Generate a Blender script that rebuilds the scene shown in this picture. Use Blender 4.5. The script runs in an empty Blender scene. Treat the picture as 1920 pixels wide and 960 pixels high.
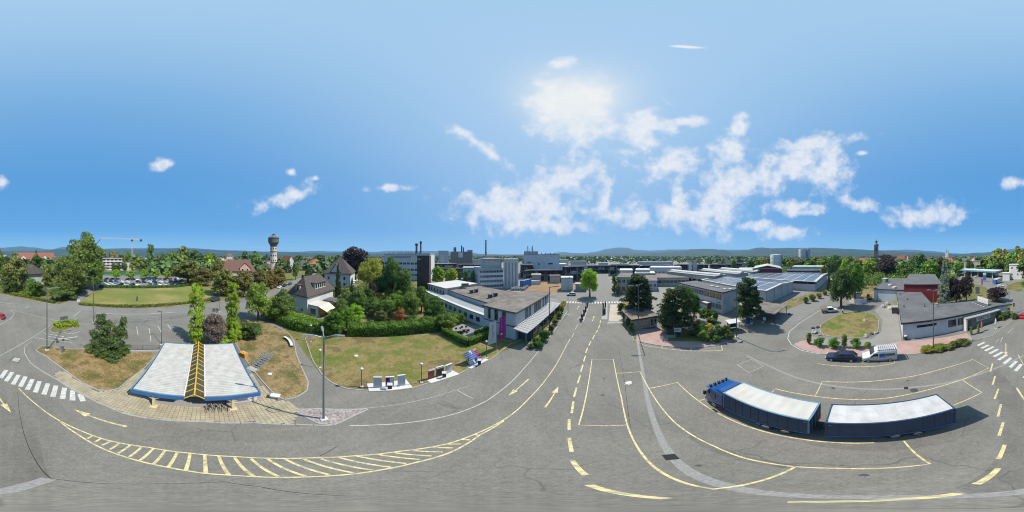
import bpy, math, random
import numpy as np
random.seed(7); RNG = np.random.default_rng(11)
PI = math.pi
SC = bpy.context.scene
COL = SC.collection
H = 18.0                                   # camera height over the yard, metres
SUN_EL, SUN_AZ = math.radians(54.0), math.radians(37.5)   # azimuth clockwise from +Y

# ---------------------------------------------------------------- camera
cam = bpy.data.cameras.new('camera'); camo = bpy.data.objects.new('camera', cam); COL.objects.link(camo)
camo.location = (0, 0, H); camo.rotation_euler = (PI/2, 0, 0)
cam.type = 'PANO'
try: cam.panorama_type = 'EQUIRECTANGULAR'
except Exception: pass
try: cam.cycles.panorama_type = 'EQUIRECTANGULAR'
except Exception: pass
cam.clip_start = 0.1; cam.clip_end = 40000
SC.camera = camo
# ---------------------------------------------------------------- colour management
SC.view_settings.view_transform = 'Standard'; SC.view_settings.look = 'None'
SC.view_settings.exposure = 0.42; SC.view_settings.gamma = 1.0
SC.render.engine = 'CYCLES'
SC.cycles.use_denoising = True; SC.cycles.filter_width = 1.05
SC.cycles.max_bounces = 6; SC.cycles.diffuse_bounces = 3; SC.cycles.glossy_bounces = 2
SC.cycles.transmission_bounces = 3; SC.cycles.volume_bounces = 1; SC.cycles.transparent_max_bounces = 6
SC.cycles.caustics_reflective = False; SC.cycles.caustics_refractive = False
# ---------------------------------------------------------------- sun
sl = bpy.data.lights.new('sun', 'SUN'); sl.energy = 4.95; sl.angle = math.radians(0.5); sl.color = (1.0, 0.94, 0.84)
so = bpy.data.objects.new('sun', sl); COL.objects.link(so)
so.rotation_euler = (PI/2 - SUN_EL, 0, -SUN_AZ + PI)   
SDIR = (math.cos(SUN_EL)*math.sin(SUN_AZ), math.cos(SUN_EL)*math.cos(SUN_AZ), math.sin(SUN_EL))
from mathutils import Vector, Matrix
so.rotation_euler = Vector((-SDIR[0], -SDIR[1], -SDIR[2])).to_track_quat('-Z', 'Y').to_euler()
# ---------------------------------------------------------------- sky with clouds
W = bpy.data.worlds.new('World'); SC.world = W; W.use_nodes = True
nt = W.node_tree; N = nt.nodes; L = nt.links
for n in list(N): N.remove(n)
def nd(t, **k):
    n = N.new(t)
    for a, b in k.items(): setattr(n, a, b)
    return n
def mth(op, a, b=None, c=None, clamp=False):
    n = nd('ShaderNodeMath', operation=op, use_clamp=clamp)
    for i, x in enumerate((a, b, c)):
        if x is None: continue
        if isinstance(x, (int, float)): n.inputs[i].default_value = x
        else: L.new(x, n.inputs[i])
    return n.outputs[0]
def mixc(f, a, b, bt='MIX'):
    n = nd('ShaderNodeMix', data_type='RGBA', blend_type=bt)
    for i, x in ((0, f), (6, a), (7, b)):
        if isinstance(x, (int, float)): n.inputs[i].default_value = x
        elif isinstance(x, tuple): n.inputs[i].default_value = (*x, 1)
        else: L.new(x, n.inputs[i])
    return n.outputs[2]
sky = nd('ShaderNodeTexSky', sky_type='NISHITA', sun_disc=False)
sky.sun_elevation = SUN_EL; sky.sun_rotation = SUN_AZ; sky.altitude = 300; sky.air_density = 1.0; sky.dust_density = 0.6; sky.ozone_density = 2.0
tc = nd('ShaderNodeTexCoord'); sep = nd('ShaderNodeSeparateXYZ'); L.new(tc.outputs['Generated'], sep.inputs[0])
X, Y, Z = sep.outputs
el = mth('ARCSINE', Z); az = mth('ARCTAN2', X, Y)
comb = nd('ShaderNodeCombineXYZ'); L.new(az, comb.inputs[0]); L.new(el, comb.inputs[1])
def uv_dir(u, v): return ((u-960)/960*PI, (480-v)/960*PI)
# cloud patches: centre, half sizes and tilt as the sky shows them (degrees of sky = 5.33 px)
BL = [(915,283,62,9,33),(1000,385,75,32,-5),(930,395,60,26,5),(1040,345,60,32,-25),(1015,420,90,12,0),(925,365,16,20,0),
 (1095,320,34,22,25),(1135,372,12,26,10),(1160,405,45,15,0),(1195,402,28,22,0),(1268,402,36,20,0),(1270,375,12,16,0),
 (1330,400,60,14,-5),(1350,385,32,42,15),(1370,345,40,30,-20),(1430,335,60,20,-15),(1500,305,60,24,-10),(1555,315,34,34,20),(1520,268,62,13,-8),
 (1370,280,26,26,0),(1385,240,12,22,10),(1205,245,36,36,30),(1255,310,42,26,-20),(1235,240,30,12,0),(1290,228,40,8,0),
 (1480,388,44,9,0),(1475,437,38,9,0),(1612,383,38,9,10),(1740,402,52,17,-6),(1700,412,26,11,0),(1500,398,30,6,0),
 (303,308,15,7,-5),(540,368,46,11,-14),(490,387,20,8,-35),(545,322,7,5,0),(592,334,6,4,0),(730,352,28,6,-2),
 (1902,344,17,8,0),(2,342,10,9,0),(1618,287,11,4,0),(1292,88,24,1.6,3),(1030,195,34,40,20),(1085,240,60,24,0),(1120,190,26,30,0),
 (1320,415,16,8,0),(1420,425,24,8,0),(1060,118,20,9,0)]
dst = None
for (u, v, a, b, r) in BL:
    m = nd('ShaderNodeMapping', vector_type='TEXTURE'); L.new(comb.outputs[0], m.inputs[0])
    c = uv_dir(u, v); m.inputs[1].default_value = (c[0], c[1], 0); m.inputs[2].default_value = (0, 0, -math.radians(r))
    m.inputs[3].default_value = (a*1.2/960*PI, b*1.25/960*PI, 1)
    ln = nd('ShaderNodeVectorMath', operation='LENGTH'); L.new(m.outputs[0], ln.inputs[0])
    dst = ln.outputs['Value'] if dst is None else mth('SMOOTH_MIN', dst, ln.outputs['Value'], 0.25)
nz = nd('ShaderNodeTexNoise'); nz.inputs['Scale'].default_value = 12; nz.inputs['Detail'].default_value = 9; nz.inputs['Roughness'].default_value = 0.56
L.new(tc.outputs['Generated'], nz.inputs['Vector'])
nz2 = nd('ShaderNodeTexNoise'); nz2.inputs['Scale'].default_value = 5.5; nz2.inputs['Detail'].default_value = 5; L.new(tc.outputs['Generated'], nz2.inputs['Vector'])
f = mth('ADD', dst, mth('MULTIPLY', mth('SUBTRACT', nz.outputs[0], 0.5), 3.3))
f = mth('ADD', f, mth('MULTIPLY', mth('SUBTRACT', nz2.outputs[0], 0.5), 1.2))
mr = nd('ShaderNodeMapRange', interpolation_type='SMOOTHSTEP'); L.new(f, mr.inputs[0])
mr.inputs[1].default_value = 1.45; mr.inputs[2].default_value = 0.1; mr.inputs[3].default_value = 0; mr.inputs[4].default_value = 1
nz3 = nd('ShaderNodeTexNoise'); nz3.inputs['Scale'].default_value = 26; nz3.inputs['Detail'].default_value = 8; nz3.inputs['Roughness'].default_value = .6; L.new(tc.outputs['Generated'], nz3.inputs['Vector'])
mw = nd('ShaderNodeMapRange'); L.new(nz3.outputs[0], mw.inputs[0]); mw.inputs[1].default_value = .36; mw.inputs[2].default_value = .58; mw.inputs[3].default_value = .76; mw.inputs[4].default_value = 1.0
cloud = mth('MULTIPLY', mr.outputs[0], mw.outputs[0])
# clear sky: the physical sky, graded bluer as the photograph is
grad = nd('ShaderNodeValToRGB'); L.new(mth('MULTIPLY', el, 2/PI), grad.inputs[0])
cr = grad.color_ramp
cr.elements[0].position = 0.0; cr.elements[0].color = (0.260, 0.590, 0.850, 1)
cr.elements[1].position = 1.0; cr.elements[1].color = (0.310, 0.590, 0.860, 1)
for p, c in ((0.035, (0.170, 0.500, 0.830, 1)), (0.10, (0.085, 0.370, 0.790, 1)), (0.30, (0.082, 0.345, 0.760, 1)), (0.6, (0.145, 0.420, 0.790, 1)), (0.85, (0.25, 0.53, 0.84, 1))):
    e = cr.elements.new(p); e.color = c
dt = nd('ShaderNodeVectorMath', operation='DOT_PRODUCT'); L.new(tc.outputs['Generated'], dt.inputs[0]); dt.inputs[1].default_value = (math.cos(.96)*math.sin(.39), math.cos(.96)*math.cos(.39), math.sin(.96))   # centre of the bright veil of cloud and glare
ang = mth('ARCCOSINE', mth('MINIMUM', dt.outputs['Value'], 0.99999))
g1 = mth('EXPONENT', mth('MULTIPLY', mth('POWER', mth('DIVIDE', ang, 0.80), 2.0), -1.0))      # wide aureole
g2 = mth('EXPONENT', mth('MULTIPLY', mth('POWER', mth('DIVIDE', ang, 0.17), 2.0), -1.0))      # bright core
skyn = mixc(0.90, mixc(1.0, sky.outputs[0], (0.13, 0.13, 0.13), 'MULTIPLY'), grad.outputs[0])
skyn = mixc(mth('MULTIPLY', g1, 0.68), skyn, (0.62, 0.78, 0.93))
wide = mth('EXPONENT', mth('MULTIPLY', mth('POWER', mth('DIVIDE', ang, 1.15), 2.0), -1.0))
skyn = mixc(mth('MULTIPLY', wide, 0.5), skyn, (0.38, 0.62, 0.90))
cl = mixc(mth('MULTIPLY', nz2.outputs[0], 0.45), (0.94, 0.95, 0.98), (0.74, 0.80, 0.90))
skyn = mixc(mth('MULTIPLY', cloud, 0.92), skyn, cl)
skyn = mixc(mth('MULTIPLY', g2, 0.85), skyn, (0.98, 0.97, 0.93))
bg = nd('ShaderNodeBackground'); L.new(skyn, bg.inputs[0]); bg.inputs[1].default_value = 0.715
wo = nd('ShaderNodeOutputWorld'); L.new(bg.outputs[0], wo.inputs[0])
W.cycles.sampling_method = 'MANUAL'; W.cycles.sample_map_resolution = 512

# ---------------------------------------------------------------- survey helpers
def G(u, v, z=0.0):
    d = (H-z)/math.tan((v-480)/960*PI); a = (u-960)/960*PI
    return (d*math.sin(a), d*math.cos(a))
def AT(u, d):
    a = (u-960)/960*PI; return (d*math.sin(a), d*math.cos(a))
def DV(v, z=0.0): return (H-z)/math.tan((v-480)/960*PI)
def ZV(v, d): return H - d*math.tan((v-480)/960*PI)
def WPX(px, d): return 2*d*math.tan(px/1920*PI)

# ---------------------------------------------------------------- materials
MAT = {}
K = .80        # paint and stone as measured, set a little darker for the chosen exposure
def kc(c): return tuple(x*K for x in c)
def M(name, col=(.5,.5,.5), rough=.8, var=.12, scale=3.0, metal=0.0, bump=0.0, bscale=30, spec=.4, dirt=None, dscale=.6, damt=.5, emit=None):
    if name in MAT: return MAT[name]
    m = bpy.data.materials.new(name); m.use_nodes = True; t = m.node_tree; P = t.nodes['Principled BSDF']
    P.inputs['Roughness'].default_value = rough; P.inputs['Metallic'].default_value = metal
    P.inputs['Specular IOR Level'].default_value = spec
    geo = t.nodes.new('ShaderNodeNewGeometry')
    n = t.nodes.new('ShaderNodeTexNoise'); n.inputs['Scale'].default_value = scale; n.inputs['Detail'].default_value = 6
    t.links.new(geo.outputs['Position'], n.inputs['Vector'])
    r = t.nodes.new('ShaderNodeMapRange'); t.links.new(n.outputs[0], r.inputs[0])
    r.inputs[1].default_value = .3; r.inputs[2].default_value = .7; r.inputs[3].default_value = 1-var; r.inputs[4].default_value = 1+var
    mx = t.nodes.new('ShaderNodeMix'); mx.data_type = 'RGBA'; mx.blend_type = 'MULTIPLY'; mx.inputs[0].default_value = 1
    mx.inputs[6].default_value = (*kc(col), 1); t.links.new(r.outputs[0], mx.inputs[7]); out = mx.outputs[2]
    if dirt:
        n2 = t.nodes.new('ShaderNodeTexNoise'); n2.inputs['Scale'].default_value = dscale; n2.inputs['Detail'].default_value = 8; n2.inputs['Roughness'].default_value = .65
        t.links.new(geo.outputs['Position'], n2.inputs['Vector'])
        r2 = t.nodes.new('ShaderNodeMapRange'); t.links.new(n2.outputs[0], r2.inputs[0]); r2.inputs[1].default_value = .45; r2.inputs[2].default_value = .7; r2.inputs[4].default_value = damt
        m2 = t.nodes.new('ShaderNodeMix'); m2.data_type = 'RGBA'; t.links.new(r2.outputs[0], m2.inputs[0]); t.links.new(out, m2.inputs[6]); m2.inputs[7].default_value = (*kc(dirt), 1); out = m2.outputs[2]
    t.links.new(out, P.inputs['Base Color'])
    if bump:
        nb = t.nodes.new('ShaderNodeTexNoise'); nb.inputs['Scale'].default_value = bscale; nb.inputs['Detail'].default_value = 4
        t.links.new(geo.outputs['Position'], nb.inputs['Vector'])
        b = t.nodes.new('ShaderNodeBump'); b.inputs['Strength'].default_value = bump; b.inputs['Distance'].default_value = .05
        t.links.new(nb.outputs[0], b.inputs['Height']); t.links.new(b.outputs[0], P.inputs['Normal'])
    if emit: P.inputs['Emission Color'].default_value = (*emit, 1); P.inputs['Emission Strength'].default_value = .3
    MAT[name] = m; return m
def tree_nodes(m):
    t = m.node_tree
    def node(ty, **k):
        n = t.nodes.new(ty)
        for a, b in k.items(): setattr(n, a, b)
        return n
    def link(a, b): t.links.new(a, b)
    return t, node, link
def ramp_mat(name, stops, scale, detail=8, rough=.95, bump=.2, bscale=8, fine=None, rgh=.6, extra=None, fineamt=.25, dist=.03):
    m = bpy.data.materials.new(name); m.use_nodes = True; t, node, link = tree_nodes(m); P = t.nodes['Principled BSDF']
    P.inputs['Roughness'].default_value = rough; P.inputs['Specular IOR Level'].default_value = .25
    stops = [(p, kc(c)) for p, c in stops]
    g = node('ShaderNodeNewGeometry')
    n = node('ShaderNodeTexNoise'); n.inputs['Scale'].default_value = scale; n.inputs['Detail'].default_value = detail; n.inputs['Roughness'].default_value = rgh
    link(g.outputs['Position'], n.inputs['Vector'])
    r = node('ShaderNodeValToRGB'); link(n.outputs[0], r.inputs[0])
    cr = r.color_ramp; cr.elements[0].position = stops[0][0]; cr.elements[0].color = (*stops[0][1], 1); cr.elements[1].position = stops[-1][0]; cr.elements[1].color = (*stops[-1][1], 1)
    for p, c in stops[1:-1]:
        e = cr.elements.new(p); e.color = (*c, 1)
    out = r.outputs[0]
    if fine:
        n2 = node('ShaderNodeTexNoise'); n2.inputs['Scale'].default_value = fine; n2.inputs['Detail'].default_value = 5; n2.inputs['Roughness'].default_value = .7
        link(g.outputs['Position'], n2.inputs['Vector'])
        mr = node('ShaderNodeMapRange'); link(n2.outputs[0], mr.inputs[0]); mr.inputs[1].default_value = .3; mr.inputs[2].default_value = .7; mr.inputs[3].default_value = 1-fineamt; mr.inputs[4].default_value = 1+fineamt
        mx = node('ShaderNodeMix', data_type='RGBA', blend_type='MULTIPLY'); mx.inputs[0].default_value = 1; link(out, mx.inputs[6]); link(mr.outputs[0], mx.inputs[7]); out = mx.outputs[2]
    if extra: out = extra(t, node, link, g, out)
    link(out, P.inputs['Base Color'])
    if bump:
        nb = node('ShaderNodeTexNoise'); nb.inputs['Scale'].default_value = bscale; nb.inputs['Detail'].default_value = 6; link(g.outputs['Position'], nb.inputs['Vector'])
        b = node('ShaderNodeBump'); b.inputs['Strength'].default_value = bump; b.inputs['Distance'].default_value = dist; link(nb.outputs[0], b.inputs['Height']); link(b.outputs[0], P.inputs['Normal'])
    MAT[name] = m; return m
def cracks(t, node, link, g, out):
    # sealed seams, hairline cracks and oil spots worn into the asphalt
    mp = node('ShaderNodeTexNoise'); mp.inputs['Scale'].default_value = .35; link(g.outputs['Position'], mp.inputs['Vector'])
    ad = node('ShaderNodeVectorMath', operation='MULTIPLY_ADD'); link(mp.outputs['Color'], ad.inputs[0]); ad.inputs[1].default_value = (3, 3, 0); link(g.outputs['Position'], ad.inputs[2])
    v = node('ShaderNodeTexVoronoi', feature='DISTANCE_TO_EDGE'); v.inputs['Scale'].default_value = .11; link(ad.outputs[0], v.inputs['Vector'])
    r = node('ShaderNodeMapRange'); link(v.outputs['Distance'], r.inputs[0]); r.inputs[1].default_value = .001; r.inputs[2].default_value = .006; r.inputs[3].default_value = .36; r.inputs[4].default_value = 0
    n3 = node('ShaderNodeTexNoise'); n3.inputs['Scale'].default_value = .25; link(g.outputs['Position'], n3.inputs['Vector'])
    r3 = node('ShaderNodeMapRange'); link(n3.outputs[0], r3.inputs[0]); r3.inputs[1].default_value = .44; r3.inputs[2].default_value = .5
    mu = node('ShaderNodeMath', operation='MULTIPLY'); link(r.outputs[0], mu.inputs[0]); link(r3.outputs[0], mu.inputs[1])
    m = node('ShaderNodeMix', data_type='RGBA'); link(mu.outputs[0], m.inputs[0]); link(out, m.inputs[6]); m.inputs[7].default_value = (.035, .035, .035, 1)
    s = node('ShaderNodeTexVoronoi'); s.inputs['Scale'].default_value = .9; link(g.outputs['Position'], s.inputs['Vector'])
    rs = node('ShaderNodeMapRange'); link(s.outputs['Distance'], rs.inputs[0]); rs.inputs[1].default_value = .05; rs.inputs[2].default_value = .10; rs.inputs[3].default_value = .45; rs.inputs[4].default_value = 0
    n4 = node('ShaderNodeTexNoise'); n4.inputs['Scale'].default_value = .16; link(g.outputs['Position'], n4.inputs['Vector'])
    r4 = node('ShaderNodeMapRange'); link(n4.outputs[0], r4.inputs[0]); r4.inputs[1].default_value = .50; r4.inputs[2].default_value = .55
    m5 = node('ShaderNodeMath', operation='MULTIPLY'); link(rs.outputs[0], m5.inputs[0]); link(r4.outputs[0], m5.inputs[1])
    m2 = node('ShaderNodeMix', data_type='RGBA'); link(m5.outputs[0], m2.inputs[0]); link(m.outputs[2], m2.inputs[6]); m2.inputs[7].default_value = (.05, .048, .045, 1)
    # wheel tracks drawn out along the traffic lanes
    mpg = node('ShaderNodeMapping'); link(g.outputs['Position'], mpg.inputs[0]); mpg.inputs[2].default_value = (0, 0, .10); mpg.inputs[3].default_value = (.55, .045, 1)
    nt_ = node('ShaderNodeTexNoise'); nt_.inputs['Scale'].default_value = 1.6; nt_.inputs['Detail'].default_value = 7; nt_.inputs['Roughness'].default_value = .6; link(mpg.outputs[0], nt_.inputs['Vector'])
    rt = node('ShaderNodeMapRange'); link(nt_.outputs[0], rt.inputs[0]); rt.inputs[1].default_value = .3; rt.inputs[2].default_value = .7; rt.inputs[3].default_value = .92; rt.inputs[4].default_value = 1.07
    m3 = node('ShaderNodeMix', data_type='RGBA', blend_type='MULTIPLY'); m3.inputs[0].default_value = 1; link(m2.outputs[2], m3.inputs[6]); link(rt.outputs[0], m3.inputs[7])
    ng = node('ShaderNodeTexNoise'); ng.inputs['Scale'].default_value = 2.6; ng.inputs['Detail'].default_value = 9; ng.inputs['Roughness'].default_value = .8; link(g.outputs['Position'], ng.inputs['Vector'])
    rg = node('ShaderNodeMapRange'); link(ng.outputs[0], rg.inputs[0]); rg.inputs[1].default_value = .3; rg.inputs[2].default_value = .7; rg.inputs[3].default_value = .80; rg.inputs[4].default_value = 1.20
    m4 = node('ShaderNodeMix', data_type='RGBA', blend_type='MULTIPLY'); m4.inputs[0].default_value = 1; link(m3.outputs[2], m4.inputs[6]); link(rg.outputs[0], m4.inputs[7])
    return m4.outputs[2]
ramp_mat('asphalt', [(.30,(.165,.158,.141)),(.5,(.192,.184,.163)),(.70,(.220,.210,.187))], .16, fine=9, bump=.5, bscale=14, fineamt=.22, extra=cracks, dist=.02)
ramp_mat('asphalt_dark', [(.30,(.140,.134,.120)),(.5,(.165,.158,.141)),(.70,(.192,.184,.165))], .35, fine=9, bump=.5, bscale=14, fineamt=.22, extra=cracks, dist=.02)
ramp_mat('asphalt_path', [(.3,(.19,.187,.172)),(.7,(.235,.231,.212))], .5, fine=14, bump=.3, bscale=20, fineamt=.14)
ramp_mat('street', [(.3,(.17,.166,.150)),(.7,(.235,.229,.208))], .12, fine=8, bump=.3, bscale=14, fineamt=.12, extra=cracks)
ramp_mat('yard_concrete', [(.3,(.22,.21,.19)),(.7,(.29,.28,.25))], .10, fine=3, bump=.2, fineamt=.1)
ramp_mat('lawn', [(.30,(.075,.135,.018)),(.40,(.105,.150,.028)),(.47,(.165,.155,.045)),(.53,(.255,.20,.085)),(.60,(.155,.115,.055)),(.72,(.12,.14,.03))], .17, fine=5, bump=.8, bscale=7, fineamt=.35, rgh=.68, dist=.06)
ramp_mat('dry_grass', [(.28,(.070,.095,.022)),(.41,(.115,.115,.038)),(.49,(.20,.15,.068)),(.56,(.30,.22,.11)),(.63,(.16,.105,.055)),(.72,(.12,.125,.04))], .28, fine=5, bump=.9, bscale=6, fineamt=.38, rgh=.72, dist=.08)
ramp_mat('verge', [(.3,(.085,.11,.025)),(.5,(.15,.15,.045)),(.7,(.24,.19,.09))], .15, fine=3, bump=.8, bscale=4, fineamt=.35)
ramp_mat('meadow', [(.3,(.12,.165,.030)),(.5,(.19,.20,.050)),(.68,(.33,.26,.11))], .07, fine=2, bump=.4, bscale=3, fineamt=.2)
ramp_mat('land', [(.30,(.035,.06,.018)),(.45,(.06,.09,.025)),(.58,(.11,.12,.045)),(.7,(.20,.18,.10))], .02, fine=.25, bump=0, fineamt=.35)
ramp_mat('hill_forest', [(.3,(.012,.035,.020)),(.55,(.022,.055,.028)),(.75,(.05,.085,.035))], .004, fine=.03, bump=1.0, bscale=.05, fineamt=.4, dist=20)
ramp_mat('pink_paving', [(.3,(.36,.235,.205)),(.7,(.46,.32,.28))], .5, fine=12, bump=.3, fineamt=.15)
ramp_mat('brown_gravel', [(.3,(.20,.125,.065)),(.55,(.30,.20,.115)),(.75,(.17,.17,.06))], .12, fine=4, bump=.3, fineamt=.2)
ramp_mat('pebbles', [(.3,(.15,.13,.12)),(.5,(.30,.265,.25)),(.7,(.50,.45,.43))], 4.5, fine=11, bump=1, bscale=6, fineamt=.4)
ramp_mat('clay', [(.3,(.42,.17,.09)),(.7,(.5,.22,.12))], .3, fine=4, bump=0)
def foliage(name='foliage', trans=.28):
    m = bpy.data.materials.new(name); m.use_nodes = True; t, node, link = tree_nodes(m); P = t.nodes['Principled BSDF']
    oi = node('ShaderNodeObjectInfo'); g = node('ShaderNodeNewGeometry')
    mr = node('ShaderNodeMapRange'); link(g.outputs['Random Per Island'], mr.inputs[0]); mr.inputs[3].default_value = .75; mr.inputs[4].default_value = 2.1
    n = node('ShaderNodeTexNoise'); n.inputs['Scale'].default_value = .8; n.inputs['Detail'].default_value = 3; link(g.outputs['Position'], n.inputs['Vector'])
    r2 = node('ShaderNodeMapRange'); link(n.outputs[0], r2.inputs[0]); r2.inputs[1].default_value = .3; r2.inputs[2].default_value = .7; r2.inputs[3].default_value = .72; r2.inputs[4].default_value = 1.28
    mu = node('ShaderNodeMath', operation='MULTIPLY'); link(mr.outputs[0], mu.inputs[0]); link(r2.outputs[0], mu.inputs[1])
    mx = node('ShaderNodeMix', data_type='RGBA', blend_type='MULTIPLY'); mx.inputs[0].default_value = 1; tn = node('ShaderNodeMix', data_type='RGBA', blend_type='MULTIPLY'); tn.inputs[0].default_value = 1; link(oi.outputs['Color'], tn.inputs[6]); tn.inputs[7].default_value = (1.28, 1.14, .72, 1); link(tn.outputs[2], mx.inputs[6]); link(mu.outputs[0], mx.inputs[7])
    link(mx.outputs[2], P.inputs['Base Color']); P.inputs['Roughness'].default_value = .6; P.inputs['Specular IOR Level'].default_value = .25
    tr = node('ShaderNodeBsdfTranslucent'); gm = node('ShaderNodeMix', data_type='RGBA', blend_type='MULTIPLY'); gm.inputs[0].default_value = 1
    link(mx.outputs[2], gm.inputs[6]); gm.inputs[7].default_value = (1.5, 1.6, .6, 1); link(gm.outputs[2], tr.inputs[0])
    ms = node('ShaderNodeMixShader'); ms.inputs[0].default_value = trans; link(P.outputs[0], ms.inputs[1]); link(tr.outputs[0], ms.inputs[2])
    link(ms.outputs[0], t.nodes['Material Output'].inputs[0]); MAT[name] = m
foliage()
def objcol(name, rough=.4, metal=0, spec=.5, var=.06, sc=2):
    m = bpy.data.materials.new(name); m.use_nodes = True; t, node, link = tree_nodes(m); P = t.nodes['Principled BSDF']
    oi = node('ShaderNodeObjectInfo'); g = node('ShaderNodeNewGeometry'); n = node('ShaderNodeTexNoise'); n.inputs['Scale'].default_value = sc; n.inputs['Detail'].default_value = 6; link(g.outputs['Position'], n.inputs['Vector'])
    mr = node('ShaderNodeMapRange'); link(n.outputs[0], mr.inputs[0]); mr.inputs[1].default_value = .3; mr.inputs[2].default_value = .7; mr.inputs[3].default_value = 1-var; mr.inputs[4].default_value = 1+var
    mx = node('ShaderNodeMix', data_type='RGBA', blend_type='MULTIPLY'); mx.inputs[0].default_value = 1; link(oi.outputs['Color'], mx.inputs[6]); link(mr.outputs[0], mx.inputs[7]); link(mx.outputs[2], P.inputs['Base Color'])
    P.inputs['Roughness'].default_value = rough; P.inputs['Metallic'].default_value = metal; P.inputs['Specular IOR Level'].default_value = spec
    MAT[name] = m
objcol('tinted', .85, 0, .3, .10, 1.2)       # painted walls and roofs, colour on the object
objcol('car_paint', .22, .15, .6, .02)
def tiles(name, col, ax=.28):
    # pitched-roof tiles: rows follow the height
    m = bpy.data.materials.new(name); m.use_nodes = True; t, node, link = tree_nodes(m); P = t.nodes['Principled BSDF']
    g = node('ShaderNodeNewGeometry'); s = node('ShaderNodeSeparateXYZ'); link(g.outputs['Position'], s.inputs[0])
    w = node('ShaderNodeMath', operation='FRACT'); d = node('ShaderNodeMath', operation='DIVIDE'); link(s.outputs[2], d.inputs[0]); d.inputs[1].default_value = ax; link(d.outputs[0], w.inputs[0])
    mr = node('ShaderNodeMapRange'); link(w.outputs[0], mr.inputs[0]); mr.inputs[3].default_value = .75; mr.inputs[4].default_value = 1.15
    n = node('ShaderNodeTexNoise'); n.inputs['Scale'].default_value = 2.5; n.inputs['Detail'].default_value = 8; link(g.outputs['Position'], n.inputs['Vector'])
    m2 = node('ShaderNodeMapRange'); link(n.outputs[0], m2.inputs[0]); m2.inputs[1].default_value = .3; m2.inputs[2].default_value = .7; m2.inputs[3].default_value = .75; m2.inputs[4].default_value = 1.3
    mu = node('ShaderNodeMath', operation='MULTIPLY'); link(mr.outputs[0], mu.inputs[0]); link(m2.outputs[0], mu.inputs[1])
    mx = node('ShaderNodeMix', data_type='RGBA', blend_type='MULTIPLY'); mx.inputs[0].default_value = 1; mx.inputs[6].default_value = (*kc(col), 1); link(mu.outputs[0], mx.inputs[7]); link(mx.outputs[2], P.inputs['Base Color'])
    P.inputs['Roughness'].default_value = .85; P.inputs['Specular IOR Level'].default_value = .25; MAT[name] = m
tiles('tile_brown', (.092,.080,.076)); tiles('tile_maroon', (.16,.085,.07)); tiles('tile_red', (.26,.105,.065)); tiles('tile_orange', (.38,.15,.08)); tiles('tile_grey', (.13,.13,.13))
M('yellow_paint', (.66,.58,.28), .7, .22, 6, dirt=(.22,.21,.16), dscale=2.6, damt=1.0)
M('white_paint', (.58,.58,.55), .7, .10, 4, dirt=(.27,.265,.25), dscale=3.0, damt=.75)
M('faint_paint', (.42,.42,.40), .8, .15, 4, dirt=(.22,.22,.21), dscale=1.2, damt=.8)
M('kerb_stone', (.34,.335,.32), .9, .12, 3)
M('pale_setts', (.27,.265,.245), .9, .15, 4)
M('portal_grey', (.19,.20,.20), .8, .1, 2)
M('cobble', (.27,.265,.255), .9, .22, 9, bump=.6, bscale=10)
M('yellow_paver', (.40,.35,.245), .9, .16, 1.3, dirt=(.24,.21,.15), dscale=.8, damt=.7)
M('paver_joint', (.16,.14,.10), .95, .2, 3)
M('galv', (.30,.32,.33), .45, .10, 3, metal=.4)
M('lamp_grey', (.15,.17,.18), .45, .08, 3, metal=.4)
M('dark_metal', (.035,.036,.04), .5, .2, 3)
M('black_rubber', (.018,.018,.019), .85, .2, 8)
M('glass', (.018,.028,.036), .06, .1, 1, spec=.9)
M('glass_blue', (.035,.07,.13), .08, .2, 1, spec=.9)
M('white_wall', (.62,.625,.62), .85, .05, .5, dirt=(.50,.50,.49), dscale=.35, damt=.5)
M('bluish_wall', (.60,.645,.69), .85, .05, .5, dirt=(.40,.43,.46), dscale=.35, damt=.5)
M('grey_wall', (.52,.53,.53), .88, .08, .6, dirt=(.30,.30,.29), dscale=.4, damt=.5)
M('cream_wall', (.52,.48,.39), .88, .08, .6, dirt=(.40,.36,.30), dscale=.4, damt=.5)
M('concrete', (.36,.355,.34), .9, .12, .8, dirt=(.22,.21,.20), dscale=.5, damt=.5)
M('felt_brown', (.155,.135,.12), .95, .18, .5, dirt=(.27,.235,.20), dscale=.25, damt=.7)
M('felt_rust', (.19,.165,.14), .95, .18, .6, dirt=(.36,.18,.09), dscale=.45, damt=.85)
M('felt_grey', (.115,.117,.122), .95, .10, .5, dirt=(.20,.20,.20), dscale=.2, damt=.6)
M('white_roof', (.55,.545,.52), .8, .06, .3, dirt=(.52,.50,.46), dscale=.3, damt=.6)
M('corrugated', (.53,.525,.50), .55, .10, 1.5, dirt=(.40,.385,.35), dscale=.9, damt=.8)
M('blue_paint', (.035,.13,.32), .45, .12, 1.5, dirt=(.08,.15,.28), dscale=1, damt=.5)
M('rafter_yellow', (.60,.38,.04), .5, .08, 3)
M('olive_glass', (.07,.065,.03), .15, .3, 1.2, spec=.7)
M('cream_post', (.62,.54,.33), .6, .08, 3)
M('red_wall', (.22,.028,.038), .8, .08, .5)
M('brick_light', (.50,.40,.28), .9, .15, 2, dirt=(.36,.27,.19), dscale=3, damt=.6)
M('bark', (.11,.085,.065), .95, .3, 5)
M('stone', (.36,.34,.32), .9, .25, 3, bump=.5, bscale=5)
M('plant_steel', (.17,.175,.18), .6, .3, .6, dirt=(.20,.15,.11), dscale=.4, damt=.6)
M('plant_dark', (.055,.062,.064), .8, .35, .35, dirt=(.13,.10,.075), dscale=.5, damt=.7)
M('pipe_silver', (.46,.46,.45), .4, .15, .5, metal=.5)
M('rust_concrete', (.46,.43,.38), .9, .1, 1, dirt=(.42,.24,.10), dscale=.5, damt=.9)
M('truck_blue', (.008,.075,.26), .22, .05, 1, spec=.7)
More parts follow.
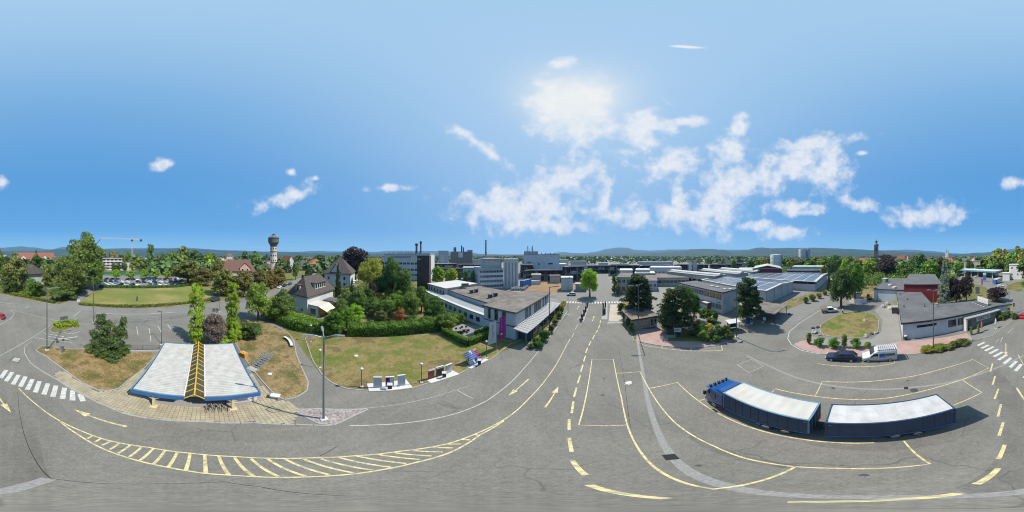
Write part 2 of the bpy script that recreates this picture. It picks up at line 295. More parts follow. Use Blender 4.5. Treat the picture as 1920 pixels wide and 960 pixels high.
M('truck_navy', (.022,.055,.115), .5, .2, .8, spec=.3)
M('frame_blue', (.12,.24,.33), .45, .1, 2)
M('corrugated_grime', (.36,.35,.32), .8, .2, 1.5)  # darker valley tone, as grime, painting in the shade between the ribs
M('tarp', (.53,.52,.48), .7, .05, .8, dirt=(.46,.36,.29), dscale=.55, damt=.5)
M('pole_grey', (.25,.28,.29), .5, .08, 3, metal=.3)
M('tarp_white', (.53,.53,.52), .7, .08, .9, dirt=(.36,.35,.34), dscale=1.1, damt=.65)
M('white_plastic', (.62,.62,.61), .5, .03, 3)
M('orange', (.55,.27,.05), .7, .1, 3); M('magenta', (.33,.018,.24), .7, .1, 3); M('blue_box', (.03,.14,.42), .5, .08, 2)
M('black_print', (.02,.02,.025), .6, .05, 3); M('pink_print', (.62,.10,.36), .6, .05, 3); M('violet_print', (.16,.07,.35), .6, .05, 3)
M('chrome', (.6,.6,.6), .25, .05, 3, metal=.9); M('lamp_glass', (.75,.75,.72), .15, .05, 3); M('tail_red', (.45,.02,.02), .3, .05, 3)
M('skin', (.50,.32,.24), .7, .05, 3); M('cloth_white', (.72,.72,.72), .9, .05, 3); M('cloth_dark', (.05,.055,.07), .9, .1, 3)
M('solar', (.13,.16,.205), .25, .15, .8, spec=.7); M('solar_dark', (.05,.07,.12), .3, .2, 4, spec=.7)
M('brown_clad', (.075,.048,.042), .6, .15, .4); M('slate_dark', (.06,.062,.066), .7, .15, 1)
M('red_panel', (.34,.10,.07), .85, .1, 3); M('green_tin', (.40,.52,.38), .7, .08, .3); M('teal', (.10,.30,.40), .5, .1, 1)

# ---------------------------------------------------------------- mesh building
class MB:
    def __init__(s): s.v = []; s.f = []; s.m = []
    def quad(s, a, b, c, d, mi=0):
        k = len(s.v); s.v += [a, b, c, d]; s.f.append((k, k+1, k+2, k+3)); s.m.append(mi); return s
    def poly(s, pts, mi=0):
        k = len(s.v); s.v += list(pts); s.f.append(tuple(range(k, k+len(pts)))); s.m.append(mi); return s
    def box(s, x0, x1, y0, y1, z0, z1, mi=0, skip=()):
        k = len(s.v); s.v += [(x0,y0,z0),(x1,y0,z0),(x1,y1,z0),(x0,y1,z0),(x0,y0,z1),(x1,y0,z1),(x1,y1,z1),(x0,y1,z1)]
        for i, q in enumerate(((0,3,2,1),(4,5,6,7),(0,1,5,4),(1,2,6,5),(2,3,7,6),(3,0,4,7))):
            if i in skip: continue
            s.f.append(tuple(k+j for j in q)); s.m.append(mi)
        return s
    def prism(s, pts, z0, z1, mi=0, bottom=False, top_mi=None):
        n = len(pts); a = sum(pts[i][0]*pts[(i+1)%n][1]-pts[(i+1)%n][0]*pts[i][1] for i in range(n))
        if a < 0: pts = pts[::-1]
        k = len(s.v); s.v += [(p[0],p[1],z0) for p in pts] + [(p[0],p[1],z1) for p in pts]
        s.f.append(tuple(k+n+i for i in range(n))); s.m.append(mi if top_mi is None else top_mi)
        for i in range(n):
            j = (i+1) % n; s.f.append((k+i, k+j, k+n+j, k+n+i)); s.m.append(mi)
        if bottom: s.f.append(tuple(k+i for i in range(n))[::-1]); s.m.append(mi)
        return s
    def tube(s, p0, p1, r0, r1=None, n=8, mi=0, caps=True):
        r1 = r0 if r1 is None else r1; p0 = Vector(p0); p1 = Vector(p1); d = (p1-p0)
        if d.length < 1e-6: return s
        d.normalize(); a = d.orthogonal().normalized(); b = d.cross(a); k = len(s.v)
        for p, r in ((p0, r0), (p1, r1)):
            for i in range(n):
                t = 2*PI*i/n; q = p + a*(r*math.cos(t)) + b*(r*math.sin(t)); s.v.append((q.x, q.y, q.z))
        for i in range(n):
            j = (i+1) % n; s.f.append((k+i, k+j, k+n+j, k+n+i)); s.m.append(mi)
        if caps: s.f.append(tuple(k+i for i in range(n))[::-1]); s.m.append(mi); s.f.append(tuple(k+n+i for i in range(n))); s.m.append(mi)
        return s
    def beam(s, p0, p1, w, h=None, mi=0):
        h = w if h is None else h; p0 = Vector(p0); p1 = Vector(p1); d = (p1-p0).normalized()
        up = Vector((0,0,1)) if abs(d.z) < .95 else Vector((0,1,0)); a = d.cross(up).normalized(); b = a.cross(d); k = len(s.v)
        for p in (p0, p1):
            for x, y in ((-1,-1),(1,-1),(1,1),(-1,1)): q = p + a*(x*w/2) + b*(y*h/2); s.v.append((q.x,q.y,q.z))
        for q in ((0,1,2,3),(7,6,5,4),(0,4,5,1),(1,5,6,2),(2,6,7,3),(3,7,4,0)): s.f.append(tuple(k+j for j in q)); s.m.append(mi)
        return s
    def loft(s, rings, mi=0, caps=True):
        n = len(rings[0]); k = len(s.v)
        for r in rings: s.v += [tuple(p) for p in r]
        for a in range(len(rings)-1):
            for i in range(n):
                j = (i+1) % n; s.f.append((k+a*n+i, k+a*n+j, k+(a+1)*n+j, k+(a+1)*n+i)); s.m.append(mi)
        if caps: s.f.append(tuple(k+i for i in range(n))[::-1]); s.m.append(mi); s.f.append(tuple(k+(len(rings)-1)*n+i for i in range(n))); s.m.append(mi)
        return s
    def lathe(s, prof, n=16, mi=0, c=(0,0)):
        k = len(s.v)
        for r, z in prof:
            for i in range(n): t = 2*PI*i/n; s.v.append((c[0]+r*math.cos(t), c[1]+r*math.sin(t), z))
        for a in range(len(prof)-1):
            for i in range(n):
                j = (i+1) % n; s.f.append((k+a*n+i, k+a*n+j, k+(a+1)*n+j, k+(a+1)*n+i)); s.m.append(mi)
        return s
    def mesh(s, name, mats, smooth=False):
        me = bpy.data.meshes.new(name); me.from_pydata(s.v, [], s.f)
        for m in mats: me.materials.append(MAT[m])
        if len(mats) > 1: me.polygons.foreach_set('material_index', s.m)
        if smooth: me.polygons.foreach_set('use_smooth', [True]*len(s.f))
        me.update(); return me
    def build(s, name, mats, parent=None, smooth=False, **k):
        if isinstance(mats, str): mats = [mats]
        return link(name, s.mesh(name, mats, smooth), parent, **k)
def link(name, me, parent=None, loc=None, rz=None, scale=None, label=None, cat=None, group=None, kind=None, color=None):
    o = bpy.data.objects.new(name, me); COL.objects.link(o)
    if parent is not None: o.parent = parent
    if loc is not None: o.location = loc
    if rz is not None: o.rotation_euler = (0, 0, rz)
    if scale is not None: o.scale = scale
    if label: o['label'] = label
    if cat: o['category'] = cat
    if group: o['group'] = group
    if kind: o['kind'] = kind
    if color: o.color = (*color, 1)
    return o
def thing(name, label, cat, loc=(0,0,0), rz=0, group=None, scale=None):
    if len(loc) == 2: loc = (loc[0], loc[1], 0)
    return link(name, None, None, loc, rz, scale, label, cat, group)
def copy_tree(o, parent=None):
    c = o.copy(); COL.objects.link(c)
    if parent is not None: c.parent = parent
    for ch in KIDS.get(o.name, ()): 
        d = copy_tree(ch, c)
    return c
KIDS = {}
def kids(o):
    KIDS[o.name] = [x for x in COL.objects if x.parent == o]
    for x in KIDS[o.name]: kids(x)
# ================================================================ ground
def struct(name, mb, mats, **k): return mb.build(name, mats, kind='structure', **k)
def flat(pts, z): return MB().poly([(p[0], p[1], z) for p in (pts if sum(pts[i][0]*pts[(i+1)%len(pts)][1]-pts[(i+1)%len(pts)][0]*pts[i][1] for i in range(len(pts)))>0 else pts[::-1])])
def GP(*uv, z=0.0): return [G(u, v, z) for u, v in uv]
def fan(name, r, z, mat, n=72, r0=0):
    m = MB()
    k = [(r*math.cos(2*PI*i/n), r*math.sin(2*PI*i/n), z) for i in range(n)]
    m.poly(k); return struct(name, m, mat)
fan('ground', 7500, 0.0, 'land', 96)
# wide planted suburb ground around the junction
struct('grass_ground', flat([AT(u, d) for u, d in ((0,150),(100,170),(200,210),(330,190),(430,230),(520,260),(600,230),(700,170),(790,130),(830,110),(900,60),(960,40),(1060,60),(1180,70),(1300,75),(1420,130),(1560,190),(1650,190),(1780,160),(1860,150))], .004), 'verge')
IND = [AT(800,60), AT(800,420)] + [AT(u, 560) for u in range(840, 1560, 60)] + [AT(1565,420), AT(1560,120), AT(1540,82), AT(1470,50), AT(1300,45), AT(1180,40), AT(1000,36), AT(900,44)]
struct('industrial_yard', flat(IND, .008), 'yard_concrete')
ASPH = GP((0,553),(60,566),(107,573),(155,574),(250,578),(330,575),(400,567),(430,560),(470,562),(500,575),(520,600),(560,645),(600,700),(680,728),(760,726),(830,708),(880,690),(930,665),(965,650),(985,640),(1010,610),(1040,578),(1053,562),(1020,556),(1062,549),(1165,549),(1200,552),(1210,590),(1240,610),(1290,600),(1330,585),(1380,580),(1420,575),(1460,580),(1490,570),(1530,558),(1552,549),(1640,549),(1670,560),(1700,610),(1850,612),(1885,590),(1900,568),(1880,552),(1860,540))
struct('asphalt_yard', flat(ASPH, .012), 'asphalt')
# the street beyond and its side branches
def band(pts, w, z):
    m = MB(); L_ = []; R_ = []
    for i, p in enumerate(pts):
        a = pts[max(i-1, 0)]; b = pts[min(i+1, len(pts)-1)]; dx, dy = b[0]-a[0], b[1]-a[1]; l = math.hypot(dx, dy) or 1
        nx, ny = -dy/l*w/2, dx/l*w/2; L_.append((p[0]+nx, p[1]+ny, z)); R_.append((p[0]-nx, p[1]-ny, z))
    for i in range(len(pts)-1): m.quad(R_[i], R_[i+1], L_[i+1], L_[i])
    return m
struct('street', flat(GP((0,552),(60,564),(155,574),(250,578),(330,575),(400,567),(470,562),(470,585),(400,594),(330,601),(230,603),(150,600),(90,590),(0,572)), .016), 'street')
struct('side_street', band([AT(u, DV(v)) for u, v in ((425,582),(462,566),(505,549),(548,532),(575,520),(590,511),(596,503),(600,497))], 8, .020), 'street')
struct('lane', flat(GP((104,573),(142,576),(157,560),(176,546),(190,539),(187,534),(168,538),(148,552),(124,566)), .020), 'asphalt_path')
struct('main_road_east', flat(GP((1920,553),(1892,572),(1872,560),(1862,546),(1840,535),(1800,528),(1780,520),(1800,514),(1850,520),(1885,524),(1920,520)), .018), 'street')
struct('street_south', band([(0,-60),(14,-110),(30,-190),(40,-300)], 10, .022), 'street')
struct('works_road', flat(GP((1062,566),(1165,566),(1152,545),(1144,528),(1137,515),(1132,508),(1122,508),(1122,515),(1118,528),(1108,545),(1040,548),(1045,563)), .016), 'asphalt_path')
struct('north_lane', band([AT(u, DV(v)) for u, v in ((1470,600),(1500,583),(1530,567),(1552,555),(1562,547))], 7.5, .018), 'asphalt_path')
struct('visitor_forecourt', flat(GP((1285,600),(1300,588),(1330,582),(1360,592),(1385,596),(1390,606),(1350,612),(1310,616),(1285,612)), .024), 'yard_concrete')
struct('side_drive', flat(GP((1640,583),(1650,573),(1680,573),(1684,590),(1690,640),(1640,648),(1600,650),(1560,648),(1510,640),(1513,628),(1540,634),(1600,637),(1635,636),(1652,622),(1655,600)), .024), 'yard_concrete')
struct('asphalt_patch', flat(GP((0,735),(40,780),(75,830),(95,897),(0,920),(1830,930),(1790,915),(1850,880),(1882,830),(1875,760),(1862,700),(1870,690),(1919,740)), .0165), 'asphalt_dark')
struct('repair_strip', flat(GP((1300,812),(1390,852),(1500,872),(1500,880),(1385,864),(1290,820)), .0165), 'asphalt_dark')
struct('wet_patch', flat(GP((1480,780),(1620,800),(1790,790),(1830,770),(1845,790),(1800,825),(1650,845),(1520,835),(1440,810)), .0166), 'asphalt_dark')  # darker asphalt sheet along the truck and trailer

# raised lawns, beds and pavements with kerbs
def raised(name, pts, h, mat, kerb='kerb_stone', kw=.14, kind='structure'):
    n = len(pts); a = sum(pts[i][0]*pts[(i+1)%n][1]-pts[(i+1)%n][0]*pts[i][1] for i in range(n))
    if a < 0: pts = pts[::-1]
    m = MB(); m.prism(pts, 0, h)
    o = struct(name, m, mat)
    if kerb:
        k = MB()
        for i in range(n):
            p, q = pts[i], pts[(i+1) % n]; dx, dy = q[0]-p[0], q[1]-p[1]; l = math.hypot(dx, dy)
            if l < .05: continue
            nx, ny = dy/l*kw, -dx/l*kw
            k.prism([p, q, (q[0]+nx, q[1]+ny), (p[0]+nx, p[1]+ny)], 0, h+.004)
        k.build('kerb', kerb, o)
    return o
def smooth(pts, it=1):
    for _ in range(it):
        q = []
        for i in range(len(pts)):
            a, b = pts[i], pts[(i+1) % len(pts)]
            q += [(a[0]*.75+b[0]*.25, a[1]*.75+b[1]*.25), (a[0]*.25+b[0]*.75, a[1]*.25+b[1]*.75)]
        pts = q
    return pts
raised('dry_grass_corner', GP((68,657),(80,649),(100,650),(118,655),(163,655),(235,657),(297,660),(270,690),(240,712),(222,728),(205,732),(185,731),(150,714),(120,692),(90,670)), .10, 'dry_grass')
raised('dry_grass_bank', GP((440,640),(425,640),(405,632),(400,622),(420,606),(450,600),(490,602),(520,613),(540,625),(550,638),(555,665),(566,692),(577,716),(575,732),(556,744),(533,749),(512,735),(485,705),(460,672)), .10, 'dry_grass')
raised('show_lawn', GP((573,634),(587,675),(605,702),(622,717),(650,728),(680,731),(720,733),(772,727),(802,718),(855,703),(880,690),(917,675),(935,661),(957,645),(990,632),(955,640),(915,633),(880,650),(850,636),(825,626),(790,628),(730,630),(650,628),(600,626)), .08, 'lawn')
raised('roundabout_lawn', smooth(GP((1537,612),(1548,602),(1575,589),(1600,584),(1628,585),(1645,593),(1648,607),(1645,623),(1633,632),(1603,634),(1563,632),(1540,627))), .10, 'lawn')
raised('street_meadow', GP((147,573),(158,562),(178,548),(190,541),(290,541),(345,538),(380,535),(400,545),(398,560),(385,567),(330,573),(250,576)), .10, 'meadow')
raised('poplar_verge', GP((355,648),(360,635),(380,628),(395,640),(385,655)), .10, 'lawn')
raised('triangle_bed', GP((553,768),(600,767),(689,767),(660,780),(625,796),(597,793)), .06, 'pebbles')
raised('junction_bed', smooth(GP((92,618),(104,610),(125,605),(150,606),(143,612),(120,620),(100,626))), .10, 'verge')
raised('left_verge', GP((0,551),(60,563),(104,571),(135,545),(120,540),(60,540),(0,530)), .08, 'verge')
raised('far_junction_bed', smooth(GP((1880,540),(1900,530),(1919,527),(1919,545),(1905,548))), .10, 'verge')
raised('front_planting_bed', GP((1728,661),(1735,652),(1800,640),(1822,637),(1819,643),(1790,650)), .10, 'verge')
raised('gate_planting_bed', GP((1252,640),(1300,641),(1345,639),(1378,630),(1376,618),(1350,612),(1308,618),(1252,622)), .10, 'verge')
raised('office_flower_bed', GP((990,650),(1002,652),(1010,640),(1030,610),(1050,582),(1060,565),(1056,562),(1043,578),(1020,605),(1000,628)), .10, 'verge')
raised('weighbridge_bed', GP((1167,566),(1178,566),(1184,590),(1190,615),(1194,635),(1190,640),(1180,615),(1172,590)), .10, 'verge')
raised('pink_pavement_gate', GP((1196,640),(1240,648),(1300,652),(1340,648),(1368,641),(1382,632),(1378,631),(1345,640),(1300,642),(1252,641),(1245,616),(1190,618)), .09, 'pink_paving')
raised('pink_pavement', GP((1490,646),(1503,640),(1520,639),(1560,650),(1600,652),(1640,650),(1690,641),(1812,626),(1825,636),(1800,640),(1735,652),(1728,662),(1680,666),(1600,667),(1540,663),(1507,656)), .09, 'pink_paving')
raised('entrance_apron', GP((1812,626),(1825,637),(1860,630),(1885,612),(1905,596),(1895,590),(1870,603)), .09, 'asphalt_path')
raised('gravel_plot', GP((1060,548),(1100,543),(1096,531),(1070,525),(1010,525),(985,532),(975,545),(1005,553)), .05, 'brown_gravel')
raised('tennis_court', [AT(195,165), AT(262,165), AT(262,190), AT(195,192)], .02, 'clay', None)
raised('house_garden', GP((520,592),(575,625),(650,625),(820,618),(800,575),(760,560),(700,548),(640,545),(560,580)), .05, 'lawn', None)
raised('factory_verge', GP((1440,568),(1500,556),(1548,541),(1560,540),(1552,550),(1525,560),(1480,578),(1452,588)), .06, 'lawn', None)
raised('east_lawn', GP((1590,560),(1640,560),(1640,545),(1600,540),(1570,545)), .05, 'dry_grass', None)
raised('yard_island_path', GP((1457,579),(1481,562),(1530,548),(1549,543),(1547,541),(1527,545),(1478,560),(1440,573)), .07, 'asphalt_path', None)

# yellow block paving in front of the canopy: blocks with recessed joints
PAV = GP((100,700),(107,712),(130,728),(160,743),(200,762),(237,777),(300,787),(380,791),(475,792),(555,794),(556,768),(545,752),(520,752),(505,737),(480,712),(455,672),(438,640),(302,640),(290,662),(255,700),(222,732),(185,735),(150,717),(120,696))
bed = struct('pavement', MB().prism(PAV, 0, .085), 'paver_joint')
def inside(p, poly):
    c = False; n = len(poly)
    for i in range(n):
        a, b = poly[i], poly[(i+1) % n]
        if (a[1] > p[1]) != (b[1] > p[1]) and p[0] < (b[0]-a[0])*(p[1]-a[1])/(b[1]-a[1])+a[0]: c = not c
    return c
ca = (-10.98, -9.42); ax = math.atan2(9.6, -3.0)         # paving rows run with the canopy front
ex = (math.cos(ax), math.sin(ax)); ey = (-ex[1], ex[0])
pv = MB(); cells = []
for i in range(-40, 80):
    for j in range(-60, 20):
        if (i+j) % 1: continue
        cx = ca[0]+ex[0]*i*.34+ey[0]*j*.34; cy = ca[1]+ex[1]*i*.34+ey[1]*j*.34
        if inside((cx, cy), PAV): cells.append((math.hypot(cx, cy), cx, cy, i, j))
cells.sort()
bme = MB().box(-.155, .155, -.155, .155, -.02, .012, skip=(0,)).mesh('paver', ['yellow_paver'])
nearblk = [c for c in cells if c[0] < 14.4]
step = max(1, len(nearblk)//300)
for k, (d, cx, cy, i, j) in enumerate(cells):
    z = .085 + RNG.uniform(-.003, .006)
    if d < 14.4 and k < 300:
        o = link('paver', bme, bed, (cx, cy, z), ax)
    else:
        m0 = len(pv.v); 
        pv.box(-.155, .155, -.155, .155, z-.02, z+.012, skip=(0,))
        for q in range(m0, len(pv.v)):
            x, y, zz = pv.v[q]; pv.v[q] = (cx+ex[0]*x+ey[0]*y, cy+ex[1]*x+ey[1]*y, zz)
pv.build('paver_field', 'yellow_paver', bed, kind='stuff')
struct('shelter_floor', MB().prism(GP((245,738),(300,757),(370,764),(440,765),(490,748),(455,700),(438,644),(308,644),(285,680)), .05, .104), 'cobble')
k = MB()
kp = GP((60,640),(47,650),(46,662),(56,680),(75,694),(107,712),(130,728),(160,743),(200,762),(237,777),(300,787),(380,791),(475,793),(555,796),(622,798))
for a, b in zip(kp, kp[1:]):
    n_ = max(1, int(math.hypot(b[0]-a[0], b[1]-a[1])/.8))
    for i in range(n_):
        t0, t1 = i/n_, (i+.96)/n_
        p = (a[0]+(b[0]-a[0])*t0, a[1]+(b[1]-a[1])*t0, .05); q = (a[0]+(b[0]-a[0])*t1, a[1]+(b[1]-a[1])*t1, .05); k.beam(p, q, .16, .12)
struct('kerb_row', k, 'kerb_stone')

# ================================================================ painted markings
ZM = .0225
def linem(m, pts, w, z=None):
    z = ZM if z is None else z
    b = band(pts, w, z); kk = len(m.v); m.v += b.v; m.f += [tuple(kk+i for i in f) for f in b.f]; m.m += b.m
M('pale_line', (.48,.47,.42), .8, .12, 4, dirt=(.24,.235,.22), dscale=2.5, damt=.8)
def mark(name, paths, mat, w=.115, z=None):
    r = link(name, None, kind='structure')
    for p in paths:
        m = MB(); linem(m, p, w, z); m.build('line', mat, r)
    return r
UP = [(35,728),(70,760),(100,782),(150,807),(200,825),(280,839),(360,850),(440,856),(500,859),(580,858.5),(660,855),(750,846),(840,832),(895,812),(960,777),(992,747),(1017,720),(1042,685),(1060,652),(1069,635)]
LO = [(112,790),(150,817),(180,835),(215,850),(260,864),(320,877),(380,887),(450,892),(510,895),(580,894),(660,889),(720,880),(780,867),(840,850),(900,815),(945,789)]
mark('hatched_island_outline', [GP(*UP), GP(*LO)], 'yellow_paint', .115)
T_ = [(345,115),(378,125),(415,135),(448,142),(487,150),(530,157),(575,162),(618,170),(665,175),(713,180),(768,185),(820,190),(880,196),(942,200),(1005,202),(1070,202),(1140,202),(1203,200),(1270,195),(1338,190),(1410,183),(1480,178),(1550,170),(1620,157),(1680,145),(1730,128),(1780,108)]
B_ = [(328,125),(355,138),(382,150),(412,166),(443,180),(485,193),(525,206),(575,220),(630,232),(697,242),(772,253),(858,261),(950,265),(1045,267),(1145,265),(1235,260),(1325,253),(1398,243),(1465,232),(1525,218),(1575,203),(1618,190),(1660,175),(1698,160),(1728,145),(1762,130),(1790,112)]
hz_ = link('hatching', None, kind='structure')
for a, b in zip(T_, B_):
    m = MB(); linem(m, GP((a[0]/2, 760+a[1]/2), (b[0]/2, 760+b[1]/2)), .135, ZM+.001); m.build('stripe', 'yellow_paint', hz_)
mark('bay_outline', [GP((1155,800),(1175,797),(1085,797),(1110,674),(1150,674),(1165,745),(1177,800),(1203,850),(1240,885),(1300,910),(1338,917),(1390,910),(1450,894),(1491,875))[1:]], 'yellow_paint')
mark('bay_outline', [GP((1155,700),(1200,697),(1213,722),(1237,760),(1265,792),(1300,817),(1340,837),(1400,860),(1490,875),(1570,878),(1620,879),(1710,874),(1744,870),(1695,827))], 'yellow_paint')
mark('bay_outline', [GP((1218,728),(1270,717),(1310,752),(1350,777),(1394,797),(1466,817),(1529,827),(1600,831),(1640,830)), GP((1310,752),(1340,741))], 'yellow_paint')
mark('bay_outline', [GP((1447,736),(1454,729),(1528,743),(1600,749),(1655,747.5),(1715,737),(1765,724),(1804,712),(1854,690),(1824,674),(1765,692),(1715,705),(1665,712),(1615,716),(1542,715),(1528,743)), GP((1804,712),(1841,736),(1787,760))], 'yellow_paint')
mark('parking_line', [GP((1533,682),(1570,686),(1610,688),(1650,686),(1678,681),(1676,672))], 'yellow_paint', .11)
mark('parking_line', [GP((1166,575),(1176,605),(1182,622),(1193,640),(1206,647),(1240,653),(1295,658),(1355,657)), GP((1245,644),(1240,653)), GP((1298,648),(1295,658)), GP((1352,646),(1355,657))], 'yellow_paint', .11)
hg = link('hatching', None, kind='structure')
for i in range(7):
    t = i/6; m = MB(); linem(m, GP((1178+18*t,616+27*t), (1186+16*t, 612+26*t)), .12); m.build('stripe', 'yellow_paint', hg)
mark('edge_line', [GP((655,798),(700,797),(760,793),(820,784),(860,774),(910,753),(960,705+10),(985,688),(1007,662),(1030,632),(1055,597),(1065,582))], 'pale_line', .11)
mark('edge_line', [GP((0,667),(40,645),(82,619),(95,609))], 'faint_paint', .14)
mark('edge_line', [GP((20,580),(60,590),(110,602)), GP((0,609),(20,598),(27,588),(20,581))], 'faint_paint', .14)
mark('street_markings', [GP((182,576),(195,574)), GP((140,583),(151,583),(138,593)), GP((180,587),(260,589),(330,585)), GP((0,567),(24,570)), GP((32,563),(40,564)), GP((47,578),(54,574))], 'white_paint', .16, .026)
mark('parking_line', [GP((256,613),(259,628)), GP((280,616),(283,640)), GP((296,611),(303,624)), GP((314,608),(320,617)), GP((170,622),(172,630)), GP((150,622),(135,626),(120,624)), GP((65,633),(135,642)), GP((88,630),(134,638)), GP((80,624),(118,631))], 'white_paint', .12)
mark('stitched_path_seam', [GP((632,768),(700,764),(780,752),(850,733),(880,723))], 'kerb_stone', .08)
mark('faint_bay', [GP((1383,684),(1408,674),(1432,686),(1404,699),(1383,684)), GP((858,732),(888,748))], 'faint_paint', .10)
mark('walkway_edge', [GP((1560,577),(1535,583),(1500,605),(1480,622),(1477,635),(1484,646),(1503,657),(1540,664))], 'white_paint', .14)
def strip(name, pts, w, mat, z=.0195): return struct(name, band(pts, w, z), mat)
strip('cobbled_gutter', GP((1195,636),(1204,690),(1217,760),(1232,805),(1257,852),(1280,875),(1360,910),(1440,925),(1535,931),(1660,932),(1785,931),(1919,922),(50,910),(92,897)), .42, 'cobble')
strip('cobbled_gutter', GP((1400,667),(1440,685),(1490,707),(1540,720),(1590,727),(1665,730),(1715,726),(1790,715),(1852,696),(1919,667)), .30, 'pale_setts', .0185)
strip('drain_grate', GP((1253,852),(1262,862)), .55, 'black_rubber', .0235)
strip('drain_grate', GP((1695,728),(1703,727.5)), .5, 'black_rubber', .0235)
m = MB()
for (u, v, r) in ((1714,732,.42),(1562,728,.2),(1702,714,.15),(1133,710,.16),(1130,741,.2),(1310,873,.12),(1620,891,.14),(107,566,.5),(20,561,.4)):
    p = G(u, v); m.poly([(p[0]+r*math.cos(t*PI/5), p[1]+r*math.sin(t*PI/5), .0245) for t in range(10)])
struct('manhole_covers', m, 'slate_dark')
m = MB(); p = G(1178,718); m.poly([(p[0]+(.45+.2*math.sin(t*2.3))*math.cos(t*PI/6), p[1]+(.35+.15*math.cos(t*3.1))*math.sin(t*PI/6), .024) for t in range(12)]); struct('paint_splash', m, 'white_paint')
# dashed centre line
ds = link('dashed_centre_line', None, kind='structure')
for a, b in (((1067,786),(1067,806)),((1067,821),(1072,847)),((1073,863),(1098,891)),((1105,909),(1252,935)),((1477,941),(1798,925)),((1830,908),(1872,878)),((1872,861),(1884,834)),((1873,817),(1881,792)),((1871,781),(1877,758)),((1865,748),(1872,729)),((1861,722),(1866,705)),((1857,697),(1861,682)),((1072,775),(1075,753)),((1076,745),(1081,727)),((1083,719),(1088,704)),((1089,697),(1093,684)),((1094,678),(1098,667)),((1098,662),(1102,652)),((1104,648),(1108,640)),((1111,636),(1115,628)),((1117,625),(1121,619)),((1122,616),(1124.5,609)),((1125,606),(1126,601))):
    # walk by bearing so that long dashes stay straight in the world
    m = MB(); linem(m, GP(a, b), .20, ZM+.002); m.build('dash', 'yellow_paint', ds)
ds = link('dashed_centre_line', None, kind='structure')
for a, b in (((1078,618),(1084,608)),((1086,603),(1089,596)),((1072,633),(1076,625)),((1060,650),(1069,637)),((1083,600),(1087,594)),((1889,625),(1900,615)),((1880,632),(1876,641)),((1867,642),(1873,636))):
    m = MB(); linem(m, GP(a, b), .16, ZM+.003); m.build('dash', 'faint_paint', ds)
for sp in (GP((33,735),(36,770),(44,810),(65,860),(95,897)), GP((95,897),(180,906),(300,907),(420,903)), GP((420,903),(490,913),(560,924),(650,930)), GP((600,855),(632,837)), GP((1160,650),(1172,720),(1182,800)), GP((0,640),(25,625),(75,600)), GP((1060,625),(1180,632))): strip('road_seam', sp, .03, 'black_rubber', .0205)
# zebra crossings
def zebra(a, b, n, ln, w, mat='white_paint', z=None):
    r = link('zebra_crossing', None, kind='structure'); dx, dy = (b[0]-a[0])/(n-1), (b[1]-a[1])/(n-1); l = math.hypot(dx, dy); nx, ny = -dy/l*ln/2, dx/l*ln/2
    for i in range(n):
        c = (a[0]+dx*i, a[1]+dy*i); m = MB(); linem(m, [(c[0]-nx, c[1]-ny), (c[0]+nx, c[1]+ny)], w, z); m.build('stripe', mat, r)
    return r
def zebra2(sts, w):
    r = link('zebra_crossing', None, kind='structure')
    for a, b in sts: m = MB(); linem(m, GP(a, b), w); m.build('stripe', 'white_paint', r)
za, zb = [((4,(0)),)], None
# stripe ends measured along both edges of the crossing
E1 = [(0,701),(8,694),(22,699.5),(35,704),(48,708),(61,712),(75,716),(90,719.5),(105,723),(120,728),(135,733),(149,739),(165,746)]
near = [((0,712),(12,696)),((2,710),(12,694)),]
sts = [((1,709),(12,694)),((11,715),(23,698)),((24,721),(35,703)),((38,725),(48,706)),((51,731),(61,711)),((66,736),(74,715)),((82,740),(90,719)),((99,744),(105,723)),((117,748),(121,727)),((136,751),(136,732)),((156,752.5),(150,739))]
sts += [((1833,648),(1846,642)),((1840,653),(1854,647)),((1847,658),(1863,650)),((1855,663),(1871,655)),((1863,669),(1880,660)),((1872,675),(1888,665)),((1882,682),(1896,671)),((1894,689),(1906,677)),((1904,696),(1915,683))]
zebra2(sts, .52)
zebra(G(1064,566.5), G(1163,566.5), 20, 2.2, .60, z=.026)
# arrows
def arrow(tail, tip, w=.18, hw=.42, frac=.32, mat='yellow_paint'):
    a, b = tail, tip; dx, dy = b[0]-a[0], b[1]-a[1]; l = math.hypot(dx, dy); ux, uy = dx/l, dy/l; m = MB()
    c = (a[0]+dx*(1-frac), a[1]+dy*(1-frac)); P_ = lambda p, s: (p[0]-uy*s, p[1]+ux*s, ZM+.001)
    m.quad(P_(a,-w/2), P_(c,-w/4), P_(c,w/4), P_(a,w/2)); m.poly([P_(c,-hw/2), P_(b,0), P_(c,hw/2)])
    return struct('direction_arrow', m, mat)
arrow(G(238,800), G(138,767), .22, .62); arrow(G(1906,727), G(21,774), .24, .62); arrow(G(991,711), G(953,742), .2, .6); arrow(G(1022,764), G(1047,725), .2, .6)
arrow(G(1886,644), G(1886,668), .2, .6); arrow(G(1111,602), G(1114,592), .2, .6); arrow(G(1082,580), G(1086,573), .2, .6); arrow(G(1919,684),G(1908,663),.12,.2)
m = MB(); 
for q in ((20,676),(27,670),(40,672),(34,680)): pass
mark('utility_frame', [GP((20,676),(27,669.5),(40,671.5),(34,680.5),(20,676))], 'black_print', .09)
struct('utility_cover', flat(GP((21,676),(27.3,670.3),(39,672),(33.5,679.5)), .0215), 'faint_paint')
mark('utility_frame', [GP((498,769),(510,762),(528,771),(512,775),(498,769))], 'slate_dark', .08, .112)

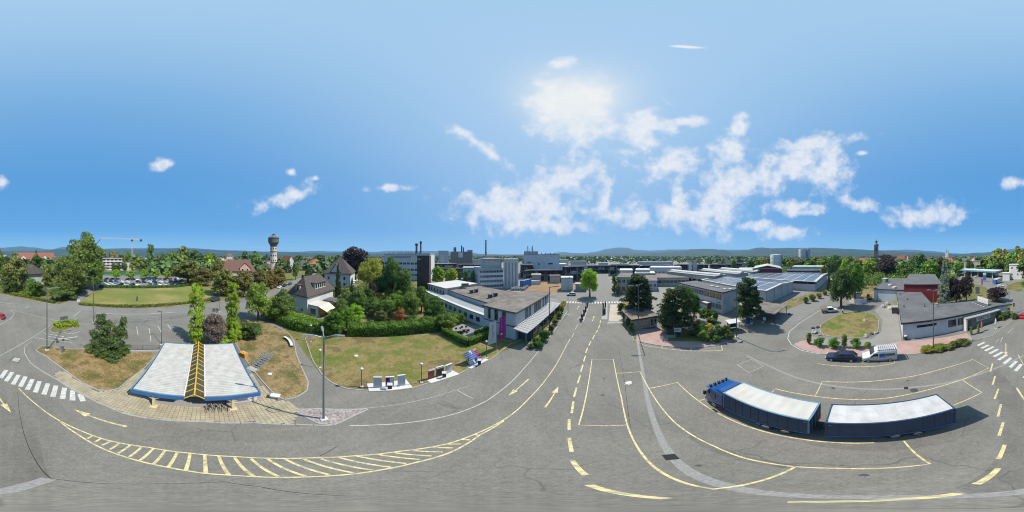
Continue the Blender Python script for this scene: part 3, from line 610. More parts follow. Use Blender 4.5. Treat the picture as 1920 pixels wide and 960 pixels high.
# ================================================================ trees
def leaf_cloud(centers, normals, size, rng, jit=.35):
    n = len(centers)
    t = rng.normal(size=(n,3)); nn = normals + rng.normal(scale=jit, size=(n,3)); nn /= np.linalg.norm(nn, axis=1)[:,None]+1e-9
    a = np.cross(nn, t); a /= np.linalg.norm(a, axis=1)[:,None]+1e-9; b = np.cross(nn, a)
    s = size*(.6+.8*rng.random((n,1))); a = a*s; b = b*s*.75
    v = np.stack([centers-a, centers-b*.8, centers+a, centers+b*.8], 1)
    v[:,0] += nn*s*.18; v[:,2] -= nn*s*.22
    return v.reshape(-1,3)
def np_mesh(name, v, mats, nper=4, extra=None):
    me = bpy.data.meshes.new(name); nf = len(v)//nper
    me.vertices.add(len(v)); me.vertices.foreach_set('co', v.astype(np.float32).ravel())
    me.loops.add(len(v)); me.loops.foreach_set('vertex_index', np.arange(len(v), dtype=np.int32))
    me.polygons.add(nf); me.polygons.foreach_set('loop_start', np.arange(0, len(v), nper, dtype=np.int32))
    try: me.polygons.foreach_set('loop_total', np.full(nf, nper, dtype=np.int32))
    except Exception: pass
    for m in mats: me.materials.append(MAT[m])
    me.update(calc_edges=True); me.validate(); return me
def crown(kind, n, size, seed):
    r = np.random.default_rng(seed)
    cs = []
    if kind in ('broad', 'tall', 'bush', 'willow', 'dome'):
        cz, rz, k = {'broad': (.52,.46,100), 'tall': (.51,.47,100), 'bush': (.44,.50,60), 'willow': (.52,.46,80), 'dome': (.49,.49,110)}[kind]
        for i in range(k):
            d = r.normal(size=3); d /= np.linalg.norm(d)
            if d[2] < -.93 and kind != 'bush': d[2] *= -1
            q = r.random()**.45*(.93 if kind == 'dome' else .86)
            w = .5*(1+.10*math.sin(3*math.atan2(d[1], d[0])+seed)) if kind != 'dome' else .5
            rad = .09+.11*r.random() if kind != 'dome' else .10+.05*r.random()
            if q > .75 and kind in ('broad','tall') and r.random() < .3: q *= 1.12; rad *= .75
            cs.append((d[0]*w*q, d[1]*w*q, cz+d[2]*rz*q, rad, rad*(.8 if kind != 'willow' else 1.3)*.9))
    elif kind == 'multi':
        for lx, ly, top, rr in ((-.22,.05,1.0,.24), (.36,0,.93,.15), (-.02,.25,.78,.24), (.08,-.2,.62,.26), (-.38,-.05,.66,.14), (.2,.1,.70,.2)):
            for i in range(34):
                s = r.random()**.8; t = r.random()*6.28; w = rr*(1-.75*s**2.2)*r.random()**.5; rad = .07+.05*r.random(); cs.append((lx*(.35+.65*s)+math.cos(t)*w, ly*(.35+.65*s)+math.sin(t)*w, top*(.06+.90*s), rad, rad*.7))
    elif kind == 'column':
        for i in range(130):
            z = .05+.91*r.random(); w = .42*min(1, (z+.06)/.22)*(1-max(0,(z-.68)/.36)**2*.75); t = r.random()*2*PI; q = r.random()**.5
            cs.append((math.cos(t)*w*q, math.sin(t)*w*q, z, (.10+.07*r.random()), .03+.02*r.random()))
    elif kind == 'spruce':
        for i in range(180):
            z = .04+.93*r.random()**1.1; w = .5*(1-z)**.8+.02; t = r.random()*2*PI; q = .5+.5*r.random()
            cs.append((math.cos(t)*w*q, math.sin(t)*w*q, z, .05+.13*(1-z), .035))
    elif kind == 'pine':
        for i in range(150):
            z = .08+.87*r.random(); w = .5*(1-max(0,(z-.35)/.68)**1.5*.75)*(.7+.3*min(1,(z-.05)/.2)); t = r.random()*2*PI; q = r.random()**.4*(1.05 if r.random()<.3 else .9)
            cs.append((math.cos(t)*w*q, math.sin(t)*w*q, z+.02, .08+.08*r.random(), .035+.03*r.random()))
    cs = np.array(cs); wt = cs[:,3]**2; wt /= wt.sum()
    idx = r.choice(len(cs), n, p=wt); c = cs[idx]
    d = r.normal(size=(n,3)); d /= np.linalg.norm(d, axis=1)[:,None]; d[:,2] = np.where(d[:,2] < -.3, -d[:,2], d[:,2])
    q = (.55+.5*r.random((n,1)))
    pos = c[:,:3] + d*q*np.stack([c[:,3], c[:,3], c[:,4]*(1 if kind in ('spruce','pine','column') else 1)], 1)
    nor = d.copy(); nor[:,2] += .35
    pos[:,2] = np.clip(pos[:,2], .004, 1.0)
    if kind == 'willow': nor[:,2] *= .3
    return leaf_cloud(pos, nor, size, r, .55)
def trunk_mb(kind, seed):
    r = random.Random(seed); m = MB()
    top = {'bush': .45, 'spruce': .93, 'pine': .85, 'column': .85}.get(kind, .62); w = {'bush': .012, 'spruce': .035, 'pine': .045, 'column': .05}.get(kind, .04)
    m.tube((0,0,0), (0.01,0,.18), w*1.35, w, 7, caps=False); m.tube((.01,0,.18), (.0,.01,top*.6), w, w*.7, 7, caps=False); m.tube((0,.01,top*.6), (.02,0,top), w*.7, w*.2, 6)
    for i in range(7):
        z0 = .2+.07*i if kind != 'bush' else .02; t = r.random()*6.28; q = .30+.12*r.random()
        m.tube((0,0,min(z0,top-.05)), (math.cos(t)*q, math.sin(t)*q, min(z0+.18+.1*r.random(), .93)), w*.5, w*.12, 5)
    return m
CR = {}
LODS = {0: (17000, .020), 1: (6500, .032), 2: (2200, .054), 3: (700, .10)}
def crown_mesh(kind, lod, var):
    k = (kind, lod, var)
    if k not in CR:
        n, s = LODS[lod]
        if kind in ('column', 'spruce'): n = int(n*.75)
        CR[k] = np_mesh(kind+'_crown', crown(kind, n, s, hash_(kind)+var*13), ['foliage'])
    return CR[k]
def hash_(s): return sum(ord(c)*(i+3) for i, c in enumerate(s)) % 997
def trunk_mesh(kind):
    k = ('t', kind)
    if k not in CR: CR[k] = trunk_mb(kind, 3).mesh('trunk', ['bark'])
    return CR[k]
TREES = []
def tree(u, base, top, hw, kind, col, label, cat='tree', group=None, name=None, var=None, lod=None, z0=0.05, rot=None):
    """u, base, top, hw are survey readings: bearing, foot, tip and half width of the crown; base<0 gives the distance in metres"""
    d = -base if base < 0 else DV(base, z0)
    h = ZV(top, d)-z0; w = WPX(2*hw, d)*(1.18 if kind in ('bush', 'dome') else 1.05)
    x, y = AT(u, d)
    if lod is None: lod = 0 if (d < 48 and hw > 11) else 1 if d < 90 else 2 if d < 170 else 3
    var = len(TREES) % (2 if lod == 0 else 3) if var is None else var
    nm = name or {'pine': 'pine_tree', 'spruce': 'spruce_tree', 'bush': 'shrub', 'column': 'poplar_tree', 'willow': 'willow_tree'}.get(kind, 'broadleaf_tree')
    t = thing(nm, label, cat, (x, y, z0), random.random()*6.28 if rot is None else math.atan2(y, x)-PI/2+rot, group, (w, w, h))
    if lod < 3: link('trunk', trunk_mesh(kind), t)
    link('crown', crown_mesh(kind, lod, var), t, color=col)
    TREES.append((x, y, w)); return t
def leaf_strip(name, pts, w, h, label, col=(.045,.085,.02), dens=55, size=.13, cat='hedge', z0=.05, irregular=.12, group=None):
    """clipped hedge along a line: dark woody core wrapped in leaves"""
    root = thing(name, label, cat, (pts[0][0], pts[0][1], z0), 0, group); ox, oy = pts[0]
    P_ = [(p[0]-ox, p[1]-oy) for p in pts]; b = band(P_, w*.8, 0); m = MB()
    for f in b.f:
        q = [b.v[i] for i in f]; m.prism([(x, y) for x, y, z in q], 0, h*.88)
    m.build('branches', 'bark' if h > 50 else 'hedge_core', root)
    r = np.random.default_rng(len(name)+int(abs(ox*7))); C_ = []; N_ = []
    for a, c in zip(P_, P_[1:]):
        l = math.hypot(c[0]-a[0], c[1]-a[1]); ux, uy = (c[0]-a[0])/l, (c[1]-a[1])/l
        for side, (area, nv) in enumerate(((l*w, (0,0,1)), (l*h, (-uy,ux,0)), (l*h, (uy,-ux,0)), (w*h*.8, (-ux,-uy,0)), (w*h*.8, (ux,uy,0)))):
            n = int(area*dens)+1; s = r.random(n)*l; t = (r.random(n)-.5)*w; z = h*(.05+.95*r.random(n))
            if side == 0: z = np.full(n, h)*(1+irregular*.4*np.sin(s*2.1)*np.sin(s*.7+1))
            elif side in (1, 2): t = np.full(n, w/2*(1 if side == 1 else -1))
            else: s = np.full(n, 0. if side == 3 else l)
            t = t + (r.random(n)-.5)*irregular; z = z + (r.random(n)-.5)*irregular
            C_.append(np.stack([a[0]+ux*s-uy*t, a[1]+uy*s+ux*t, np.maximum(z,.02)], 1)); N_.append(np.tile(nv, (n,1)))
    v = leaf_cloud(np.concatenate(C_), np.concatenate(N_).astype(float), size, r, .6)
    link('foliage', np_mesh('hedge_foliage', v, ['foliage']), root, color=col)
    return root
def thicket(label, pts, n, hr, wr, col, leaf=.22, k=60, z0=.04):
    r = np.random.default_rng(n); xs = [p[0] for p in pts]; ys = [p[1] for p in pts]; C_ = []; N_ = []; c = 0
    while c < n:
        p = (r.uniform(min(xs), max(xs)), r.uniform(min(ys), max(ys)))
        if not inside(p, pts): continue
        c += 1; h = r.uniform(*hr); w = r.uniform(*wr); d = r.normal(size=(k, 3)); d /= np.linalg.norm(d, axis=1)[:,None]; d[:,2] = np.abs(d[:,2]); q = .7+.35*r.random((k,1))
        C_.append(np.array([p[0], p[1], z0+h*.15])+d*q*np.array([w/2, w/2, h*.85])); N_.append(d+np.array([0,0,.3]))
    v = leaf_cloud(np.concatenate(C_), np.concatenate(N_), leaf, r, .5)
    return link('undergrowth', np_mesh('undergrowth', v, ['foliage']), kind='stuff', color=col, label=label, cat='undergrowth')
M('hedge_core', (.03,.045,.014), .95, .2, 2)
DG = (.040,.075,.020); MG = (.062,.110,.024); LG = (.13,.22,.030); YG = (.19,.26,.035); OG = (.085,.110,.032); GG = (.075,.105,.045)
PU = (.022,.016,.030); BR = (.090,.092,.042); SG = (.10,.155,.13); OL = (.11,.125,.05); PD = (.085,.078,.110); RD=(.19,.085,.05)
# ================================================================ trees and planting, near to far
tree(205,670,590,36,'multi',(.040,.072,.034),'dark green maple with several stems between the near car park and the dry grass corner',rot=0)
tree(190,664,636,24,'bush',(.055,.095,.030),'low green shrub at the foot of the dark maple by the car park')
tree(225,664,640,18,'bush',(.045,.085,.028),'small shrub right under the dark maple stem beside the car park wall')
tree(368,645,531,16,'column',LG,'bright green poplar behind the left half of the white canopy roof',var=0)
tree(437,634,527,15,'column',(.12,.19,.032),'bright green poplar behind the purple plum, right of it',var=1)
tree(402,645,580,25,'broad',PD,'greyish purple plum tree between the two bright poplars')
tree(484,600,527,24,'tall',(.10,.165,.040),'light green bushy tree over the footpath, right of the second poplar')
tree(530,600,541,24,'broad',(.055,.095,.030),'dark green tree leaning on the left wall of the grey villa')
tree(465,632,603,26,'bush',(.035,.070,.022),'wide dark green shrub at the lawn beside the second poplar')
tree(440,640,600,12,'bush',LG,'small bright green shrub at the foot of the second poplar')
tree(510,600,570,20,'bush',(.06,.11,.03),'green shrub at the start of the footpath below the light bushy tree')
tree(420,643,628,14,'bush',(.14,.23,.03),'low lime green shrub on the grass right of the purple plum')
# street trees
for i,(u,b,t,hw,k,c,l) in enumerate(((352,532,487,22,'dome',(.075,.10,.035),'large round olive green tree at the right end of the full car park'),
 (379,536,500,16,'dome',BR,'round tree with rusty green crown beside the large olive tree'),
 (420,553,503,20,'dome',(.080,.095,.030),'round olive tree in front of the villa with the maroon roof'),
 (458,556,507,16,'dome',BR,'rust tinged round tree, second in the row before the maroon roofed villa'),
 (486,546,503,14,'dome',(.092,.090,.040),'rusty round tree, third in the row before the maroon roofed villa'),
 (507,541,505,12,'dome',(.105,.090,.038),'rusty round tree, fourth in the row left of the water tower lawn'),
 (522,538,501,11,'dome',(.095,.090,.038),'rusty round tree at the right end of the row below the water tower'),
 (409,524,490,10,'dome',BR,'small brown green tree against the left gable of the maroon roofed villa'),
 (554,525,494,6,'broad',MG,'thin young tree on the lawn behind the grey villa'),
 (579,534,496,11,'spruce',DG,'dark conifer just behind the ridge of the grey villa'),
 (600,536,510,9,'dome',DG,'round dark shrub between the two villas'))):
    tree(u,b,t,hw*(1.12 if k=='dome' else 1),k,c,l,group='round street trees' if i<8 else None,lod=1)
# left side
LM=((0,'beside the construction block'),(205,'over the construction block roof'),(222,'right of the construction block'),(250,'beside the crane mast'),(275,'above the clubhouses'),(315,'above the right end of the car park'),(355,'behind the large olive tree'),(398,'left of the little tower house'),(455,'over the maroon villa roof'),(495,'beside the water tower shaft'),(538,'before the white gabled house'),(570,'above the pink house'),(620,'left of the copper beech'))
tree(158,541,435,38,'tall',(.070,.115,.035),'tallest tree on the left, broad and green beside the lane',lod=0)
tree(132,556,478,32,'broad',(.065,.10,.035),'broad green tree on the near left of the tallest tree',lod=0)
tree(118,561,530,24,'bush',(.055,.095,.032),'dense shrub at the lane mouth under the broad green trees',lod=0)
tree(178,545,485,16,'broad',(.050,.10,.028),'leafy tree on the right flank of the tallest tree, over the lane')
tree(148,548,522,12,'bush',OL,'pale olive shrub beside the lane')
tree(30,546,474,25,'broad',(.095,.115,.050),'grey green willow-like tree left of the small grey house')
tree(20,548,505,18,'bush',DG,'dark shrub beneath the grey green tree at the far left')
tree(62,556,520,18,'bush',(.055,.11,.025),'green shrub in front of the small grey house')
tree(57,557,538,8,'bush',LG,'small lime shrub in front of the small grey house')
tree(88,540,494,11,'broad',(.085,.12,.045),'slim green tree right of the small grey house')
tree(70,520,477,12,'broad',DG,'dark tree in front of the long red roofed school')
tree(5,530,474,16,'broad',DG,'dark tree at the left edge behind the blue fence')
tree(110,520,484,12,'broad',MG,'green tree right of the school gable')
for i,(u,b,t,hw) in enumerate(((218,524,505,8.5),(245,523.5,505,8),(270,523,504,8),(292,523,505,8),(314,522.5,505,7.5))):
    tree(u,b,t,hw,'broad',(.10,.19,.03),['bright green tree %s behind the parked cars'%w for w in ('at the left end of the row','second from the left in the row','in the middle of the row','fourth from the left in the row','at the right end of the row')][i],group='young trees behind the car park')
for i,(u,d,t,hw,k,c) in enumerate(((213,185,493,4,'column',DG),(222,185,492,4.5,'dome',DG),(233,185,491,5,'dome',DG),(195,230,470,7,'broad',BR),(212,235,470,8,'broad',(.12,.10,.04)),(228,235,472,7,'broad',BR),
 (255,170,478,13,'broad',(.09,.13,.05)),(282,240,459,7,'column',(.05,.10,.03)),(268,190,484,10,'broad',MG),(300,180,478,13,'broad',(.08,.13,.04)),(322,170,472,12,'broad',(.06,.12,.035)),
 (338,190,466,11,'broad',(.09,.13,.05)),(366,190,470,14,'broad',DG),(390,175,474,9,'broad',LG),(400,200,476,10,'broad',DG),(345,230,462,12,'broad',(.07,.11,.04)),(408,150,488,10,'broad',MG),
 (478,190,471,12,'tall',(.06,.12,.03)),(460,220,472,8,'broad',DG),(500,260,476,6,'spruce',DG),(532,190,485,8,'broad',(.08,.12,.03)),(541,175,484,6,'spruce',(.06,.09,.06)),(598,260,478,12,'broad',DG),(625,300,480,10,'broad',MG),(635,230,478,9,'broad',DG),
 (560,300,478,8,'broad',DG),(308,240,476,10,'broad',DG),(240,260,474,8,'broad',MG))):
    tree(u,-d,t,hw,k,c,'%s %s tree %s, %s'%({DG:'dark',MG:'mid green',LG:'bright',BR:'rusty'}.get(c,'olive green'),'slim' if k!='broad' else 'tall' if hw>11 else 'round',([l_ for a_,l_ in LM if a_<=u]or[''])[-1],'in front' if d<195 else 'further back'),group='suburb trees left of the water tower')
# garden block
tree(665,-112,463,27,'broad',PU,'large dark purple copper beech behind the second villa',lod=1)
tree(694,-82,485,23,'willow',(.17,.20,.055),'pale yellow green weeping willow in the gardens',lod=0)
tree(735,-66,480,20,'tall',(.045,.095,.025),'tall dark green tree in the middle of the gardens, left of the brown tower',lod=0)
tree(757,-64,505,17,'broad',(.06,.115,.035),'green tree directly left of the brown tower')
tree(712,-70,512,16,'broad',(.035,.075,.022),'deep green tree between the willow and the tall dark tree')
tree(697,-60,532,12,'broad',PU,'small dark purple tree in the shade under the willow')
tree(660,575,520,7,'spruce',(.035,.075,.03),'narrow dark spruce before the right wall of the second villa')
tree(634,566,494,7,'spruce',(.028,.05,.022),'black green ivy column on the front of the second villa')
for i,(u,b,t,hw,c,l) in enumerate(((672,590,536,18,(.06,.115,.04),'blue green garden tree right of the second villa'),(650,582,545,14,(.08,.12,.05),'grey green garden tree beside the villa terrace'),
 (700,592,556,18,(.055,.105,.03),'green garden tree in front of the dark purple tree'),(725,598,560,17,(.065,.12,.03),'green garden tree left of the small red maple'),
 (745,590,545,16,(.09,.17,.03),'bright garden tree behind the small red maple'),(770,598,548,18,(.08,.13,.035),'leafy garden tree right of the small red maple'),
 (790,585,537,15,(.07,.12,.04),'loose green tree at the foot of the brown tower'),(812,603,556,20,(.05,.10,.028),'dense green tree at the corner of the long low wing'),
 (836,618,586,20,(.07,.12,.03),'green tree above the end of the long hedge'),(690,575,540,12,DG,'deep green shrub tree in the middle of the gardens'),
 (716,603,578,12,(.09,.12,.06),'greyish shrub beside the garden trampoline'),(640,596,560,12,(.07,.12,.04),'garden shrub below the second villa'),
 (775,612,590,14,(.06,.11,.03),'shrub behind the long hedge, right of the red maple'),(800,614,592,13,(.06,.12,.03),'shrub behind the long hedge near its right end'))):
    tree(u,b,t,hw,'broad',c,l)
tree(749,608,577,10,'broad',RD,'small red leaved maple on the garden lawn')
tree(665,606,570,16,'dome',(.11,.22,.02),'bright green clipped thuja beside the villa awning',lod=0)
tree(650,616,574,13,'dome',(.07,.15,.02),'green clipped thuja in front of the villa awning',lod=0)
tree(628,628,582,16,'dome',(.05,.11,.02),'tall green thuja at the corner of the footpath and the villa')
# avenue trees by the works
for u,d,t,hw,k,c,l in ((822,95,499,13,'broad',(.12,.20,.02),'yellow green round tree right beside the brown tower'),(846,98,503,12,'broad',(.15,.21,.02),'yellow green round tree, second right of the brown tower'),
 (861,105,510,4.5,'column',DG,'slim dark green column tree left of the white flat roof mast'),(873,100,507,6,'column',(.045,.10,.03),'dark column tree, middle of three beyond the white flat roof'),(887,100,509,5.5,'column',(.05,.11,.03),'dark column tree, right of three before the pale office block')):
    tree(u,-d,t,hw,k,c,l)
tree(1106,556,504,16,'broad',(.15,.26,.02),'bright lime green tree beside the works road',lod=0)
tree(1197,592,515,28,'pine',(.032,.052,.030),'dark green pine behind the gatehouse roof',lod=0)
tree(1268,619,537,33,'pine',(.034,.055,.030),'dark green pine over the green fence, right of the gatehouse',lod=0)
tree(1402,604,520,26,'pine',(.034,.062,.030),'dark green pine in front of the solar warehouses',lod=0)
tree(1290,600,540,15,'broad',(.06,.125,.03),'lighter green tree just behind the fence pine')
tree(1305,598,552,8,'broad',(.05,.10,.03),'small green tree before the blue windowed office')
tree(1152,549,513,6,'column',(.05,.095,.04),'slim green tree at the beige corner block on the works road')
tree(1158,553,530,6,'bush',(.10,.11,.07),'greyish shrub under the beige corner block')
tree(1577,575,505,24,'broad',(.035,.070,.030),'dark green tree behind the white pickup',lod=0)
tree(1603,562,488,18,'tall',(.07,.15,.03),'green tree behind and right of the dark tree by the pickup')
tree(1661,-125,477,23,'broad',(.026,.020,.034),'large dark purple beech in front of the church nave',lod=1)
tree(1630,-130,487,14,'broad',(.12,.20,.02),'yellow green tree left of the dark purple beech')
tree(1560,-150,482,13,'broad',(.05,.10,.03),'green tree above the right end of the warehouses')
tree(1583,-140,486,10,'broad',LG,'light green tree above the dark tree by the pickup')
tree(1770,571,487,12,'spruce',(.115,.155,.21),'tall blue spruce in front of the red hall',lod=0)
tree(1793,569,515,16,'broad',(.022,.018,.030),'dark purple plum right of the blue spruce',lod=0)
tree(1812,567,515,14,'broad',(.026,.019,.032),'dark purple plum beside the roof billboard',lod=0)
tree(1869,566,538,20,'broad',(.022,.016,.030),'dark purple plum behind the sports centre roof end')
for u,d,t,hw,c,l in ((1698,120,490,15,(.08,.13,.04),'green tree between the purple beech and the red hall'),(1728,115,475,16,(.045,.10,.03),'dark green tree behind the red hall, its tallest'),(1745,105,488,17,(.075,.15,.03),'bright green tree behind the red hall'),
 (1712,150,478,12,(.055,.09,.06),'blue green tree behind the sports buildings'),(1795,150,490,12,(.08,.16,.03),'green tree left of the petrol station'),(1762,110,482,12,(.045,.055,.035),'brown green tree behind the blue spruce'),(1818,160,484,8,DG,'dark tree by the white tower block behind the petrol station')):
    tree(u,-d,t,hw,'broad',c,l)
for i,(u,d,t,hw) in enumerate(((1850,200,481,15),(1868,190,476,17),(1885,210,468,18),(1903,190,470,17),(1917,170,474,14),(1840,210,486,10),(1895,160,484,14),(1870,230,466,12),(1910,240,462,14),(1858,170,490,12))):
    tree(u,-d,t,hw,'broad',(.065+.03*(i%3),.115+.02*(i%2),.035),'green woodland tree on the rise behind the petrol station',group='woodland trees behind the petrol station')
for i,(u,d,t,hw) in enumerate(((1408,180,487,9),(1425,240,483,10),(1432,200,485,10),(1475,200,485,10),(1487,190,483,12),(1500,210,486,11),(1520,180,487,12),(1545,190,480,13),(1530,240,482,12),(1565,220,478,12),(1575,200,484,12),(1590,230,480,10),(1376,170,488,5),(1610,170,484,10),(1545,120,497,6))):
    tree(u,-d,t,hw,'broad',(.05+.03*(i%3),.10+.03*(i%2),.03),'%s tree behind the warehouses, %s'%(('dark green','green','light green')[i%3],('left of the storage tank','beside the storage tank','between tank and silos','at the silo foot','right of the silos','over the green roof hall','at the cypress','behind the north lane')[min(7,max(0,int((u-1400)/24)))]),group='trees behind the warehouses')
tree(1554,545,505,4.5,'spruce',(.03,.05,.025),'slim dark cypress at the right end of the solar hall')
# clipped shrubs along the pink pavement
for i,(u,b,t,hw,k,c,l) in enumerate(((1517,643,624,5.5,'column',(.08,.11,.03),'leftmost clipped column shrub on the pink pavement'),(1536,648,632,9,'bush',(.055,.14,.025),'round green shrub next to the left column shrub'),
 (1563,651,632,10,'bush',(.06,.16,.025),'large round green shrub in the middle of the pavement row'),(1583,650,628,6,'column',(.075,.11,.03),'tall clipped column shrub behind the dark estate car'),
 (1605,651,633,9,'bush',(.06,.14,.025),'round green shrub left of the white van'),(1627,651,641,6,'dome',(.10,.15,.03),'small yellow green ball shrub behind the white van'))):
    tree(u,b,t,hw,k,c,l,'shrub',name='clipped_shrub',z0=.19,lod=0)
for i,(u,b,t,hw) in enumerate(((1511,568,556,5),(1523,564,551,6),(1536,559,549,5),(1547,553,544,4.5))):
    tree(u,b,t,hw,'bush',(.05+.02*i,.09+.02*(i%2),.03),'round shrub on the verge along the north lane, %s from the near end'%('first','second','third','fourth')[i],'shrub',z0=.1)
for i,(u,b,t,hw,c) in enumerate(((1308,622,598,9,(.09,.10,.04)),(1320,630,606,10,(.05,.11,.03)),(1331,636,614,9,(.10,.12,.09)),(1347,634,606,10,(.085,.13,.09)),(1359,633,607,8,(.07,.11,.03)),(1320,638,618,10,(.11,.17,.04)),(1343,640,628,10,(.07,.12,.03)),(1368,636,622,8,(.08,.11,.05)),(1330,622,606,8,(.28,.26,.03)),(1300,628,618,9,(.05,.09,.03)))):
    tree(u,b,t,hw,'bush',c,('olive shrub at the left end of the gate planting bed','dark green shrub behind the sign fence end','silver grey shrub in the middle of the gate bed','tall silver lavender shrub in the gate bed','deep green shrub near the shelter end of the gate bed','lime green shrub at the front of the gate bed','low green shrub at the kerb of the gate bed','loose shrub beside the bin shelter','yellow flowering shrub in the gate bed','low dark shrub under the fence pine')[i],'shrub',z0=.1,lod=1)
for i,(u,b,t,hw,c) in enumerate(((1329,600,579,7,(.10,.13,.025)),(1341,602,582,5,(.06,.12,.025)),(1318,592,577,9,(.06,.13,.03)),(1333,606,594,9,(.05,.10,.03)))):
    tree(u,b,t,hw,'dome' if i<2 else 'bush',c,('round clipped shrub on the forecourt island, the larger','round clipped shrub on the forecourt island, the smaller','spreading shrub before the blue windowed office','low planting around the clipped forecourt shrubs')[i],'shrub',z0=.05)
for i,(u,b,t,hw) in enumerate(((1006,647,632,8),(1021,637,617,10),(1034,622,608,6),(996,652,644,6),(1013,652,642,6),(1040,608,596,6),(1048,596,584,5),(1053,586,574,4))):
    tree(u,b,t,hw,'bush',((.05,.11,.035),(.055,.12,.03),(.09,.12,.03))[i%3],'%s green shrub from the near end along the glass office arcade'%('third','fourth','fifth','first','second','sixth','seventh','eighth')[i],'shrub',z0=.1)
for i,(u,b,t,hw) in enumerate(((1164,585,566,7),(1172,600,580,6),(1178,612,594,6),(1184,622,604,5))):
    tree(u,b,t,hw,'bush',(.06,.10,.03),'shrub in the strip by the weighbridge, %s from the crossing'%('first','second','third','fourth')[i],'shrub',z0=.1)
for i,(u,b,t,hw,c) in enumerate(((1738,659,648,12,(.11,.13,.03)),(1762,656,646,14,(.09,.12,.03)),(1790,650,638,9,(.065,.085,.03)),(1806,645,635,11,(.06,.085,.03)),(1778,655,645,8,(.10,.12,.03)))):
    tree(u,b,t,hw,'bush',c,'low %s planting in the kerb bed, %s from the tall lamp'%(('yellow green','olive','dark','dark green','lime')[i],('at the left','just right','third','farthest','second')[i]),'shrub',z0=.1)
tree(1888,595,577,9,'bush',(.05,.085,.03),'shrub at the end of the sports centre wall','shrub',z0=.1)
tree(1876,600,583,8,'bush',(.055,.09,.03),'shrub at the corner of the sports centre entrance','shrub',z0=.1)
tree(1902,598,585,6,'bush',(.04,.08,.03),'small dark shrub right of the sports centre corner','shrub',z0=.1)
for i,(u,b) in enumerate(((1821,628),(1834,625))):
    tree(u,b,b-16,3.2,'column',(.10,.16,.04),'potted conifer %s of the entrance portal'%('at the white pillar','in front of the dark wall')[i],'potted plant',name='potted_conifer',z0=.15)
# hedges
leaf_strip('long_hedge', GP((652,626),(690,626),(730,625),(790,620),(835,612),(862,603)), 3.2, 2.4, 'long dense green hedge bordering the villa garden above the big lawn', (.055,.115,.022), 60, .15, irregular=.35)
leaf_strip('path_hedge', GP((508,590),(530,604),(560,615),(600,621),(640,625)), 3.6, 2.3, 'thick green hedge along the footpath in front of the grey villa', (.07,.14,.025), 55, .15, irregular=.5)
leaf_strip('terrace_hedge', GP((832,626),(878,648),(921,630)), 1.1, 1.5, 'clipped hedge corner around the office terrace', (.06,.125,.018), 90, .10, irregular=.08)
leaf_strip('terrace_hedge', GP((892,632),(917,622)), 1.0, 1.4, 'short clipped hedge beside the office wall behind the terrace corner', (.06,.125,.018), 90, .10, irregular=.08)
leaf_strip('road_hedge', GP((149,572),(250,576),(330,572),(384,566),(400,560)), 1.2, .8, 'low trimmed hedge along the street below the yellow meadow', (.075,.10,.03), 24, .2, irregular=.2)
leaf_strip('car_park_hedge', GP((186,539),(250,540),(330,539),(352,536),(380,536)), 1.6, 1.2, 'clipped dark hedge in front of the parked cars', (.04,.085,.022), 14, .28, irregular=.2)
leaf_strip('verge_hedge', GP((18,552),(60,560),(102,569)), 1.2, .9, 'low green hedge on the far side of the street at the left', (.07,.10,.03), 18, .22, irregular=.25)
leaf_strip('island_juniper', GP((105,614),(120,610),(146,609)), 3.2, .7, 'low bright green juniper mound on the junction island', (.13,.19,.025), 50, .15, irregular=.4)
leaf_strip('villa_side_hedge', GP((535,590),(560,598),(590,606)), 2, 1.3, 'lime green hedge before the lower windows of the grey villa', (.11,.19,.03), 45, .15, irregular=.4)
leaf_strip('roadside_planting', GP((1040,600),(1050,584),(1058,568)), 1.4, .7, 'orange green flower strip beside the office railings', (.17,.15,.03), 50, .12, irregular=.3)
leaf_strip('juniper_bank', GP((22,551),(50,556)), 3.0, .6, 'sprawling shrub bank at the left street verge', (.09,.12,.035), 30, .2, irregular=.4)
for lb,pp,n,hr,wr,c,lf,k in (('dense garden undergrowth between the villas and the long hedge',[(640,62),(700,56),(760,54),(815,56),(812,66),(795,72),(760,82),(700,88),(662,80)],150,(1.5,4.5),(2.5,5),(.062,.105,.032),.26,90),
 ('second garden undergrowth',None,0,0,0,0,0,0),
 ('dense shrubs along the street verge at the left',[(0,78),(40,76),(90,74),(128,70),(150,82),(128,105),(60,120),(0,110)],90,(1.2,4),(3,6),(.065,.105,.035),.32,80),
 ('shrubs and low trees behind the tennis courts and car park',[(268,175),(345,172),(420,150),(420,190),(330,230),(268,225)],110,(3,9),(6,11),(.07,.12,.035),.6,60),
 ('low trees behind the red hall and the church side',[(1595,84),(1640,100),(1700,100),(1780,94),(1795,125),(1700,150),(1600,150)],230,(3,8),(5,9),(.07,.125,.035),.5,60),
 ('planting behind the grey villa along the side street',[(600,72),(650,72),(655,88),(600,92)],26,(1.5,4),(3,5),(.055,.095,.03),.3,80),
 ('green belt at the foot of the arched halls and storage tanks',[(1400,175),(1600,150),(1600,230),(1400,260)],120,(5,10),(7,12),(.055,.10,.032),.7,55)):
    if pp: thicket(lb,[AT(*q) for q in pp],n,hr,wr,c,lf,k)
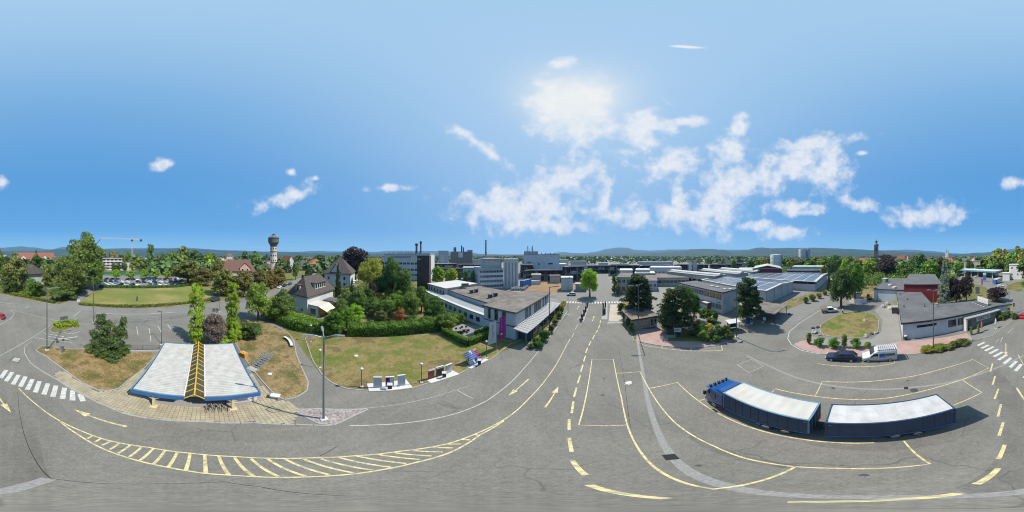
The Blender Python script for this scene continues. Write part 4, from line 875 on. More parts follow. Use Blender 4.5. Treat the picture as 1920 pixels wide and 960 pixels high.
# grass tufts on the near lawns (uncountable)
def tufts(name, poly, n, size, col, z):
    r = np.random.default_rng(5); xs = [p[0] for p in poly]; ys = [p[1] for p in poly]; pts = []
    while len(pts) < n:
        p = (r.uniform(min(xs), max(xs)), r.uniform(min(ys), max(ys)))
        if inside(p, poly): pts.append((p[0], p[1], z+size*.4))
    c = np.array(pts); nn = r.normal(size=(len(c),3)); nn[:,2] *= .35
    v = leaf_cloud(c, nn, size, r, .3); o = link(name, np_mesh(name, v, ['foliage']), kind='stuff', color=col, label='short dry and green grass tufts', cat='grass'); return o
tufts('grass_tufts', GP((580,645),(587,675),(605,702),(650,726),(772,724),(855,701),(915,675),(930,662),(880,654),(830,630),(730,634),(650,632)), 6000, .05, (.11,.15,.03), .08)
tufts('grass_tufts', GP((70,658),(118,657),(163,657),(290,662),(240,708),(205,729),(150,711),(120,689),(90,668)), 4000, .055, (.20,.16,.07), .10)
tufts('grass_tufts', GP((445,645),(430,610),(490,606),(545,632),(560,680),(572,725),(535,745),(485,703)), 2500, .05, (.13,.13,.045), .10)
tufts('grass_tufts', GP((1540,624),(1540,612),(1575,590),(1628,587),(1644,605),(1640,622),(1603,631)), 1500, .05, (.11,.14,.03), .10)
# ================================================================ building kit
def frame(A, B):
    return A, math.atan2(B[1]-A[1], B[0]-A[0]), math.hypot(B[0]-A[0], B[1]-A[1])
WM = {}
def win_mesh(w, h, style):
    k = (round(w, 1), round(h, 1), style)
    if k in WM: return WM[k]
    fr, gl = {'dark': ('dark_metal','glass'), 'white': ('white_plastic','glass'), 'blue': ('white_plastic','glass_blue'), 'grey': ('lamp_grey','glass')}[style]
    t = .07; m = MB(); m.box(-w/2, w/2, -.05, 0, -h/2, -h/2+t); m.box(-w/2, w/2, -.05, 0, h/2-t, h/2); m.box(-w/2, -w/2+t, -.05, 0, -h/2+t, h/2-t); m.box(w/2-t, w/2, -.05, 0, -h/2+t, h/2-t)
    if w > 1.3 and w < 6: m.box(-t/2, t/2, -.045, 0, -h/2+t, h/2-t)
    g = MB().box(-w/2+t, w/2-t, -.02, 0, -h/2+t, h/2-t)
    WM[k] = (m.mesh('window', [fr]), g.mesh('pane', [gl])); return WM[k]
def window(T, w_, d_, face, x, z, w, h, style='white', sub=True, label=None, name='window'):
    """face: f front (y=0) b back r right l left; x runs left to right as seen from outside"""
    a, g = win_mesh(w, h, style)
    loc, rz = {'f': ((x, -.003, z), 0), 'r': ((w_+.003, x, z), PI/2), 'l': ((-.003, d_-x, z), -PI/2), 'b': ((w_-x, d_+.003, z), PI)}[face]
    o = link(name, a, T, loc, rz, label=label); p = link('pane', g, o); return o
def slab_roof(T, w, d, z, mat, over=.25, th=.28, edge='kerb_stone', para=None):
    m = MB().box(-over, w+over, -over, d+over, z, z+th); r = m.build('roof', [mat], T)
    e = MB(); t = .09
    for (x0, x1, y0, y1) in ((-over-t, w+over+t, -over-t, -over), (-over-t, w+over+t, d+over, d+over+t), (-over-t, -over, -over, d+over), (w+over, w+over+t, -over, d+over)): e.box(x0, x1, y0, y1, z-.06, z+th+.06)
    e.build('edge_trim', edge, r); return r
def gable(T, w, d, z, rise, mat, over=.5, axis='x', wall=None):
    m = MB(); o = over
    if axis == 'x':
        a = [(-o,-o,z-.1),(w+o,-o,z-.1),(w+o,d/2,z+rise),(-o,d/2,z+rise)]; b = [(-o,d/2,z+rise),(w+o,d/2,z+rise),(w+o,d+o,z-.1),(-o,d+o,z-.1)]
        g = [[(0,0,z),(0,d/2,z+rise-.2),(0,d,z)], [(w,0,z),(w,d,z),(w,d/2,z+rise-.2)]]
    else:
        a = [(-o,-o,z-.1),(w/2,-o,z+rise),(w/2,d+o,z+rise),(-o,d+o,z-.1)]; b = [(w/2,-o,z+rise),(w+o,-o,z-.1),(w+o,d+o,z-.1),(w/2,d+o,z+rise)]
        g = [[(0,0,z),(w,0,z),(w/2,0,z+rise-.2)], [(0,d,z),(w/2,d,z+rise-.2),(w,d,z)]]
    for q in (a, b):
        m.quad(*q); m.quad(*[(x, y, zz-.22) for x, y, zz in q][::-1])
        for i in range(4): p, s = q[i], q[(i+1)%4]; m.quad(p, (p[0],p[1],p[2]-.22), (s[0],s[1],s[2]-.22), s)
    r = m.build('roof', mat, T)
    for t in g:
        if wall: MB().poly(t).build('gable_wall', wall, T)
    return r
def hip(T, w, d, z, rise, mat, over=.7, ridge=.35):
    o = over; r = max(0, (w-d)/2*1.0+ridge*d/2) if w > d else ridge*w/2; cx, cy = w/2, d/2
    if w >= d: p0, p1 = (cx-r, cy, z+rise), (cx+r, cy, z+rise)
    else: r = (d-w)/2+ridge*w/2; p0, p1 = (cx, cy-r, z+rise), (cx, cy+r, z+rise)
    c = [(-o,-o,z),(w+o,-o,z),(w+o,d+o,z),(-o,d+o,z)]; m = MB()
    if w >= d: m.quad(c[0], c[1], p1, p0); m.poly([c[1], c[2], p1]); m.quad(c[2], c[3], p0, p1); m.poly([c[3], c[0], p0])
    else: m.poly([c[0], c[1], p0]); m.quad(c[1], c[2], p1, p0); m.poly([c[2], c[3], p1]); m.quad(c[3], c[0], p0, p1)
    m.box(-o, w+o, -o, d+o, z-.25, z)
    return m.build('roof', mat, T)

# ================================================================ bicycle shelter with white corrugated wings
A = G(246,729,3.2); B = G(488,735,3.2); o_, rz, Wd = frame(A, B)
# roof plane size from the far corners
F1 = G(308,641.5,3.2); F2 = G(439,644,3.2)
loc_ = lambda p: ((p[0]-A[0])*math.cos(-rz)-(p[1]-A[1])*math.sin(-rz), (p[0]-A[0])*math.sin(-rz)+(p[1]-A[1])*math.cos(-rz))
l1, l2 = loc_(F1), loc_(F2)
sgn = 1 if l1[1] > 0 else -1
Dp = abs(l1[1]+l2[1])/2
print('SHELTER', Wd, Dp, l1, l2, sgn)
S = thing('bicycle_shelter', 'open bicycle shelter with two white corrugated roof wings, blue fascia and yellow ridge rafters', 'shelter', (A[0], A[1], 0), rz)
YY = lambda y: sgn*y
gl, gr = Wd*.425, Wd*.575
def ybox(m, x0, x1, y0, y1, z0, z1): 
    a, b = sorted((YY(y0), YY(y1))); m.box(x0, x1, a, b, z0, z1); return m
for x0, x1, nm in ((0.12, gl, 'left'), (gr, Wd-.12, 'right')):
    m = MB(); n = int(Dp/.16); z = 3.16
    # trapezoid ribs running across the wing
    prof = []
    y = .15
    while y < Dp-.15:
        prof += [(y, z), (y+.07, z), (y+.09, z+.055), (y+.26, z+.055), (y+.28, z)]; y += .30
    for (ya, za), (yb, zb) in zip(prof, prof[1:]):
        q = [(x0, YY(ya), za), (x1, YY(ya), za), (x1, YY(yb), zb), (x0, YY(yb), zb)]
        m.quad(*(q if sgn > 0 else q[::-1]), mi=int(za == z and zb == z))  # flat valley faces take the painted shade tone
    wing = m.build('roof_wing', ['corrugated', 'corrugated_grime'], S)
    sb = MB(); ybox(sb, x0, x1, .02, Dp-.02, z-.10, z-.03); sb.build('roof_deck', 'frame_blue', wing)
    g = MB(); ybox(g, x0-.02, x0+.10, .1, Dp-.1, z+.0, z+.09) if nm == 'right' else ybox(g, x1-.10, x1+.02, .1, Dp-.1, z, z+.09); g.build('gutter', 'white_wall', wing)
    fs = MB(); ybox(fs, x0-(.12 if nm=='left' else 0), x1+(.12 if nm=='right' else 0), -.10, .0, 2.62, 3.22); fs.build('fascia', 'blue_paint', S)
    fs = MB(); ybox(fs, x0-(.12 if nm=='left' else 0), x1+(.12 if nm=='right' else 0), Dp, Dp+.08, 3.0, 3.24); fs.build('fascia', 'frame_blue', S)
for x in (-.0, Wd):
    m = MB(); ybox(m, x-.12, x+.02, 0, Dp, 2.92, 3.24); m.build('fascia', 'blue_paint' if x else 'frame_blue', S)
cx = (gl+gr)/2
m = MB(); m.beam((cx, YY(-.1), 3.62), (cx, YY(Dp+.25), 3.70), .13, .16); m.build('ridge_beam', 'rafter_yellow', S)
for e_ in (gl, gr):
    m = MB(); m.beam((e_+(.06 if e_ == gr else -.06)*0, YY(-.05), 3.16), (e_, YY(Dp), 3.2), .07, .09); m.build('eaves_beam', 'rafter_yellow', S)
nr = 13
for i in range(nr):
    y = .0+i*(Dp+.0)/(nr-1)
    for e_ in (gl, gr):
        m = MB(); m.beam((e_, YY(y-.32), 3.22), (cx, YY(y+.0), 3.64), .07, .08); m.build('rafter', 'rafter_yellow', S)
        if i < nr-1:
            y2 = (i+1)*Dp/(nr-1); m = MB(); a, b, c, d = (e_, YY(y-.28), 3.19), (cx, YY(y+.04), 3.60), (cx, YY(y2-.02), 3.60), (e_, YY(y2-.36), 3.19)
            m.quad(a, b, c, d); m.quad(*[(q[0], q[1], q[2]-.02) for q in (d, c, b, a)]); m.build('glass_pane', 'olive_glass', S)
for cxx in (1.9, Wd-2.2):
    for y in (.35, Dp*.5, Dp-.5):
        m = MB(); m.box(cxx-.12, cxx+.12, YY(y)-.07, YY(y)+.07, .12, 2.95); m.beam((cxx, YY(y), 1.6), (cxx-1.4, YY(y), 2.95), .08, .10); m.beam((cxx, YY(y), 1.6), (cxx+1.4, YY(y), 2.95), .08, .10)
        m.box(cxx-.3, cxx+.3, YY(y)-.3, YY(y)+.3, .10, .17); c = m.build('column', 'cream_post', S)
for y in (.35, Dp*.5, Dp-.5):
    m = MB(); m.beam((.1, YY(y), 2.98), (Wd-.1, YY(y), 2.98), .12, .18); m.build('cross_beam', 'cream_post', S)
def loc_shelter(x, y, z=0): return (A[0]+math.cos(rz)*x-math.sin(rz)*YY(y), A[1]+math.sin(rz)*x+math.cos(rz)*YY(y), z)
# banner with pink lettering marks on the shelter front
BN = thing('banner', 'white banner with pink script hanging under the right end of the shelter roof', 'banner', (*G(438,758),.1), frame(G(438,758),G(482,753))[1])
bw = frame(G(438,758),G(482,753))[2]
MB().box(0, bw, 0, .03, .15, 1.15).build('cloth', 'white_plastic', BN)
for x in (.0, bw-.05): MB().box(x, x+.05, .03, .08, 0, 1.2).build('post', 'dark_metal', BN)
m = MB(); r_ = random.Random(2)
for i in range(9):
    x = .25+i*.13; m.quad((x, -.004, .32+.05*math.sin(i)), (x+.05, -.004, .30), (x+.13, -.004, .5+.08*math.cos(i*2)), (x+.09, -.004, .52))
m.build('pink_script', 'pink_print', BN); m = MB()
for i in range(14): m.quad((.25+i*.085, -.004, .68), (.30+i*.085, -.004, .68), (.30+i*.085, -.004, .75), (.25+i*.085, -.004, .75))
m.build('small_lettering', 'lamp_grey', BN, kind='stuff')
MB().poly([(bw*.66, -.004, .72), (bw*.74, -.004, .66), (bw*.86, -.004, .82), (bw*.78, -.004, .86)]).build('dark_mark', 'violet_print', BN)
# bicycles under the roof
def bicycle(x, y, z, rz_, label, col='black_rubber'):
    t = thing('bicycle', label, 'bicycle', (x, y, z), rz_, 'bicycles under the shelter roof')
    for wx in (0, 1.05):
        m = MB()
        for i in range(14):
            a, b = 2*PI*i/14, 2*PI*(i+1)/14; m.tube((wx+.33*math.cos(a), 0, .34+.33*math.sin(a)), (wx+.33*math.cos(b), 0, .34+.33*math.sin(b)), .022, n=5, caps=False)
        w = m.build('wheel', 'black_rubber', t); m = MB()
        for i in range(6): a = PI*i/6; m.tube((wx-.31*math.cos(a), 0, .34-.31*math.sin(a)), (wx+.31*math.cos(a), 0, .34+.31*math.sin(a)), .005, n=3)
        m.build('spokes', 'galv', w)
    m = MB()
    for a, b in (((0,0,.34),(.38,0,.32)),((.38,0,.32),(.25,0,.80)),((0,0,.34),(.28,0,.70)),((.38,0,.32),(.88,0,.72)),((.27,0,.74),(.86,0,.80)),((.86,0,.85),(1.05,0,.34))): m.tube(a, b, .02, n=6)
    m.build('frame', col, t); MB().box(.12, .38, -.07, .07, .84, .90).build('saddle', 'black_rubber', t); m = MB(); m.tube((.84,-.28,1.0),(.84,.28,1.0), .017); m.tube((.86,0,.8),(.84,0,1.0), .018); m.build('handlebar', 'dark_metal', t)
for i, (fx, col) in enumerate(((.60,'dark_metal'),(.65,'dark_metal'),(.70,'blue_box'),(.745,'dark_metal'))):
    p = loc_shelter(Wd*fx, .1); bicycle(p[0], p[1], .11, rz+1.25*sgn+.1*i, ('black bicycle parked leftmost under the shelter roof','black bicycle second from the left beside the banner','blue framed bicycle between two black ones beside the banner','black bicycle nearest the cream column of the shelter')[i], col)
# white bench-like planter, orange cupboard, galvanised stair
def rotbox(name, label, cat, u, v, w, d, h, mat, ang=0, z0=.09):
    x, y = G(u, v, z0); return thing(name, label, cat, (x, y, z0), ang)
t = rotbox('concrete_bench', 'white concrete block bench on the paving right of the shelter', 'bench', 516, 746, 0,0,0, '', 1.2)
MB().box(-.45,.45,-.32,.32,.42,.62).build('seat','white_wall',t); MB().box(-.36,.36,-.24,.24,0,.42).build('base','concrete',t)
t = rotbox('grit_box', 'orange cupboard standing behind the right edge of the shelter roof', 'box', 457, 668, 0,0,0,'', .9)
MB().box(-.55,.55,-.4,.4,0,.8).build('body','orange',t); MB().box(-.6,.6,-.45,.45,.8,.88).build('lid','orange',t); MB().box(-.1,.1,-.08,.08,.88,1.0).build('handle','white_plastic',t)
p = G(478,690,.1); q = G(508,672,.1); ang = math.atan2(q[1]-p[1], q[0]-p[0])
t = thing('steel_stair', 'small galvanised steel stair with railings lying across the dry bank behind the shelter', 'stair', (p[0], p[1], .1), ang)
ln = math.hypot(q[0]-p[0], q[1]-p[1])
for s in (-.55, .55):
    m = MB(); m.beam((0,s,.1),(ln,s,1.1),.06,.22); m.build('stringer','galv',t)
    m = MB(); m.beam((0,s,1.0),(ln,s,2.0),.05); m.beam((0,s,.55),(ln,s,1.55),.04)
    for i in range(5): m.beam((ln*i/4,s,.1+i*.25),(ln*i/4,s,1.0+i*.25),.045)
    m.build('railing','galv',t)
for i in range(8): MB().box(ln*(i+.2)/8, ln*(i+.9)/8, -.52, .52, .12+i/8, .16+i/8).build('step','galv',t)
MB().box(-1.0,-.02,-.7,.7,.05,.16).build('landing','concrete',t)
m = MB(); m.box(-2.4,-1.3,-.6,.8,0,.45); m.build('cellar_hatch','galv',t)
m = MB(); p = G(500,617,.1)
t = thing('curved_bench', 'curved white bench seat on the dry bank beside the footpath', 'bench', (*G(541,646,.1), .1), 0)
c = G(541,646,.1); m1 = MB(); m2 = MB()
arc = [(1.7*math.cos(a)-1.7, 1.7*math.sin(a)) for a in [(-.55+i*.16) for i in range(8)]]
rr = 2.5; base = math.atan2(*reversed(G(541,646)))
c0_ = G(541,646,.1); arc = [(q[0]-c0_[0], q[1]-c0_[1]) for q in GP((533,634),(537,636),(541,639),(544,643),(546,647),(547,651), z=.1)]
for mm, w_, z0, z1 in ((m1,.5,.38,.46),(m2,.3,0,.38)):
    b = band(arc, w_, 0)
    for f in b.f: mm.prism([(b.v[i][0], b.v[i][1]) for i in f], z0, z1)
m1.build('seat','white_wall',t); m2.build('base','dark_metal',t)
for (u, v, r_, nm, lb) in ((748,668,.35,'manhole_slab','pale round slab lying in the lawn right of the big lamp'),(506,702,.3,'manhole_slab','pale round slab in the dry bank by the steel stair'),):
    x, y = G(u-80 if u==748 else u, v); m = MB(); m.lathe([(0,.16),(r_,.16),(r_,.09)], 10); o = m.build(nm,'white_wall', loc=(x,y,0), label=lb, cat='slab')
# dark stele and wooden post on the meadow, utility boxes
x,y=G(257,565,.1); t=thing('info_stele','slim dark stele standing alone on the yellow meadow','stele',(x,y,.1),.4); MB().box(-.3,.3,-.15,.15,0,2.0).build('body','dark_metal',t); MB().box(-.34,.34,-.19,.19,-.0,.12).build('plinth','concrete',t)
x,y=G(116,660,.1); t=thing('utility_cabinet','grey utility cabinet at the edge of the dry grass corner','cabinet',(x,y,.1),.5); MB().box(-.3,.3,-.2,.2,.1,1.2).build('body','galv',t); MB().box(-.33,.33,-.23,.23,1.2,1.26).build('lid','lamp_grey',t); MB().box(-.25,.25,-.15,.15,0,.1).build('plinth','concrete',t)
x,y=G(1033,660-0); 
x,y=G(118,640); t=thing('barrier_post','short barrier post with white lamp at the car park entrance','post',(x,y,0),.5); MB().box(-.09,.09,-.09,.09,0,1.0).build('post','lamp_grey',t); MB().lathe([(0,1.25),(.14,1.2),(.16,1.08),(.1,1.0)],10).build('lamp','white_plastic',t)
x,y=G(107,643);x2,y2=G(131,640); t=thing('car_park_barrier','white barrier boom across the car park entrance','barrier',(x,y,0),frame((x,y),(x2,y2))[1]); bl=frame((x,y),(x2,y2))[2]
MB().box(-.15,.15,-.15,.15,0,1.0).build('housing','lamp_grey',t); MB().box(.15,bl+1.5,-.04,.04,.85,.95).build('boom','white_plastic',t)
# sign frames at the junction
for u,v,h,lb in ((123,610,2.6,'grey sign board on two posts on the junction island, the larger'),(117,606,1.9,'small grey sign board beside the larger one on the junction island')):
    x,y=G(u,v,.1); t=thing('sign_board',lb,'sign',(x,y,.1),math.atan2(y,x)-PI/2)
    for s in (-.45,.45): MB().tube((s,0,0),(s,0,h),.04).build('post','lamp_grey',t)
    MB().box(-.55,.55,-.03,.03,h-.9,h).build('board','lamp_grey',t)
# fence row along the car park
def fence(name,label,pts,h,sp,mat='lamp_grey',rails=(.95,),mesh=None,z0=0,pw=.05,group=None):
    root=thing(name,label,'fence',(pts[0][0],pts[0][1],z0),0,group); ox,oy=pts[0]; pm=MB().box(-pw/2,pw/2,-pw/2,pw/2,0,h).mesh('post',[mat])
    for a,b in zip(pts,pts[1:]):
        l=math.hypot(b[0]-a[0],b[1]-a[1]); n=max(1,int(l/sp))
        for i in range(n+(b==pts[-1])): link('post',pm,root,(a[0]-ox+(b[0]-a[0])*i/n,a[1]-oy+(b[1]-a[1])*i/n,0))
        for r_ in rails: m=MB(); m.beam((a[0]-ox,a[1]-oy,h*r_),(b[0]-ox,b[1]-oy,h*r_),.035); m.build('rail',mat,root)
        if mesh:
            m=MB(); ux,uy=(b[0]-a[0])/l,(b[1]-a[1])/l; k=int(l/mesh)
            for i in range(k): x,y=a[0]-ox+ux*l*i/k,a[1]-oy+uy*l*i/k; m.box(x-.008,x+.008,y-.008,y+.008,.05,h)
            m.build('wire_mesh',mat,root,kind='stuff')
    return root
fence('post_fence','low fence of grey posts and a thin rail between the car park and the street',GP((145,604),(180,606),(215,607),(255,605),(300,601),(360,592)),1.0,3.2,rails=(.9,.45))
fence('wire_fence','low grey wire fence behind the dry grass corner beside the car park',GP((235,655),(300,655)),1.0,2.4,rails=(1.0,.1),mesh=.25)
m=MB(); m.beam((*G(232,660),.25),(*G(300,660),.25),.25,.4); struct('low_wall',m,'kerb_stone')

# ================================================================ street lamps
def lamp(u,v,top,arms,label,z0=0.0,group='tall street lamps',mat='lamp_grey',r=.11,al=1.9):
    x,y=G(u,v,z0); d=math.hypot(x,y); h=ZV(top,d)-z0
    t=thing('street_lamp',label,'street lamp',(x,y,z0),0,group)
    m=MB(); m.tube((0,0,0),(0,0,h),r,r*.62,10); m.build('pole',mat,t); MB().box(-.28,.28,-.28,.28,0,.09).build('foot','white_wall',t)
    for a,l in arms:
        ca,sa=math.cos(a),math.sin(a); m=MB(); m.tube((0,0,h-.15),(ca*l*.45,sa*l*.45,h+.12),.05,.045,7); m.build('arm',mat,t)
        m=MB(); p=(ca*l*.4,sa*l*.4); q=(ca*(l+.0),sa*(l+.0)); w=.13; nx,ny=-sa*w,ca*w
        ring=lambda c,s,z0_,z1_:[(c[0]-nx*s,c[1]-ny*s,z0_),(c[0]+nx*s,c[1]+ny*s,z0_),(c[0]+nx*s*.7,c[1]+ny*s*.7,z1_),(c[0]-nx*s*.7,c[1]-ny*s*.7,z1_)]
        m.loft([ring(p,.5,h+.06,h+.14),ring((p[0]*.6+q[0]*.4,p[1]*.6+q[1]*.4),1,h+.07,h+.22),ring(q,.9,h+.12,h+.2)]); hd=m.build('lamp_head',mat,t)
        MB().box(-.0,.0,0,0,0,0)
        m=MB(); c=(p[0]*.45+q[0]*.55,p[1]*.45+q[1]*.55); m.poly([(c[0]+ca*.3-nx*.7,c[1]+sa*.3-ny*.7,h+.065),(c[0]+ca*.3+nx*.7,c[1]+sa*.3+ny*.7,h+.065),(c[0]-ca*.3+nx*.7,c[1]-sa*.3+ny*.7,h+.065),(c[0]-ca*.3-nx*.7,c[1]-sa*.3-ny*.7,h+.065)]); m.build('lens','lamp_glass',hd)
    return t
ta=lambda u:math.atan2(AT(u,1)[1],AT(u,1)[0])
lamp(607,785,630,((ta(607)+PI/2+.2,1.5),(ta(607)-PI/2-.25,1.5),(ta(607)+.1,1.5)),'tall grey three armed street lamp on the pebble triangle, nearest to the viewer',.06,mat='pole_grey',r=.105)
lamp(88,656,541,((ta(88)-PI/2,2.2),(ta(88)+2.5,1)),'tall grey street lamp on the dry grass corner at the car park entrance',.1)
lamp(1750,657,545,((ta(1750)-PI/2,1.0),(ta(1750)+PI/2,1.0)),'tall street lamp in the kerb bed before the sports centre',.1)
lamp(1197,628,537,((ta(1197)+PI/2,2.2),),'street lamp with one long arm beside the gatehouse',.1)
lamp(1381,632,533,((ta(1381)-PI/2,2.2),),'street lamp with one arm at the bin shelter, in front of the dark pine',.1)
lamp(1030,625,538,((ta(1030)-PI/2,2.2),),'dark street lamp at the corner of the glass office arcade',.1,mat='dark_metal')
lamp(1065,590,521,((ta(1065)-PI/2,.6),),'dark thin lamp by the crossing at the works road',.0,mat='dark_metal',r=.08)
lamp(175,604,520,((ta(175)+PI/2,1.8),),'pale street lamp behind the car park opposite the lane mouth',0,r=.09)
lamp(176,573,549,((ta(176)+2,.4),),'small pale lamp post at the lane mouth',.1,r=.06)
lamp(303,646,583,((ta(303)+2.5,1.1),),'blue grey lamp behind the left corner of the white canopy roof',0,mat='lamp_grey',r=.08)
lamp(411,585,535,((ta(411)+2.5,.9),),'thin street lamp at the side street between the poplars',0,r=.08)
lamp(1892,592,534,((ta(1892)+2,.8),),'thin lamp at the street corner right of the sports centre',.1,r=.08)
for u,v,t_,lb in ((678,725,690,'low globe lamp at the lower edge of the lawn, left of the grey boards'),(790,717,681,'low globe lamp on the lawn between the two board groups'),(600,689,655,'low globe lamp beside the footpath and the tall lamp'),(583,640,609,'low lamp where the footpath meets the hedge'),(912,671,639,'low lamp at the kerb right of the solar board')):
    x,y=G(u,v,.08); d=math.hypot(x,y); h=ZV(t_,d)-.08; t=thing('path_lamp',lb,'lamp',(x,y,.08),0,'low path lamps round the lawn')
    m=MB(); m.tube((0,0,0),(0,0,h-.3),.05,.045,8); m.build('pole','lamp_grey',t); MB().lathe([(.09,h-.32),(.19,h-.22),(.2,h-.08),(.13,h),(0,h+.02)],10).build('globe','white_plastic',t,smooth=True); MB().box(-.16,.16,-.16,.16,0,.08).build('foot','white_wall',t)
# small white traffic signs left
for u,v,h,lb in ((103,567,2.6,'white sign on a post at the left side of the lane mouth'),(147,570,1.8,'white sign on a post at the right side of the lane mouth')):
    x,y=G(u,v,.08); t=thing('traffic_sign',lb,'sign',(x,y,.08),math.atan2(y,x)-PI/2); MB().tube((0,0,0),(0,0,h),.05).build('post','galv',t); MB().box(-.45,.45,-.04,.02,h-.9,h).build('plate','white_plastic',t)
# traffic light pole right
x,y=G(1901,588,.1); t=thing('traffic_light','dark traffic light on a thin pole right of the sports centre','traffic light',(x,y,.1),0); MB().tube((0,0,0),(0,0,3.6),.06).build('pole','galv',t); MB().box(-.2,.2,-.2,.2,2.4,3.5).build('signal_head','dark_metal',t)
x,y=G(408,592,0); t=thing('traffic_sign','blue round sign on the traffic island between the poplars','sign',(x,y,0),math.atan2(y,x)-PI/2); MB().tube((0,0,0),(0,0,1.8),.05).build('post','galv',t); MB().lathe([(0,.04),(.35,.04),(.35,0),(0,0)],12).build('plate','blue_box',t,rz=None).rotation_euler=(PI/2,0,0)
t.children[-1].location=(0,0,1.6)

# ================================================================ exhibits on the lawn
def upx(u1,v1,u2,v2,z0): return frame(G(u1,v1,z0),G(u2,v2,z0))
def pad(*uv): return struct('concrete_pad', MB().prism(GP(*uv),0,.11),'white_wall')
pad((688,720),(761,712),(774,727),(735,732),(692,734)); pad((801,714),(848,695),(862,702),(835,711),(808,719)); pad((874,688),(909,672),(916,675),(900,683),(883,692))
def board(u1,v1,u2,v2,top,label,face,art=None,depth=.16,name='display_board',extra=None):
    A_,a,w=upx(u1,v1,u2,v2,.11); d=math.hypot(*A_); h=ZV(top,d)-.11
    t=thing(name,label,'display board',(A_[0],A_[1],.11),a)
    MB().box(0,w,0,depth,0,h).build('slab',face,t); MB().box(-.02,w+.02,-.02,depth+.02,h,h+.06).build('cap','white_wall',t)
    if art:
        for nm,mat_,x0,x1,z0,z1 in art: MB().box(w*x0,w*x1,-.012,0,h*z0,h*z1).build(nm,mat_,t)
    return t,w,h
board(700,727,716,727,708,'plain blue grey board, leftmost of the group of three','bluish_wall')
board(723,726,739,725,708,'grey board with a dark red and blue picture, middle of three','bluish_wall',(('dark_picture','violet_print',.0,.5,.3,1.0),('red_field','red_wall',.05,.35,.62,.95),('light_streak','white_plastic',.1,.45,.40,.45),('blue_text','blue_box',.12,.4,.08,.14)))
board(746,724,760,722.5,705,'plain light grey board, rightmost of the group of three','bluish_wall')
board(804,711,814,708,697,'brick red board at the left end of the capped trio','red_panel')
board(819,707,832,703,690,'dark brown board in the middle of the capped trio','brown_clad')
board(837.5,701.5,847,697,686,'white glossy board at the right end of the capped trio','white_wall')
A1=G(803.5,711,.11);A2=G(815,707.5,.11);A3=G(835,701.5,.11);A4=G(848,696.5,.11)
t=thing('linking_beam','sand coloured beam capping the trio of coloured boards','beam',(A1[0],A1[1],.11),0); m=MB(); hz=ZV(696,math.hypot(*A1))-.05
for p,q in ((A1,A2),(A2,A3),(A3,A4)): m=MB(); m.beam((p[0]-A1[0],p[1]-A1[1],hz),(q[0]-A1[0],q[1]-A1[1],hz),.32,.12); m.build('beam','kerb_stone',t)
for u,v,lb in ((731,729,'before the picture board'),(833,707,'before the dark brown board'),(899,683,'before the tilted solar board')):
    x,y=G(u,v,.11); t=thing('info_lectern','white topped info lectern '+lb,'lectern',(x,y,.11),math.atan2(y,x)-PI/2); MB().box(-.22,.22,-.05,.05,0,.95).build('stand','dark_metal',t); m=MB(); m.beam((0,-.2,.92),(0,.22,1.08),.55,.04); m.build('top','white_plastic',t)
# tilted solar board
A_,a,w=upx(881,687,905,675,.11); t=thing('solar_board','tilted display of dark solar tiles with blue, violet and salmon fields','display board',(A_[0],A_[1],.11),a)
h=2.35; tilt=.75
for x in (.2,w-.2): m=MB(); m.beam((x,.3,0),(x,.55,1.5),.08); m.build('support','dark_metal',t)
P_=lambda x,z,o=0:(x,-.1+z*math.sin(tilt)-0*o+o*0-(o*math.cos(tilt)),.25+z*math.cos(tilt)+o*math.sin(tilt))
nx_,nz_=12,7
m=MB(); m.quad(P_(0,0),P_(w,0),P_(w,h),P_(0,h)); q=[P_(0,0,-.06),P_(w,0,-.06),P_(w,h,-.06),P_(0,h,-.06)]; m.quad(*q[::-1]); m.build('panel','white_wall',t)
for i in range(nx_):
    for j in range(nz_):
        c='solar_dark' if i<4 else ('blue_box' if 5<=i+j*.6<8.5 and i<9 else 'bluish_wall' if i<7 else ('red_wall' if (j>1 and j<6 and i>8) else 'orange' if j in(0,6) and i>8 else 'violet_print'))
        c={'orange':'salmon'}.get(c,c)
        if c=='salmon': M('salmon',(.55,.24,.16),.6)
        x0,x1,z0,z1=w*(i+.06)/nx_,w*(i+.94)/nx_,h*(j+.06)/nz_,h*(j+.94)/nz_
        MB().quad(P_(x0,z0,.025),P_(x1,z0,.025),P_(x1,z1,.025),P_(x0,z1,.025)).build('tile',c,t)
# flags
def flag(u,v,top,col,label,txt):
    x,y=G(u,v,.08); d=math.hypot(x,y); h=ZV(top,d)-.08; t=thing('flagpole_flag',label,'flag',(x,y,.08),math.atan2(y,x)-PI/2)
    MB().tube((0,0,0),(0,0,h+.1),.05,.035,8).build('pole','galv',t)
    fh=h*.72; fw=1.2 if col!='magenta' else .95; n=10; m=MB(); pts=[]
    for j in range(n+1):
        row=[]
        for i in range(7):
            s=i/6; z=h-fh*(j/n)-s*.32*(1-.2*j/n)-(.35*s if j==n else 0); ww=fw*(1+.22*(j/n)**2); row.append((-.05-ww*s,.16*math.sin(s*5+j*.7)*s,z))
        pts.append(row)
    for j in range(n):
        for i in range(6): m.quad(pts[j][i],pts[j][i+1],pts[j+1][i+1],pts[j+1][i])
    m.build('cloth',col,t,smooth=True); return t,h,fh,fw
t,h,fh,fw=flag(931,656,602,'white_plastic','white flag with blue violet column of lettering and pink emblem, left of the two',None)
